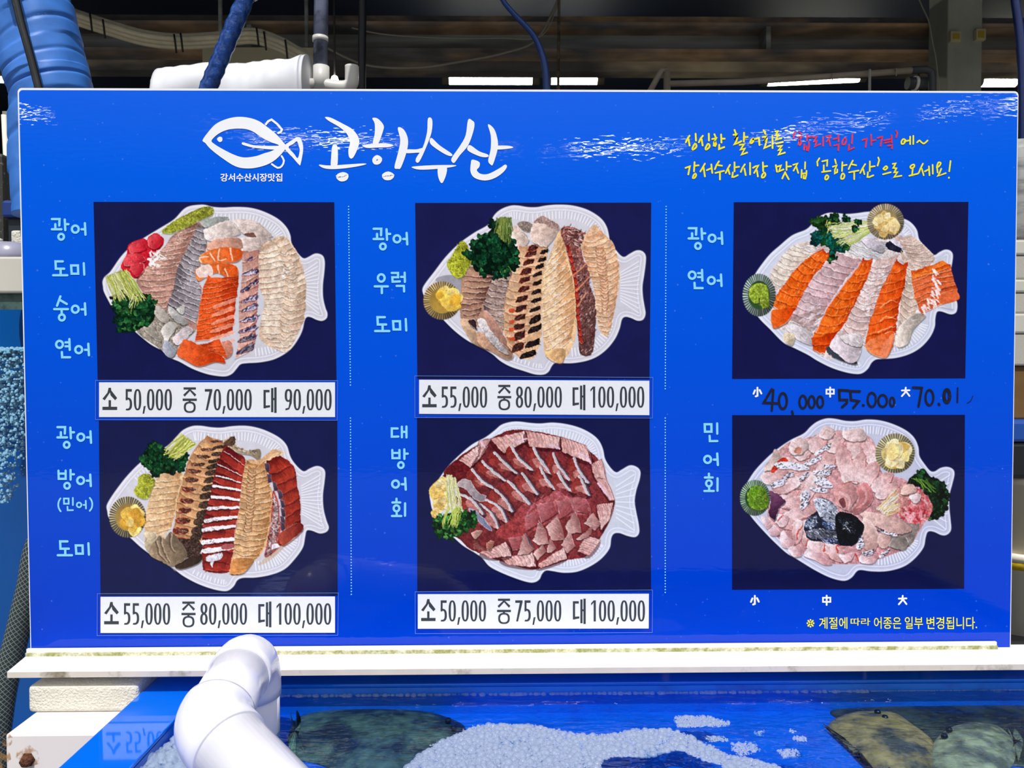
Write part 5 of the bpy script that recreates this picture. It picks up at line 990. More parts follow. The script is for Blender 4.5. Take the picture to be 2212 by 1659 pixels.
    A.st(w, [(180, 215), (140, 270), (105, 345)], [(160, 285), (180, 410)], [(300, 175), (308, 310)], [(445, 215), (400, 270), (365, 345)], [(420, 285), (440, 410)], [(563, 175), (565, 310)],
         [(675, 185), (700, 245)], [(632, 280), (712, 264), (690, 300), (668, 350), (662, 410), (690, 418), (708, 380), (690, 330)], [(808, 190), (815, 350)], [(815, 275), (880, 272)], [(770, 395), (768, 480), (870, 440)],
         [(1075, 100), (1105, 180)], [(1055, 196), (1120, 188), (1078, 288), (1140, 225), (1108, 330), (1068, 388), (1140, 360), (1210, 322)], [(1265, 155), (1260, 330)], [(1265, 245), (1335, 238)], [(1178, 396), (1262, 385), (1195, 490), (1280, 470), (1215, 590), (1325, 550)],
         [(1450, 285), (1560, 258), (1572, 400)], [(1655, 105), (1690, 178)], [(1636, 240), (1705, 228), (1655, 335), (1725, 272), (1690, 400), (1668, 460), (1790, 405)], [(1830, 215), (1832, 460)],
         [(1890, 128), (1935, 125), (1900, 205), (1945, 195), (1898, 293), (2008, 263)], [(1905, 370), (2038, 338)], [(1948, 428), (2018, 414), (1952, 500), (2012, 490), (1952, 590), (2078, 550)], curve=0)
    A.st(w, [(290, 372), (318, 415), (300, 455), (245, 490), (242, 450)], [(548, 376), (580, 412), (562, 455), (508, 490), (502, 450)], [(1440, 270), (1405, 305), (1388, 352), (1416, 360), (1448, 322)], closed=True, curve=3)
    A2.st(w-2, [(100, 855), (185, 825), (155, 985)], [(280, 740), (268, 925)], [(275, 815), (360, 803)], [(485, 770), (440, 850), (395, 925)], [(458, 840), (485, 1025)], [(525, 900), (615, 860)], [(612, 785), (632, 955)], [(765, 725), (715, 800), (685, 880)], [(735, 798), (825, 812)], [(695, 955), (865, 913)], [(785, 930), (785, 1085)],
         [(985, 795), (940, 870), (900, 955)], [(948, 880), (978, 978)], [(1075, 745), (1075, 925)], [(1080, 845), (1165, 832)], [(1042, 945), (1030, 1035), (1065, 1036), (1140, 1000)], [(1280, 785), (1230, 860), (1200, 935)], [(1272, 870), (1298, 1000)], [(1385, 755), (1385, 985)],
         [(1445, 852), (1490, 824), (1550, 808), (1465, 955)], [(1520, 905), (1540, 1025)], [(1640, 745), (1645, 920)], [(1645, 830), (1725, 818)], [(1898, 800), (1920, 930)], [(1906, 835), (2000, 808), (1958, 925), (2050, 885)], [(2110, 735), (2110, 895)], [(2115, 830), (2200, 822)], [(2085, 940), (2050, 1010), (2025, 1065)], [(2085, 955), (2155, 1080)])
    A2.st(w-2, [(292, 968), (312, 1000), (282, 1050), (248, 1056), (256, 1008)], [(1668, 948), (1690, 990), (1660, 1040), (1620, 1045), (1624, 998)], closed=True, curve=3)
    Bz = Lettering(1700, 270, 5.978); Bt = Lettering(1700, 270, 5.978); w = 20
    Bz.st(w, [(80, 515), (135, 498), (85, 590)], [(120, 540), (145, 620)], [(235, 480), (232, 565)], [(190, 580), (186, 680)], [(190, 632), (238, 622)], [(252, 592), (250, 640), (237, 692), (215, 690), (218, 650)], [(418, 430), (390, 475), (395, 525)], [(455, 470), (520, 455), (516, 530)], [(475, 520), (475, 600)], [(452, 607), (563, 592)],
          [(620, 445), (633, 498)], [(592, 540), (642, 522), (618, 580), (618, 625), (648, 610), (650, 575)], [(715, 480), (710, 595)], [(715, 525), (770, 515)], [(850, 460), (820, 515), (795, 570)], [(838, 508), (893, 520)], [(802, 612), (925, 588)], [(868, 605), (868, 700)], [(1010, 505), (975, 560), (945, 620)], [(982, 565), (1000, 635)], [(1070, 470), (1068, 595)], [(1070, 542), (1133, 532)], [(1045, 610), (1038, 672), (1062, 673), (1115, 650)],
          [(1178, 420), (1190, 455), (1170, 525)], [(1240, 637), (1340, 610)], [(1365, 503), (1402, 497), (1372, 555), (1412, 560), (1385, 612), (1425, 610), (1385, 672), (1478, 655)], [(1625, 555), (1615, 650)], [(1580, 656), (1690, 628)], [(1755, 500), (1725, 560), (1700, 620)], [(1740, 565), (1765, 650)], [(1780, 600), (1835, 570)], [(1832, 535), (1840, 650)], [(1880, 515), (1883, 630)], [(1936, 540), (1945, 615)], [(1992, 565), (1965, 630), (1945, 660), (2050, 622)], [(2112, 465), (2095, 598)], [(2092, 678), (2090, 685)])
    Bt.st(w, [(1515, 212), (1585, 198)], [(1590, 150), (1590, 248)], [(1632, 140), (1630, 246)])
    Bt.st(w, [(1680, 225), (1710, 200), (1735, 222), (1765, 240), (1795, 220), (1815, 200)], curve=3)
    Bz.st(w, [(515, 648), (535, 668), (520, 700), (495, 702), (495, 672)], [(720, 625), (742, 650), (730, 690), (700, 694), (700, 660)], [(1278, 532), (1296, 552), (1268, 578), (1245, 565)], [(1640, 512), (1642, 540), (1605, 560), (1592, 540), (1612, 518)], [(1955, 485), (1985, 492), (1965, 530), (1935, 545)], closed=True, curve=3)
    Bt.st(w, [(1503, 182), (1530, 200), (1510, 238), (1482, 243), (1478, 212)], closed=True, curve=3)
    A.build('yellow_slogan_lettering', M_YEL, label='yellow handwritten words'); Bt.build('yellow_slogan_lettering', M_YEL, label='yellow handwritten ending')
    A2.merge(Bz).build('yellow_slogan_lettering', M_YEL, label='yellow handwritten second line')
    R = Lettering(1700, 270, 5.978)
    R.st(w, [(108, 88), (85, 130), (90, 168)], [(158, 90), (185, 114)], [(142, 158), (192, 148), (160, 200), (148, 250), (165, 260), (188, 232), (166, 205)], [(263, 125), (258, 200)], [(262, 160), (325, 150)], [(225, 250), (220, 318)], [(226, 285), (280, 276)], [(282, 220), (286, 270), (270, 330), (255, 325), (258, 290)],
         [(340, 158), (382, 154), (350, 212), (386, 207), (362, 275), (430, 245)], [(467, 155), (466, 270)], [(505, 147), (566, 135), (515, 215)], [(540, 180), (560, 270)], [(600, 182), (655, 170)], [(665, 125), (665, 215)], [(612, 265), (666, 252), (662, 330)], [(845, 120), (838, 240)], [(800, 255), (796, 322), (865, 293)],
         [(975, 195), (1028, 178), (1015, 285)], [(1085, 125), (1090, 260)], [(1090, 205), (1145, 195)], [(1170, 167), (1230, 152), (1208, 270)], [(1255, 200), (1340, 182)], [(1262, 232), (1345, 213)], [(1350, 135), (1352, 225)], [(1305, 270), (1357, 260), (1355, 305)], [(1410, 75), (1424, 110), (1410, 160)])
    R.st(w, [(748, 168), (766, 200), (746, 248), (716, 250), (718, 205)], closed=True, curve=3)
    R.build('red_slogan_lettering', M_RED, label='red handwritten words')
    # marker prices
    Dm = Lettering(1600, 820, 4.254)
    Dm.st(22, [(285, 88), (212, 212), (335, 218)], [(300, 95), (286, 282)], [(472, 292), (480, 316)]).ring(22, 388, 196, 36, 72)
    for x, y, rx, ry in ((572, 205, 32, 58), (652, 205, 28, 54), (730, 205, 28, 50), (1205, 185, 38, 64), (1305, 195, 40, 54), (1392, 205, 20, 40), (1735, 165, 36, 70)): Dm.ring(20, x, y, rx, ry)
    Dm.st(22, [(990, 100), (905, 96), (910, 185), (978, 186), (975, 215), (932, 252)], [(1095, 108), (1008, 105), (1014, 186), (1085, 198), (1035, 258)], [(1124, 234), (1130, 236)], [(1585, 72), (1665, 76), (1635, 245)], [(1820, 222), (1826, 230)]).ring(30, 1895, 150, 26, 58)
    Dm.st(14, [(1995, 76), (1992, 208)]).st(6, [(2080, 215), (2112, 198), (2135, 150)], curve=3)
    for lo, hi, lb in ((0, 800, 'black handwritten marker price 40,000'), (800, 1480, 'black handwritten marker price 55,000'), (1480, 2300, 'fading black handwritten marker price')):
        D1 = Lettering(1600, 820, 4.254); x_ = lambda i: (Dm.V[i][0]-1600)*4.254
        idx = [i for i in range(len(Dm.V)) if lo <= x_(i) < hi]; mp_ = {i: k for k, i in enumerate(idx)}
        D1.V = [Dm.V[i] for i in idx]; D1.Lr = [Dm.Lr[i] for i in idx]; D1.F = [tuple(mp_[k] for k in f) for f in Dm.F if all(k in mp_ for k in f)]
        D1.build('marker_price_lettering', M_BLACK, Y=-.0012, label=lb)
    # size characters
    def sizes(ox, oy, s, xs):
        Q = Lettering(ox, oy, s)
        (a, b, c), y0 = xs[:3], xs[3]
        Q.st(17, [(a+42, y0+6), (a+42, y0+80), (a+26, y0+86)], [(a+20, y0+30), (a+6, y0+62)], [(a+62, y0+28), (a+78, y0+60)])
        Q.build('small_size_lettering', M_WHITE); Q = Lettering(ox, oy, s)
        Q.st(15, [(b+6, y0+24), (b+74, y0+24), (b+74, y0+62), (b+6, y0+62)], closed=True).st(16, [(b+40, y0+4), (b+40, y0+90)])
        Q.build('medium_size_lettering', M_WHITE); Q = Lettering(ox, oy, s)
        Q.st(16, [(c+6, y0+32), (c+76, y0+30)], [(c+42, y0+6), (c+36, y0+50), (c+6, y0+84)], [(c+44, y0+40), (c+76, y0+82)])
        Q.build('large_size_lettering', M_WHITE)
    sizes(1600, 820, 4.254, (112, 782, 1475, 68)); sizes(1600, 1275, 4.254, (88, 750, 1447, 45))
    # small type set from the built-in font
    def type_px(name, items, m, off):
        V = []; F = []
        for s, (x0, y0, x1, y1) in items:
            cu = bpy.data.curves.new('t', 'FONT'); cu.body = s; cu.offset = off; cu.resolution_u = 3; cu.fill_mode = 'FRONT'
            ob = bpy.data.objects.new('t', cu); COL.objects.link(ob)
            dg = bpy.context.evaluated_depsgraph_get(); me = bpy.data.meshes.new_from_object(ob.evaluated_get(dg))
            a = np.empty(len(me.vertices)*3); me.vertices.foreach_get('co', a); a = a.reshape(-1, 3)
            lo, hi = a.min(0), a.max(0); b = len(V)
            V += [(x0+(p[0]-lo[0])/(hi[0]-lo[0])*(x1-x0), y1-(p[1]-lo[1])/(hi[1]-lo[1])*(y1-y0)) for p in a]
            F += [tuple(b+k for k in p.vertices) for p in me.polygons]
            bpy.data.objects.remove(ob); bpy.data.curves.remove(cu); bpy.data.meshes.remove(me)
        return px_mesh(name, V, F, -.0010, m)
    q = lambda x0, y0, x1, y1: (1600+x0/4.254, 1275+y0/4.254, 1600+x1/4.254, 1275+y1/4.254)
    type_px('season_note_lettering', [('계절에', q(720, 248, 980, 355)), ('따라', q(1010, 255, 1190, 325)), ('어종은', q(1225, 245, 1475, 355)), ('일부', q(1508, 243, 1675, 355)), ('변경됩니다.', q(1708, 245, 2172, 358))], M_YEL, .004); type_px('season_note_mark', [('\u203b', q(605, 265, 678, 342))], M_YEL, 0)
    c = lambda x0, y0, x1, y1: (400+x0/2.765, 220+y0/2.765, 400+x1/2.765, 220+y1/2.765)
    type_px('market_name_lettering', [('강서수산시장맛집', c(210, 427, 580, 476))], M_WHITE, .022)
    # dotted dividers
    for x0, y0, x1, y1 in ((753, 446, 757, 838), (757, 903, 759, 1290), (1439, 446, 1437, 846), (1437, 903, 1437, 1286)):
        n = int((y1-y0)/6.2); V = []; F = []
        for i in range(n):
            cx, cy = x0+(x1-x0)*i/n, y0+(y1-y0)*i/n; b = len(V)
            V += [(cx+1.5*math.cos(k*math.pi/4), cy+1.5*math.sin(k*math.pi/4)) for k in range(8)]; F.append(tuple(range(b, b+8)))
        px_mesh('dotted_divider', V, F, -.0010, M_CYAN)
# price strips -------------------------------------------------------------
def glyph(Q, ch, x, y, w, h, sw=20, sh=15):
    """printed price characters as outlines filled between two contours"""
    def ell(cx, cy, rx, ry, tx=sw, ty=sh, p=2.5, a0=0, a1=2*math.pi, n=40):
        full = abs(a1-a0-2*math.pi) < 1e-6
        T = np.linspace(a0, a1, n, endpoint=not full)
        f = lambda t, r, e: r*math.copysign(abs(e)**(2/p), e)
        o = [(cx+f(t, rx, math.cos(t)), cy+f(t, ry, math.sin(t))) for t in T]; i = [(cx+f(t, rx-tx, math.cos(t)), cy+f(t, ry-ty, math.sin(t))) for t in T]
        m = len(o); Q._add(o+i, [(k, (k+1) % m, m+(k+1) % m, m+k) for k in range(m if full else m-1)])
    bar = lambda x0, y0, x1, y1: Q._add([(x0, y0), (x1, y0), (x1, y1), (x0, y1)], [(0, 1, 2, 3)])
    pol = lambda *p: Q._add(list(p), [tuple(range(len(p)))])
    if ch == '0': ell(x+w/2, y+h/2, w/2, h/2)
    elif ch == '1': bar(x+w*.5, y, x+w*.5+sw, y+h); pol((x+w*.5, y), (x+w*.5, y+20), (x+w*.12, y+46), (x+w*.12, y+26))
    elif ch == '7': bar(x, y, x+w, y+sh+7); pol((x+w-sw-4, y+sh), (x+w, y+sh), (x+w*.38, y+h), (x+w*.12, y+h))
    elif ch == '5':
        bar(x+6, y, x+w-6, y+sh+7); bar(x+6, y, x+6+sw*.9, y+h*.5); pol((x+6, y+h*.42), (x+6+sw, y+h*.40), (x+6+sw, y+h*.5), (x+6, y+h*.53))
        ell(x+w*.32, y+h*.70, w*.62, h*.30, a0=-math.pi*.62, a1=math.pi*.60)
    elif ch == '8': ell(x+w/2, y+h*.25, w*.46, h*.25, p=2.2); ell(x+w/2, y+h*.73, w*.5, h*.275, p=2.2)
    elif ch == '9': ell(x+w/2, y+h*.3, w/2, h*.3); pol((x+w-sw, y+h*.3), (x+w, y+h*.3), (x+w*.92, y+h*.7), (x+w*.92-sw, y+h*.68)); pol((x+w*.92-sw, y+h*.66), (x+w*.93, y+h*.66), (x+w*.6, y+h*.95), (x+w*.1, y+h), (x+w*.1, y+h-16), (x+w*.5, y+h*.88))
    elif ch == ',': pol((x+10, y+h-36), (x+28, y+h-40), (x+14, y+h+30), (x, y+h+30))
    elif ch == 's':      # small
        pol((x+w*.42, y), (x+w*.58, y), (x+w*.60, y+h*.12), (x+w*.16, y+h*.56), (x, y+h*.50), (x+w*.34, y+h*.22)); pol((x+w*.5, y+h*.14), (x+w*.6, y+h*.12), (x+w, y+h*.46), (x+w*.86, y+h*.56), (x+w*.55, y+h*.34)); bar(x+w*.42, y+h*.56, x+w*.58, y+h*.9); bar(x, y+h*.86, x+w, y+h)
    elif ch == 'm':      # medium
        bar(x+8, y, x+w-8, y+19); pol((x+w*.48, y+14), (x+w*.64, y+14), (x+w*.14, y+h*.36), (x+w*.04, y+h*.29)); pol((x+w*.5, y+h*.13), (x+w*.6, y+h*.10), (x+w*.96, y+h*.28), (x+w*.86, y+h*.36)); bar(x, y+h*.44, x+w, y+h*.44+20); bar(x+w*.42, y+h*.5, x+w*.57, y+h*.62); ell(x+w/2, y+h*.78, w*.42, h*.22, 18, 15)
    elif ch == 'l':      # large
        bar(x, y+h*.1, x+w*.46, y+h*.1+21); bar(x, y+h*.1, x+20, y+h*.82); pol((x, y+h*.72), (x+w*.5, y+h*.70), (x+w*.5, y+h*.78), (x, y+h*.82)); bar(x+w*.58, y+h*.03, x+w*.58+20, y+h*.97); bar(x+w-21, y, x+w, y+h); bar(x+w*.6, y+h*.42, x+w-4, y+h*.42+17)
def price_label(ox, oy, sc, paper, film, items, y0, h, label):
    T = lambda p: [(ox+x/sc, oy+y/sc) for x, y in p]
    V = T(paper); P = board_np(V, -.0014)
    lab = px_mesh('price_label', V, [(0, 1, 2, 3)], -.0014, M_PAPER, SIGN, label)
    Q = Lettering(ox, oy, sc)
    for (s, x) in items:
        if s in 'sml': 
            w_ = {'s': 130, 'm': 125, 'l': 116}[s]; hh = {'s': h*1.04, 'm': h*1.2, 'l': h*1.2}[s]
            glyph(Q, s, x, y0-h*.08 if s != 's' else y0-h*.06, w_, hh); continue
        for ch in s:
            glyph(Q, ch, x, y0, 66 if ch != '1' else 60, h); x += 39 if ch == ',' else 77.5
    Q.build('price_lettering', M_GREY, -.0016, lab)
    O = T(film); I = T(paper)
    px_mesh('laminate_border', O+I, [(k, (k+1) % 4, 4+(k+1) % 4, 4+k) for k in range(4)], -.0018, M_FILM, lab)
    e = Lettering(0, 0, 1); e.st(.9, *[[O[k], O[(k+1) % 4]] for k in range(4)])
    e.build('laminate_edge', M_CUT, -.0019, lab)
M_CUT = mat('laminate_cut_edge', (96, 136, 214), .3)
def build_labels():
    price_label(200, 815, 4.096, [(57, 44), (2145, 44), (2145, 352), (57, 352)], [(26, 26), (2168, 28), (2164, 380), (26, 374)], [('s', 87), ('50,000', 287), ('m', 797), ('70,000', 993), ('l', 1512), ('90,000', 1700)], 104, 188, 'white price strip under the mixed platter with four fish')
    price_label(890, 810, 4.170, [(64, 42), (2138, 52), (2138, 362), (64, 350)], [(26, 8), (2170, 22), (2165, 388), (26, 384)], [('s', 92), ('55,000', 262), ('m', 769), ('80,000', 935), ('l', 1446), ('100,000', 1600)], 104, 190, 'white price strip under the platter with rockfish')
    price_label(200, 1275, 4.096, [(70, 58), (2145, 55), (2145, 376), (70, 378)], [(42, 30), (2175, 24), (2170, 398), (40, 402)], [('s', 102), ('55,000', 272), ('m', 786), ('80,000', 952), ('l', 1466), ('100,000', 1620)], 115, 190, 'white price strip below the platter with flounder, yellowtail and bream')
    price_label(890, 1270, 4.170, [(52, 56), (2134, 52), (2132, 366), (52, 368)], [(28, 34), (2166, 18), (2164, 402), (30, 412)], [('s', 82), ('50,000', 252), ('m', 766), ('75,000', 930), ('l', 1449), ('100,000', 1606)], 112, 190, 'white price strip below the all-yellowtail platter')
def build_print(s, corners, ox, oy, sc, label):
    cw = math.hypot(corners[1][0]-corners[0][0], corners[1][1]-corners[0][1])/sc; ch = (corners[3][1]-corners[0][1])/sc
    nx, ny = int(cw/1.1), int(ch/1.1)
    u, v = np.meshgrid(np.linspace(0, 1, nx+1), np.linspace(0, 1, ny+1))
    c = np.array(corners, float)
    Zc = ((1-v)*(1-u))[..., None]*c[0]+((1-v)*u)[..., None]*c[1]+(v*u)[..., None]*c[2]+(v*(1-u))[..., None]*c[3]
    X = np.clip(Zc[..., 0]*s.K-.5, 0, s.W-1.01); Y = np.clip(Zc[..., 1]*s.K-.5, 0, s.H-1.01)
    # average over the cell so that fine strokes keep their weight
    im = s.img; pad = np.pad(im, ((1, 1), (1, 1), (0, 0)), 'edge')
    im = (pad[:-2, :-2]+pad[2:, :-2]+pad[:-2, 2:]+pad[2:, 2:]+2*(pad[:-2, 1:-1]+pad[2:, 1:-1]+pad[1:-1, :-2]+pad[1:-1, 2:])+6*im)/18
    x0 = X.astype(int); y0 = Y.astype(int); fx = (X-x0)[..., None]; fy_ = (Y-y0)[..., None]
    colr = im[y0, x0]*(1-fx)*(1-fy_)+im[y0, x0+1]*fx*(1-fy_)+im[y0+1, x0]*(1-fx)*fy_+im[y0+1, x0+1]*fx*fy_
    colr = np.clip(colr, 0, 1); colr = np.where(colr <= .04045, colr/12.92, ((colr+.055)/1.055)**2.4)*GAIN
    xc = ((X[:-1, :-1]+X[1:, 1:])/2+.5).astype(int); yc = ((Y[:-1, :-1]+Y[1:, 1:])/2+.5).astype(int)
    lab = s.lab[np.clip(yc, 0, s.H-1), np.clip(xc, 0, s.W-1)].ravel()
    pos = board_np(np.stack([ox+Zc[..., 0].ravel()/sc, oy+Zc[..., 1].ravel()/sc], 1), -.0008)
    colr = colr.reshape(-1, 3)
    i = np.arange(ny)[:, None]*(nx+1)+np.arange(nx)[None, :]
    quads = np.stack([i, i+nx+1, i+nx+2, i+1], -1).reshape(-1, 4)
    root = None
    for k, nm in enumerate(s.names):
        q = quads[lab == k]
        if len(q) == 0: continue
        used, inv = np.unique(q.ravel(), return_inverse=True)
        me = bpy.data.meshes.new(nm); nv, nf = len(used), len(q)
        me.vertices.add(nv); me.vertices.foreach_set('co', pos[used].astype(np.float32).ravel())
        me.loops.add(nf*4); me.loops.foreach_set('vertex_index', inv.astype(np.int32).ravel())
        me.polygons.add(nf); me.polygons.foreach_set('loop_start', np.arange(0, nf*4, 4, dtype=np.int32))
        try: me.polygons.foreach_set('loop_total', np.full(nf, 4, np.int32))
        except Exception: pass
        me.update(calc_edges=True)
        ca = me.color_attributes.new('ink', 'FLOAT_COLOR', 'POINT')
        ca.data.foreach_set('color', np.concatenate([colr[used], np.ones((nv, 1))], 1).astype(np.float32).ravel())
        if root is None: root = link('photo_print', me, M_INK, SIGN, label)
        else:
            link(nm, me, M_INK, root)
    return root
build_sign(); build_labels()
build_print(print_mixed_four(), [(8, 25), (2138, 28), (2158, 1602), (45, 1604)], 200, 430, 4.096, 'printed photo of a platter with flounder, bream, mullet and salmon')
build_print(print_flounder_rockfish_bream(), [(28, 35), (2143, 32), (2128, 1612), (48, 1612)], 890, 430, 4.147, 'printed photo of a platter with dark-skinned bream and rockfish')
build_print(print_flounder_salmon(), [(62, 28), (2138, 25), (2110, 1585), (47, 1590)], 1570, 430, 4.096, 'printed photo of a platter with three rows of salmon')
build_print(print_flounder_yellowtail_bream(), [(55, 75), (2165, 72), (2168, 1624), (70, 1626)], 200, 890, 4.096, 'printed photo of a platter with white-edged dark red yellowtail slices')
build_print(print_yellowtail_sashimi(), [(45, 48), (2128, 45), (2142, 1602), (47, 1608)], 890, 890, 4.147, 'printed photo of a platter covered in dark red yellowtail slices')
build_print(print_croaker_sashimi(), [(48, 28), (2107, 25), (2100, 1563), (47, 1572)], 1570, 890, 4.096, 'printed photo of a platter of pink croaker slices with black skin')
# ---------------------------------------------------------------- the market hall around the stall
M_CONC = mat('concrete', (120, 118, 112), .8, var=.15, vs=4, bump=.1, bs=40)
M_CEIL = mat('dark_deck', (30, 42, 68), .7, var=.15, vs=1.5)
M_WALLD = mat('dark_wall', (84, 86, 90), .85, var=.25, vs=1.2)
struct(MB().box((-9, -9, -.05), (9, 13, 0)).build('floor', M_CONC), 'wet grey concrete market floor', 'floor')
cm = MB().box((-9, .55, 4.2), (9, 13, 4.3))
struct(cm.build('ceiling', M_CEIL), 'dark ribbed metal deck ceiling', 'ceiling')
struct(MB().box((-9, 12.9, 0), (9, 13, 4.2)).build('wall_back', M_WALLD), 'dark back wall of the market hall', 'wall')
struct(MB().box((-9.1, .55, 0), (-9, 13, 4.2)).build('wall_left', M_WALLD), 'dark left wall of the market hall', 'wall')
struct(MB().box((9, .55, 0), (9.1, 13, 4.2)).build('wall_right', M_WALLD), 'dark right wall of the market hall', 'wall')
# roof beam across the hall
M_STEEL = mat('weathered_beam', (152, 158, 158), .6, var=.35, vs=5, c2=(120, 116, 110), ns=1.4, thr=(.45, .62), stretch=(.3, 1, 3), bump=.08, bs=14)
M_RUST = mat('rusty_flange', (196, 162, 126), .75, var=.4, vs=6, c2=(108, 106, 110), ns=.9, thr=(.36, .5), stretch=(.6, 1, 1))
BY = 4.0
def bz(py): return at(1100, py, BY).z
bt, b1, b2, b3, bb = bz(42), bz(54), bz(76), bz(128), bz(156)
beam = thing('roof_beam', 'wide weathered steel roof beam crossing the hall above the sign', 'beam', (0, BY, b2)); beam['kind'] = 'structure'
MB().box((-9, BY, b3), (9, BY+.02, b2)).build('web', M_STEEL, beam)
MB().box((-9, BY-.16, b2), (9, BY+.12, b2+.02)).build('upper_flange', M_RUST, beam)
MB().box((-9, BY-.05, b2+.02), (9, BY+.06, bt)).build('timber_rail', mat('dirty_timber', (206, 168, 124), .8, c2=(104, 100, 102), ns=1.1, thr=(.36, .5), var=.3, vs=9, stretch=(.8, 1, 2)), beam, label='brown stained timber rail')
MB().box((-9, BY-.18, b3-.02), (9, BY+.12, b3)).build('lower_flange', M_RUST, beam)
MB().box((-9, BY-.02, bb), (9, BY+.1, b3-.02)).build('lower_rail', mat('dark_timber', (190, 176, 148), .85, c2=(98, 94, 96), ns=.8, thr=(.38, .52), var=.3, vs=6, stretch=(.6, 1, 2)), beam)
for x in (-4.5, -1.7, 1.72, 4.8):
    MB().box((x, BY-.15, b3), (x+.03, BY, b2)).build('stiffener', M_STEEL, beam)
# concrete column at the right
cx0, cx1 = at(2047, 100, 3.6).x, at(2122, 100, 3.6).x
struct(MB().box((cx0, 3.6, 0), (cx1, 3.6+(cx1-cx0), 4.2)).build('column', mat('painted_column', (160, 164, 152), .7, var=.14, vs=5), bevel=.008), 'grey green square concrete column near the right lamp', 'column')
# ---------------------------------------------------------------- ledge, tank, water
M_PVCW = mat('white_board', (246, 245, 242), .42, var=.02, vs=20)
M_EDGE = mat('dirty_board_edge', (216, 208, 198), .6, c2=(126, 116, 92), ns=16, thr=(.55, .72), var=.05, vs=30)
M_ALGAE = mat('algae_seam', (206, 204, 176), .8, c2=(150, 152, 96), ns=60, thr=(.42, .6), var=.2, vs=300, bump=.25, bs=300)
ZL = 0.9936
LEDGE = thing('sign_ledge', 'long white plastic ledge holding the blue menu sign', 'ledge', (0, -.04, ZL-.0095))
a, b = atz(60, 1412, ZL), atz(15, 1451, ZL)
rx = 1.02
top = [(a.x, .012, ZL), (b.x, b.y, ZL), (rx, b.y, ZL), (rx, .012, ZL)]
bot = [(p[0], p[1], ZL-.0095) for p in top]
MB().add(top+bot, [(0, 1, 2, 3), (7, 6, 5, 4), (1, 5, 6, 2), (0, 4, 5, 1), (3, 7, 4, 0), (2, 6, 7, 3)]).build('board', M_PVCW, LEDGE, bevel=.0008)
fe = MB(); fe.box((b.x+.0006, b.y-.0006, ZL-.0094), (rx, b.y+.0002, ZL-.0006)).build('front_edge', M_EDGE, LEDGE, label='dirty grey front edge')
x0, x1 = at(59, 1400, -.004).x, at(2151, 1392, -.004).x
zt = at(1100, 1394, -.006).z
MB().box((x0, -.007, ZL), (x1, -.0022, zt)).build('holding_lip', M_PVCW, LEDGE, bevel=.0006)
MB().box((x0, -.0095, ZL), (x1, -.007, ZL+(zt-ZL)*.5)).build('sealant_seam', M_ALGAE, LEDGE, label='greenish mouldy sealant seam')
# blue tank --------------------------------------------------------------
M_TANK = mat('blue_tank_plastic', (0, 104, 226), .05, var=.04, vs=6)
M_TANKIN = mat('blue_tank_inside', (0, 108, 222), .35, var=.10, vs=9, c2=(20, 70, 190), ns=14, thr=(.5, .8))
ZR, ZW, ZF, YB = .954, .9365, .905, -.032
xl0 = -.5965; xl1 = atz(430, 1497, ZR).x
XR, YF = 1.0, -.62
TANK = thing('fish_tank', 'open blue plastic fish tank full of water below the white ledge', 'fish tank', (.2, -.3, 0))
MB().box((xl0, YF-.03, ZR-.006), (xl1, YB+.075, ZR)).build('side_rim', M_TANK, TANK, bevel=.002)
MB().box((xl1, YB, ZR-.006), (XR, YB+.075, ZR)).build('back_rim', M_TANK, TANK, bevel=.002)
MB().box((xl1, YB, ZF-.01), (XR, YB+.012, ZR-.006)).build('back_wall', M_TANKIN, TANK)
MB().box((xl1-.012, YF, ZF-.01), (xl1, YB, ZR-.006)).build('side_wall', M_TANKIN, TANK)
MB().box((XR-.012, YF, ZF-.01), (XR, YB, ZR)).build('side_wall', M_TANKIN, TANK)
MB().box((xl1-.012, YF-.012, ZF-.01), (XR, YF, ZR)).build('front_wall', M_TANKIN, TANK)
MB().box((xl1, YF, ZF-.01), (XR-.012, YB, ZF)).build('tank_floor', M_TANKIN, TANK)
MB().box((xl1-.02, YF-.012, 0), (XR, YB+.012, ZF-.01)).build('tank_base', M_TANK, TANK)
rnd = random.Random(5)
n1, n2 = 120, 60
V = []; F = []
for j in range(n2+1):
    for i in range(n1+1):
        x = xl1+(XR-.012-xl1)*i/n1; y = YF+(YB-YF)*j/n2
        z = ZW+.0007*math.sin(x*37+y*21)+.0006*math.sin(y*63-x*24+1)+.0005*math.sin(x*90+2*math.sin(y*40))
        V.append((x, y, z))
for j in range(n2):
    for i in range(n1): q = j*(n1+1)+i; F.append((q, q+1, q+n1+2, q+n1+1))
wm = MB().add(V, F, True)
WATER = wm.build('water', clear_mat('water_surface', (196, 226, 244), .015, 1.15, bump=.35, bs=30, bd=.012))
WATER['kind'] = 'stuff'; WATER['label'] = 'clear rippling water filling the blue fish tank'; WATER['category'] = 'water'
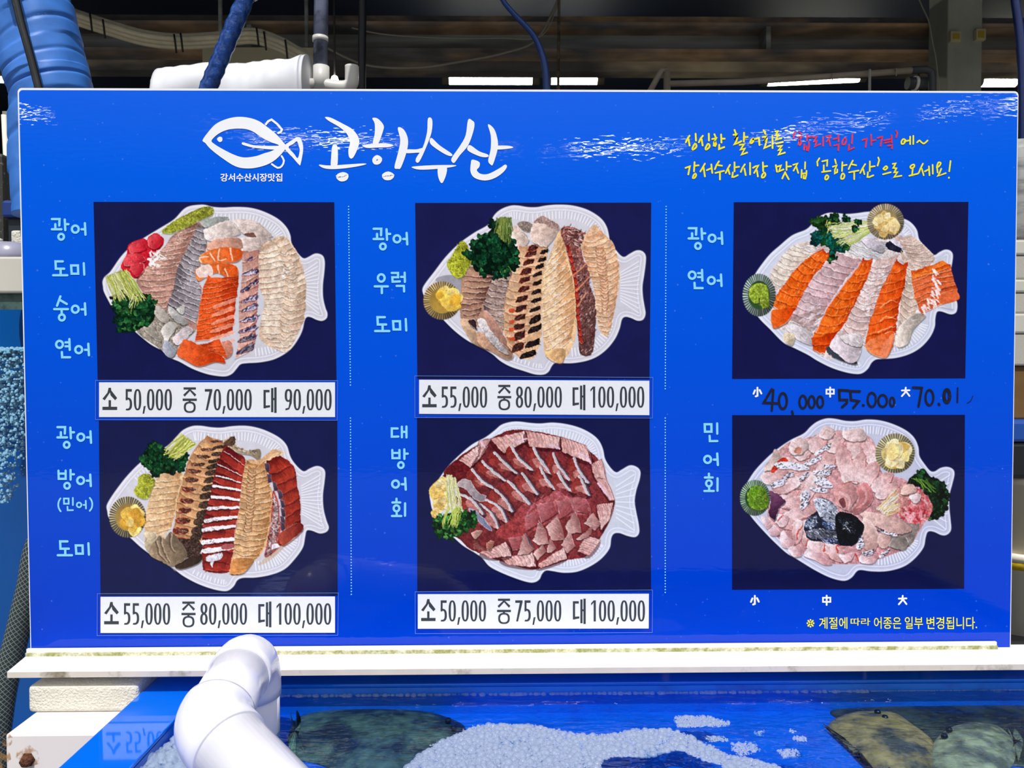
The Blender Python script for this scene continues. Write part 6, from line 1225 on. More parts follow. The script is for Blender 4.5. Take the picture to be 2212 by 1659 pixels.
# bubbles and foam -------------------------------------------------------
M_FOAM = bpy.data.materials.new('foam'); M_FOAM.use_nodes = True
_b = M_FOAM.node_tree.nodes['Principled BSDF']; _b.inputs['Base Color'].default_value = lin((176, 192, 222))+(1,); _b.inputs['Roughness'].default_value = .12; _b.inputs['Alpha'].default_value = .42
M_BUB = bpy.data.materials.new('bubble_film'); M_BUB.use_nodes = True
_b = M_BUB.node_tree.nodes['Principled BSDF']; _b.inputs['Base Color'].default_value = lin((190, 210, 236))+(1,); _b.inputs['Roughness'].default_value = .05; _b.inputs['Alpha'].default_value = .28
def wpoly(P, ox=0, oy=0, sc=1): return [tuple(atz(ox+x/sc, oy+y/sc, ZW))[:2] for x, y in P]
DOME = []
for i, (r, h) in enumerate(((1, 0), (.86, .5), (.5, .86), (0, 1))):
    DOME.append([(r*math.cos(k*math.pi/4), r*math.sin(k*math.pi/4), h) for k in range(8)] if r else [(0, 0, h)])
def dome(mb, x, y, z, r, sq=1.0):
    v = [(x+p[0]*r, y+p[1]*r, z+p[2]*r*sq) for ring in DOME for p in ring]
    f = []
    for i in range(2): f += [(i*8+k, i*8+(k+1) % 8, i*8+8+(k+1) % 8, i*8+8+k) for k in range(8)]
    f += [(16+k, 16+(k+1) % 8, 24) for k in range(8)]
    mb.add(v, f, True)
def foam_patch(mb, poly, r0, r1, dens, holes=(), big=.02, zoff=0):
    xs = [p[0] for p in poly]; ys = [p[1] for p in poly]
    A = (max(xs)-min(xs))*(max(ys)-min(ys)); n = int(A*dens/(r0*r1))
    for _ in range(n):
        x, y = rnd.uniform(min(xs), max(xs)), rnd.uniform(min(ys), max(ys))
        if not inside(poly, x+rnd.gauss(0, .0022), y+rnd.gauss(0, .0022)) or any(inside(h, x, y) for h in holes): continue
        if any((x-c[0])**2+(y-c[1])**2 < (c[2]*.85)**2 for c in BIG): continue
        r = rnd.uniform(r0, r1)*(rnd.uniform(1.8, 3.2) if rnd.random() < big else 1)
        dome(mb, x, y, ZW+zoff+rnd.uniform(-.0004, .0006), r, .8)
fm = MB(); BIG = []
main = wpoly([(880, 1660), (903, 1636), (936, 1610), (980, 1592), (1016, 1574), (1049, 1566), (1106, 1567), (1160, 1571), (1208, 1578), (1222, 1587), (1262, 1589), (1295, 1589), (1327, 1587), (1363, 1580), (1400, 1577), (1444, 1577), (1484, 1588), (1510, 1603), (1547, 1618), (1576, 1636), (1620, 1640), (1679, 1656), (1690, 1662), (1690, 1700), (1500, 1760), (880, 1760)])
hole = [wpoly([(1296, 1659), (1300, 1642), (1330, 1634), (1400, 1636), (1422, 1632), (1450, 1621), (1481, 1623), (1510, 1640), (1547, 1650), (1575, 1664), (1560, 1700), (1400, 1700)])]
mx_ = [p[0] for p in main]; my_ = [p[1] for p in main]
while len(BIG) < 210:
    c = (rnd.uniform(min(mx_), max(mx_)), rnd.uniform(min(my_), max(my_)), .0013+.0024*rnd.random()**2)
    if inside(main, c[0], c[1]) and not any(inside(h, c[0], c[1]) for h in hole): BIG.append(c)
foam_patch(fm, main, .0009, .0024, .85, hole, .09)
foam_patch(fm, wpoly([(1461, 1550), (1490, 1547), (1530, 1548), (1556, 1557), (1576, 1563), (1570, 1568), (1530, 1568), (1500, 1571), (1462, 1569)]), .0009, .0018, 1.0)
for P in ([(1520, 1592), (1560, 1590), (1575, 1600), (1540, 1604)], [(1585, 1608), (1630, 1602), (1640, 1620), (1600, 1632), (1580, 1620)], [(1680, 1620), (1720, 1618), (1725, 1634), (1690, 1638)], [(1714, 1590), (1745, 1594), (1740, 1603), (1716, 1600)], [(1625, 1585), (1650, 1578), (1645, 1590)], [(1700, 1574), (1720, 1578), (1712, 1584)]):
    foam_patch(fm, wpoly(P), .0008, .0016, .55)
FOAM = fm.build('foam', M_FOAM); tag(FOAM, 'white bubbly foam floating on the tank water', 'foam', kind='stuff')
bm_ = MB(); BIG_, BIG = BIG, []
foam_patch(bm_, wpoly([(300, 1660), (326, 1638), (383, 1588), (402, 1580), (470, 1600), (560, 1760), (300, 1760)]), .0016, .0036, .9, (), .03)
for c in BIG_: dome(bm_, c[0], c[1], ZW-.0002, c[2], .9)
BUB = bm_.build('bubbles', M_BUB); tag(BUB, 'larger clear bubbles in the foam and beside the white pipe', 'bubbles', kind='stuff')
ln = MB(); x = xl1+.11
while x < XR-.02:
    r = rnd.uniform(.0018, .0052) if x < .55 else rnd.uniform(.0008, .002)
    dome(ln, x, YB-r*.55-rnd.uniform(0, .001), ZW, r, .9); x += r*rnd.uniform(.9, 2.2)
LINE = ln.build('bubble_line', M_BUB); tag(LINE, 'thin row of bubbles along the back wall of the tank', 'bubbles', kind='stuff')
# flatfish ---------------------------------------------------------------
def fish_mat(name, c, c2, c3):
    m = mat(name, c, .45, c2=c2, ns=13, thr=(.44, .56), var=.35, vs=60, bump=.2, bs=90)
    return m
def flatfish(name, P, h, mats, label, fin=(), tail=(), eyes=(), z0=None):
    z0 = ZF if z0 is None else z0
    Q = smooth([tuple(atz(x, y, z0+h*.6))[:2] for x, y in P], 5); n = len(Q)
    cx = sum(p[0] for p in Q)/n; cy = sum(p[1] for p in Q)/n
    root = thing(name, label, 'fish', (cx, cy, z0), 'flatfish lying in the tank')
    V = []; F = []
    for i, (s, z) in enumerate(((1, .0), (1.0, .12), (.93, .35), (.8, .62), (.6, .85), (.35, .97), (.12, 1.0))):
        V += [(cx+(x-cx)*s, cy+(y-cy)*s, z0+h*z) for x, y in Q]
        if i: F += [((i-1)*n+k, (i-1)*n+(k+1) % n, i*n+(k+1) % n, i*n+k) for k in range(n)]
    F += [tuple(range(6*n, 7*n)), tuple(range(n-1, -1, -1))]
    MB().add(V, F, True).build('body', mats[0], root)
    for f in fin:
        R = [tuple(atz(x, y, z0+.004))[:2] for x, y in f]; m = len(R)//2
        S1 = smooth(R[:m], 8, False); S2 = smooth(R[m:][::-1], 8, False)
        V = [(x, y, z0+.003+(.002 if k % 2 else 0)) for k, (x, y) in enumerate(S1)]+[(x, y, z0+.008) for x, y in S2]; k_ = len(S1)
        MB().add(V+[(v[0], v[1], v[2]-.0025) for v in V], [(i, i+1, k_+i+1, k_+i) for i in range(k_-1)]+[(2*k_+i, 3*k_+i, 3*k_+i+1, 2*k_+i+1) for i in range(k_-1)], True).build('fin', mats[1], root)
    for x, y in eyes:
        p = atz(x, y, z0+h*.9)
        MB().lathe([(.0, -.004), (.004, -.003), (.005, 0), (.0035, .003), (0, .004)], p).build('eye', mats[2], root)
    return root
ME = mat('fish_eye', (16, 18, 22), .1)
MF1 = (fish_mat('dark_fish_skin_tone', (92, 104, 88), (40, 46, 56), 0), mat('pale_fin', (176, 190, 150), .5, var=.25, vs=50, c2=(120, 140, 110), ns=25), ME)
MF2 = (fish_mat('olive_fish_skin_tone', (206, 180, 126), (132, 116, 84), 0), mat('olive_fin', (160, 146, 110), .5, c2=(86, 84, 76), ns=40, thr=(.4, .6)), ME)
MF3 = (fish_mat('brown_fish_skin_tone', (196, 146, 84), (92, 80, 64), 0), mat('brown_fin', (150, 122, 80), .5, c2=(84, 74, 60), ns=40, thr=(.4, .6)), ME)
MF4 = (fish_mat('deep_brown_fish_skin', (72, 70, 56), (38, 38, 38), 0), MF3[1], ME)
flatfish('flatfish', [(640, 1540), (700, 1524), (800, 1520), (920, 1526), (985, 1545), (1006, 1562), (1000, 1582), (962, 1598), (920, 1618), (885, 1650), (860, 1672), (760, 1662), (690, 1636), (640, 1622), (628, 1580)], .018, MF1, 'dark blue grey flatfish under the water right of the white pipe',
         fin=([(622, 1528), (632, 1560), (622, 1600), (640, 1640), (640, 1535), (650, 1560), (645, 1600), (660, 1635)],), eyes=((968, 1556), (980, 1572)))
flatfish('flatfish', [(1800, 1526), (1900, 1518), (2000, 1516), (2110, 1514), (2230, 1516), (2330, 1540), (2330, 1640), (2230, 1650), (2100, 1630), (2000, 1600), (1880, 1566), (1810, 1545)], .010, MF4, 'very dark brown flatfish lying at the back right of the tank', z0=ZF)
flatfish('flatfish', [(1790, 1552), (1830, 1530), (1885, 1526), (1935, 1530), (1975, 1556), (2012, 1584), (2022, 1620), (2006, 1655), (1930, 1664), (1880, 1640), (1840, 1606), (1806, 1574)], .018, MF3, 'ginger brown mottled flatfish between the dark one and the large olive one', z0=ZF+.004,
         fin=([(1776, 1562), (1824, 1606), (1866, 1648), (1910, 1690), (1800, 1556), (1846, 1596), (1890, 1634), (1930, 1672)],), eyes=((1896, 1538), (1912, 1550)))
flatfish('flatfish', [(2020, 1586), (2050, 1562), (2090, 1552), (2130, 1552), (2165, 1562), (2190, 1586), (2196, 1608), (2186, 1640), (2150, 1668), (2080, 1680), (2030, 1660), (2008, 1624)], .018, MF2, 'large olive flatfish in the right corner of the tank', z0=ZF+.006,
         fin=([(2190, 1570), (2210, 1600), (2200, 1640), (2176, 1576), (2190, 1606), (2180, 1640)],), eyes=((2050, 1576), (2040, 1590)))
# white drain pipe -------------------------------------------------------
M_PIPE = mat('white_pvc', (240, 240, 246), .22, coat=.2, var=.015, vs=30)
PIPE = thing('drain_pipe', 'thick white plastic pipe bending over the water into the fish tank', 'pipe', (-.389, -.156, ZF+.002))
zc = 1.033
A_ = Vector((-.395, -.150, 1.048)); B_ = Vector((-.385, -.325, 1.028)); C_ = Vector((-.268, -.424, .985))
def arc(p, d0, d1, r, n=9):
    """fillet at corner p between incoming d0 and outgoing d1"""
    d0 = d0.normalized(); d1 = d1.normalized(); out = []
    s = p-d0*r; e = p+d1*r
    for k in range(n+1):
        t = k/n; out.append(s*(1-t)**2+p*2*t*(1-t)+e*t*t)
    return out
dn = Vector((0, 0, -1)); ab = B_-A_; bc = C_-B_
el1 = arc(A_, Vector((0, 0, 1)), ab, .047)
MB().tube([(A_.x, A_.y, ZF+.002), el1[0]], .0395, 40).build('riser', M_PIPE, PIPE)
MB().tube([el1[0]-Vector((0, 0, .012))]+el1+[el1[-1]+ab.normalized()*.012], .0418, 40).build('elbow', M_PIPE, PIPE)
el2 = arc(B_, ab, bc, .024)
MB().tube([el1[-1]+ab.normalized()*.008, el2[0]], .0398, 40).build('cross_pipe', M_PIPE, PIPE)
MB().tube([el2[0]-ab.normalized()*.004]+el2+[el2[-1]+bc.normalized()*.020], .0455, 40).build('elbow', M_PIPE, PIPE)
MB().tube([el2[-1], el2[-1]+bc.normalized()*.24, el2[-1]+bc.normalized()*.30+Vector((.02, -.02, -.05)), el2[-1]+bc.normalized()*.32+Vector((.03, -.03, -.09))], .0425, 40).build('outlet_pipe', M_PIPE, PIPE)
# foam block and white box at the lower left ------------------------------
zb = .926
BOX = thing('white_box', 'white plastic box with a rusty bolt at the lower left', 'box', (-.70, .03, 0))
bx0, bx1 = -.757, -.600
M_BOXW = mat('dull_white_plastic', (232, 226, 226), .4, var=.03, vs=10)
MB().box((bx0, -.130, 0), (bx1, .17, zb)).build('body', M_BOXW, BOX, bevel=.003)
bp = at(60, 1641, -.1305)
M_RST = mat('rusty_bolt', (112, 62, 30), .85, c2=(66, 36, 22), ns=200, thr=(.4, .6), var=.3, vs=500, bump=.5, bs=400)
bo = MB(); bo.lathe([(.0, -.009), (.0075, -.009), (.0088, -.006), (.0088, -.001), (.0105, -.001), (.0105, .0005)], bp, 'Y', 6); bo.build('bolt', M_RST, BOX, label='brown rusty bolt')
st_ = MB(); r_ = random.Random(3)
for (px, py, q) in ((62, 1636, 26), (14, 1600, 14), (4, 1640, 20)):
    p = at(px, py, -.1304)
    st_.add([(p.x+q*.0007*math.cos(k*.524)*r_.uniform(.7, 1.1), -.1303, p.z+q*.0007*math.sin(k*.524)*r_.uniform(.7, 1.2)) for k in range(12)], [tuple(range(12))])
M_STAIN = bpy.data.materials.new('rust_stain'); M_STAIN.use_nodes = True
_t = M_STAIN.node_tree; _b = _t.nodes['Principled BSDF']; _b.inputs['Base Color'].default_value = lin((186, 132, 60))+(1,)
_n = _t.nodes.new('ShaderNodeTexNoise'); _n.inputs['Scale'].default_value = 120; _m = _t.nodes.new('ShaderNodeMapRange'); _m.inputs[1].default_value = .42; _m.inputs[2].default_value = .62; _m.inputs[4].default_value = .55
_c = _t.nodes.new('ShaderNodeTexCoord'); _t.links.new(_c.outputs['Object'], _n.inputs[0]); _t.links.new(_n.outputs[0], _m.inputs[0]); _t.links.new(_m.outputs[0], _b.inputs['Alpha'])
st_.build('rust_stain', M_STAIN, BOX, label='yellow brown rust stains')
M_STY = mat('old_styrofoam', (226, 222, 208), .9, var=.06, vs=30, c2=(180, 176, 156), ns=30, thr=(.62, .75), bump=.5, bs=260)
s0, s1 = at(60, 1520, -.062).x, at(352, 1500, -.062).x
sb = MB().box((s0, -.062, zb), (xl0-.001, .10, .968)).build('styrofoam_block', M_STY, bevel=.006, seg=3)
tag(sb, 'worn white styrofoam block on the white box under the ledge', 'styrofoam block')
# hose at the far left
def hose_mat():
    m = bpy.data.materials.new('braided_hose'); m.use_nodes = True; t = m.node_tree; n = t.nodes; l = t.links; b = n['Principled BSDF']
    uv = n.new('ShaderNodeUVMap'); sp = n.new('ShaderNodeSeparateXYZ'); l.new(uv.outputs[0], sp.inputs[0]); outs = []
    for sg in (1, -1):
        a = n.new('ShaderNodeMath'); a.operation = 'MULTIPLY_ADD'; a.inputs[1].default_value = 110*sg; l.new(sp.outputs[0], a.inputs[0])
        v = n.new('ShaderNodeMath'); v.operation = 'MULTIPLY'; v.inputs[1].default_value = 14; l.new(sp.outputs[1], v.inputs[0]); l.new(v.outputs[0], a.inputs[2])
        f = n.new('ShaderNodeMath'); f.operation = 'FRACT'; l.new(a.outputs[0], f.inputs[0])
        c = n.new('ShaderNodeMath'); c.operation = 'LESS_THAN'; c.inputs[1].default_value = .16; l.new(f.outputs[0], c.inputs[0]); outs.append(c)
    mxm = n.new('ShaderNodeMath'); mxm.operation = 'MAXIMUM'; l.new(outs[0].outputs[0], mxm.inputs[0]); l.new(outs[1].outputs[0], mxm.inputs[1])
    mx = n.new('ShaderNodeMix'); mx.data_type = 'RGBA'; l.new(mxm.outputs[0], mx.inputs[0]); mx.inputs[6].default_value = lin((44, 56, 60))+(1,); mx.inputs[7].default_value = lin((128, 140, 138))+(1,)
    l.new(mx.outputs[2], b.inputs['Base Color']); b.inputs['Roughness'].default_value = .25
    return m
hp = [at(95, 1150, .08), at(62, 1270, .085), at(40, 1360, .088), at(18, 1450, .09), at(2, 1545, .09), at(-8, 1660, .09)]
hz = hp[-1]; hp += [Vector((hz.x-.01, .09, .5)), Vector((hz.x, .09, .02))]; h0 = hp[0]
hp = [Vector((h0.x+.10, .10, h0.z+.12))]+hp
ho = MB().tube(hp, .0195, 24, smooth_path=6).build('braided_hose', hose_mat()); tag(ho, 'dark green braided hose running down left of the menu sign', 'hose')
# ---------------------------------------------------------------- things behind the sign
def px_tube(name, pts, r_px, Y, m, n=14, sm=0, parent=None, **k):
    P = [at(x, y, Y) for x, y in pts]; d = (Y-CAM.y)/FPX
    r = [q*d for q in r_px] if isinstance(r_px, (list, tuple)) else r_px*d
    return MB().tube(P, r, n, smooth_path=sm, **k).build(name, m, parent)
# tall blue tank behind the left edge of the sign
M_BT = mat('deep_blue_tank', (0, 104, 186), .3, var=.08, vs=5); M_CREAM = mat('cream_plastic', (206, 202, 192), .5, var=.03, vs=12)
YT = .2; xt0, xt1 = -1.75, -.30
T2 = thing('display_tank', 'tall blue water tank with a cream rim behind the left edge of the sign', 'fish tank', (-1.0, .5, 0))
zr1, zr0, zwt, zbt = at(20, 556, YT).z, at(20, 634, YT).z, at(20, 757, YT+.04).z, at(20, 1400, YT).z
MB().box((xt0, YT+.16, .02), (xt1, YT+.19, zr0)).build('back_panel', M_BT, T2)
MB().box((xt0, YT, .02), (xt0+.02, YT+.16, zr0)).build('side_panel', M_BT, T2)
MB().box((xt1-.02, YT, .02), (xt1, YT+.16, zr0)).build('side_panel', M_BT, T2)
MB().box((xt0+.02, YT, .02), (xt1-.02, YT+.16, .5)).build('tank_base', M_BT, T2)
MB().box((xt0, YT, .0), (xt1, YT+.19, .02)).build('foot', M_BT, T2)
rim = MB()
for q in (((xt0, YT-.012, zr0), (xt1, YT+.03, zr1)), ((xt0, YT+.15, zr0), (xt1, YT+.2, zr1)), ((xt0, YT+.03, zr0), (xt0+.04, YT+.15, zr1)), ((xt1-.04, YT+.03, zr0), (xt1, YT+.15, zr1))): rim.box(*q)
rim.build('rim', M_CREAM, T2, bevel=.004)
MB().box((xt0+.02, YT, .5), (xt1-.02, YT+.006, zr0)).build('front_pane', clear_mat('tank_glass', (226, 240, 246), .02, 1.0), T2)
MB().box((xt0+.02, YT-.001, zr0-.03), (xt1-.02, YT, zr0)).build('algae_band', mat('algae_band_tone', (70, 96, 92), .6, c2=(40, 66, 72), ns=30), T2, label='grey green algae band')
w2 = MB().add([(xt0+.021+(xt1-xt0-.042)*i/60, YT+.007+.152*j/6, zwt+.0015*math.sin(i*1.9+j)) for j in range(7) for i in range(61)], [(j*61+i, j*61+i+1, j*61+i+62, j*61+i+61) for j in range(6) for i in range(60)], True).build('tank_water', clear_mat('tank_water', (218, 238, 248), .03, 1.0)); tag(w2, 'blue water filling the tall tank left of the sign', 'water', kind='stuff')
r2 = random.Random(8); M_SPL = mat('air_bubbles', (220, 238, 250), .2); sp_ = MB()
for _ in range(2300):
    t = r2.random(); p = at(r2.uniform(-40, 62), 757+ (r2.random()**1.5)*330, YT+.03)
    lim = .25+.75*(1-(p.z-zwt)/-.3)
    if p.x > at(62-50*max(0, (zwt-p.z-.12)/.18), 900, YT+.03).x: continue
    dome(sp_, p.x, YT+.012+r2.random()*.05, min(p.z, zwt-.002), r2.uniform(.0012, .0040), 1.6)
for _ in range(240):
    x = at(r2.uniform(-60, 64), 757, YT+.03).x; dome(sp_, x, YT+.012+r2.random()*.03, zwt+r2.uniform(-.003, .003), r2.uniform(.002, .005), 1)
tag(sp_.build('air_bubbles', M_SPL), 'swirl of white air bubbles in the tall blue tank', 'bubbles', kind='stuff')
# lavender float lying on the tank rim and a bit of white foam
dz = zr1; p = at(4, 556, YT+.05)
fl = thing('float_lid', 'grey lavender rounded lid standing on the cream tank rim', 'lid', (p.x, YT+.08, dz))
rr_ = at(52, 540, YT+.05).x-p.x; hh = at(4, 512, YT+.02).z-dz
MB().lathe([(rr_, 0), (rr_, hh*.35), (rr_*.9, hh*.7), (rr_*.6, hh*.94), (0.0, hh)], (p.x, YT+.08, dz), n=40).build('dome', mat('lavender_plastic', (150, 150, 172), .3, var=.05), fl)
MB().lathe([(.006, 0), (.006, .006), (0, .008)], (p.x-.012, YT+.062, dz+hh*.93)).build('knob', M_CREAM, fl)
p = at(39, 520, YT+.16); q = at(50, 502, YT+.16)
tag(MB().box((p.x-.012, YT+.155, zr1), (p.x+.016, YT+.195, at(39, 500, YT+.17).z)).build('foam_offcut', M_STY, bevel=.004), 'small white foam offcut on the back rim of the tall tank', 'foam piece')
# pillar and cover sheets at the left edge
pl = thing('wall_post', 'grey post with a white corner strip left of the sign', 'post', (-1.6, 1.0, 0))
a0, a1 = at(6, 300, 1.0), at(60, 300, 1.0)
MB().box((a0.x, 1.0, 0), (a1.x, 1.12, at(20, 240, 1.0).z)).build('shaft', mat('post_paint', (168, 166, 158), .6, c2=(140, 138, 132), ns=3, thr=(.5, .6), stretch=(1, 1, 3)), pl)
c0 = at(2, 245, .97); c1 = at(15, 520, .97)
MB().tube([Vector((c1.x, .985, .02)), Vector((c1.x, .985, c1.z)), Vector((c0.x, .985, c0.z))], .008, 8).build('corner_strip', mat('white_strip', (226, 226, 214), .5), pl)
# dark mesh crate stack left of the post
e0, e1 = at(-60, 500, .95), at(5, 330, .95)
mc = thing('mesh_cover', 'dark speckled mesh cover at the left edge', 'cover', (e0.x, .96, 0))
MB().box((e0.x, .95, 0), (e1.x, 1.3, e1.z)).build('sheet', mat('mesh_sheet', (52, 52, 50), .6, c2=(120, 116, 108), ns=120, thr=(.6, .68)), mc, bevel=.01)
g0, g1 = at(18, 470, .9), at(60, 430, .9)
tb = thing('blue_bin', 'dark blue bin behind the left edge of the sign', 'bin', (g1.x, 1.0, 0))
MB().box((g0.x, .9, 0), (g1.x+.2, .98, at(30, 472, .9).z)).build('body', mat('bin_black', (30, 42, 58), .5), tb)
MB().box((g0.x-.01, .885, at(30, 472, .9).z), (g1.x+.21, .98, at(30, 434, .9).z)).build('lid', mat('bin_blue', (22, 58, 132), .4), tb, bevel=.008)
# blue wrapped duct
rw = random.Random(4)
M_TARP = mat('blue_tarpaulin', (58, 122, 212), .5, var=.14, vs=14, c2=(40, 92, 178), ns=9, thr=(.5, .8), bump=.12, bs=16, stretch=(1, 1, 1.6))
YD = .36; dd = (YD-CAM.y)/FPX
path = [at(118, 330, YD), at(112, 210, YD), at(102, 160, YD), at(84, 90, YD), at(60, 0, YD), at(30, -110, YD), at(0, -260, YD)]
tz = Vector((path[-1].x-.3, YD+.25, 4.2)); path += [path[-1]*.5+tz*.5, tz]
cr = [rw.uniform(0, 1) for _ in range(40)]
def wrap(t, a):
    s_ = t*10+.3*math.cos(a)+2; f = s_-int(s_)
    return 1+.016*math.sin(a*3+s_*2.1)+.008*math.sin(a*7-s_*3)-.085*math.exp(-((f-.5)/.05)**2)*(.65+.35*math.sin(a+int(s_)*1.7))+.03*math.sin(a*2+int(s_)*2.3)
DUCT = thing('wrapped_duct', 'fat blue tarpaulin wrapped duct at the upper left', 'duct', (path[0].x, YD, path[0].z))
MB().tube([at(122, 470, YD)]+path, .079, 64, rf=wrap, smooth_path=24).build('wrapping', M_TARP, DUCT)
cb = [at(88, 215, YD-.094), at(76, 160, YD-.094), at(60, 100, YD-.095), at(46, 50, YD-.095), at(34, 0, YD-.095), at(18, -60, YD-.095), at(-30, -240, YD-.09)]
kc = MB().tube([at(100, 330, YD-.085)]+cb+[Vector((tz.x-.05, YD+.1, 4.2))], .0075, 12, smooth_path=5).build('black_cable', mat('black_cable_sleeve', (26, 28, 32), .35, c2=(110, 112, 110), ns=60, thr=(.66, .74)))
tag(kc, 'black cable hanging in front of the blue wrapped duct', 'cable')
# blue wrapped slanting pipe
YP = .75
bpz = [at(330, 470, YP), at(405, 300, YP), at(449, 192, YP), at(530, -4, YP), at(600, -180, YP)]
top_ = bpz[-1]+(bpz[-1]-bpz[0])*1.25; top_.z = 4.2
pp = MB().tube(bpz+[top_], .0215, 20, smooth_path=24, rf=lambda t, a: 1+.07*math.sin(a-t*520)).build('taped_pipe', mat('blue_tape', (30, 66, 136), .22, var=.3, vs=60, c2=(60, 108, 190), ns=50, thr=(.5, .7), bump=.3, bs=60))
tag(pp, 'slanting pipe wound with glossy blue tape above the sign', 'pipe')
# drain stack with a white roll of sheet over its branch
YR = 1.15; dr = (YR-CAM.y)/FPX
M_GP = mat('grey_pvc', (98, 104, 128), .35, var=.2, vs=30, c2=(60, 64, 84), ns=12, thr=(.5, .6)); M_WP = mat('ceiling_pvc', (214, 212, 208), .4, var=.04)
PS = thing('hanging_pipework', 'grey hanging pipe with white fittings beside the white roll', 'pipe', tuple(at(692, -300, YR)))
v0 = at(692, 150, YR); 
MB().tube([v0, at(694, 0, YR), Vector((at(694, 0, YR).x, YR, 4.2))], 15*dr, 18).build('vertical_pipe', M_GP, PS)
MB().tube([at(692, 90, YR), at(692, 80, YR)], 16.5*dr, 18).build('clip', M_WP, PS)
MB().tube([at(694, 198, YR), at(694, 144, YR)], 17*dr, 20).build('socket', M_WP, PS)
MB().tube([at(330, 182, YR), at(694, 182, YR)], 12*dr, 18).build('branch_pipe', M_WP, PS)
u_ = [at(700, 184, YR), at(722, 188, YR), at(745, 189, YR), at(758, 182, YR), at(760, 168, YR), at(760, 143, YR)]
MB().tube(u_, 14.5*dr, 18, smooth_path=4).build('bend', M_WP, PS)
RO = thing('sheet_roll', 'white crinkled roll of sheeting over a pipe above the sign', 'roll', tuple(at(516, 200, YR)))
ca_, cb_ = at(352, 214, YR), at(664, 206, YR); rv = random.Random(9)
def crk(t, a): return 1+.03*math.sin(t*11+2*math.sin(a*2))+.014*math.sin(t*47+a*2+3*math.sin(t*9))+.025*math.sin(a*3+t*9)+.05*(1-abs(2*t-1))*math.sin(t*7)+.09*max(0, t-.93)/.07
MB().tube([ca_*(1-k/40)+cb_*k/40 for k in range(41)], [62*dr, 68*dr, 74*dr], 48, rf=crk).build('sheeting', mat('white_sheeting', (228, 230, 238), .5, var=.03, vs=20), RO)
MB().tube([cb_, cb_+(cb_-ca_).normalized()*.012], [79*dr, 81*dr], 48).build('outer_edge', mat('roll_edge', (216, 218, 226), .5), RO)
# cables in the roof space
M_CBL = mat('beige_cable', (206, 198, 172), .6, var=.12, vs=20); M_TIE = mat('cable_tie', (26, 26, 30), .5); M_WIRE = mat('dusty_wire', (150, 146, 134), .7)
YC = 3.0
BU = thing('cable_bundle', 'sagging bundle of beige cables below the ceiling at upper left', 'cable', tuple(at(400, 80, YC)))
for k, (dy, dx) in enumerate(((0, 0), (9, 3), (17, -4), (-6, 6))):
    px_tube('cable', [(-200, -60+dy), (110, 14+dy), (170, 34+dy), (240, 56+dy), (310, 76+dy), (385, 84+dy), (470, 80+dy), (545, 72+dy), (600, 88+dy), (640, 110+dy), (672, 134+dy*.6), (720, 240)], 6.0, YC+.02*k, M_CBL, 10, 5, BU)
for (x, y) in ((196, 42), (224, 56), (378, 88), (392, 86), (556, 74), (572, 82), (618, 100)):
    px_tube('cable_tie', [(x-2, y-14), (x, y), (x+3, y+26)], 2.2, YC-.05, M_TIE, 8, 0, BU)
def wire(name, pts, r, Y, m, label, cat='cable'):
    tag(px_tube(name, pts, r, Y, m, 8, 6), label, cat)
wire('thin_wire', [(760, 60), (830, 74), (960, 82), (1080, 82), (1168, 78), (1204, 10), (1220, -60)], 1.6, 3.5, M_WIRE, 'thin grey wire looping below the dark ceiling over the sign centre', 'wire')
wire('slack_wire', [(700, 100), (790, 140), (900, 146), (1000, 132), (1090, 114), (1160, 84), (1210, -10)], 2.6, 3.6, M_WIRE, 'slack dusty wire hanging lower over the sign centre', 'wire')
wire('fine_wire', [(1960, -60), (1990, 10), (2006, 46), (2014, 90), (2022, 130), (2030, 210)], 1.3, 3.3, M_WIRE, 'fine dusty wire hanging left of the concrete column', 'wire')
wire('blue_hose', [(1070, -40), (1086, 0), (1112, 32), (1148, 70), (1166, 104), (1178, 150), (1182, 230)], [5, 6, 8], 1.6, mat('blue_hose_skin', (22, 66, 140), .35), 'thin blue hose curving down behind the middle of the sign', 'hose')
wire('navy_hose', [(2186, -40), (2194, 10), (2202, 70), (2208, 160), (2210, 300), (2210, 420)], [8, 9, 9], 1.0, mat('navy_hose_skin', (22, 40, 92), .35), 'dark blue hose hanging at the upper right corner of the sign', 'hose')
wire('hanging_rod', [(1208, -60), (1207, 60), (1206, 150), (1206, 240)], 3.2, 3.4, mat('rusty_rod', (112, 100, 86), .7, c2=(70, 52, 42), ns=20), 'rusty threaded rod hanging between two lamp tubes', 'rod')
wire('black_conduit', [(783, -200), (783, 20), (782, 120), (782, 300)], 8.5, 2.0, mat('black_pipe', (18, 20, 30), .5), 'black upright conduit right of the white pipe fittings', 'conduit')
bw0, bw1 = at(437, 102, 3.7), at(692, 150, 3.7)
tag(MB().box((bw0.x, 3.7, bw1.z), (bw1.x, 3.74, bw0.z)).build('beige_panel', mat('beige_board', (206, 198, 166), .7, var=.06), None), 'beige board hanging behind the white roll', 'board')
for k, x in enumerate((bw0.x+.1, bw1.x-.1)):
    tag(MB().box((x, 3.71, bw0.z), (x+.02, 3.73, 4.2)).build('board_hanger', M_STEEL), ('left' if k == 0 else 'right')+' steel strap carrying the beige board', 'strap')
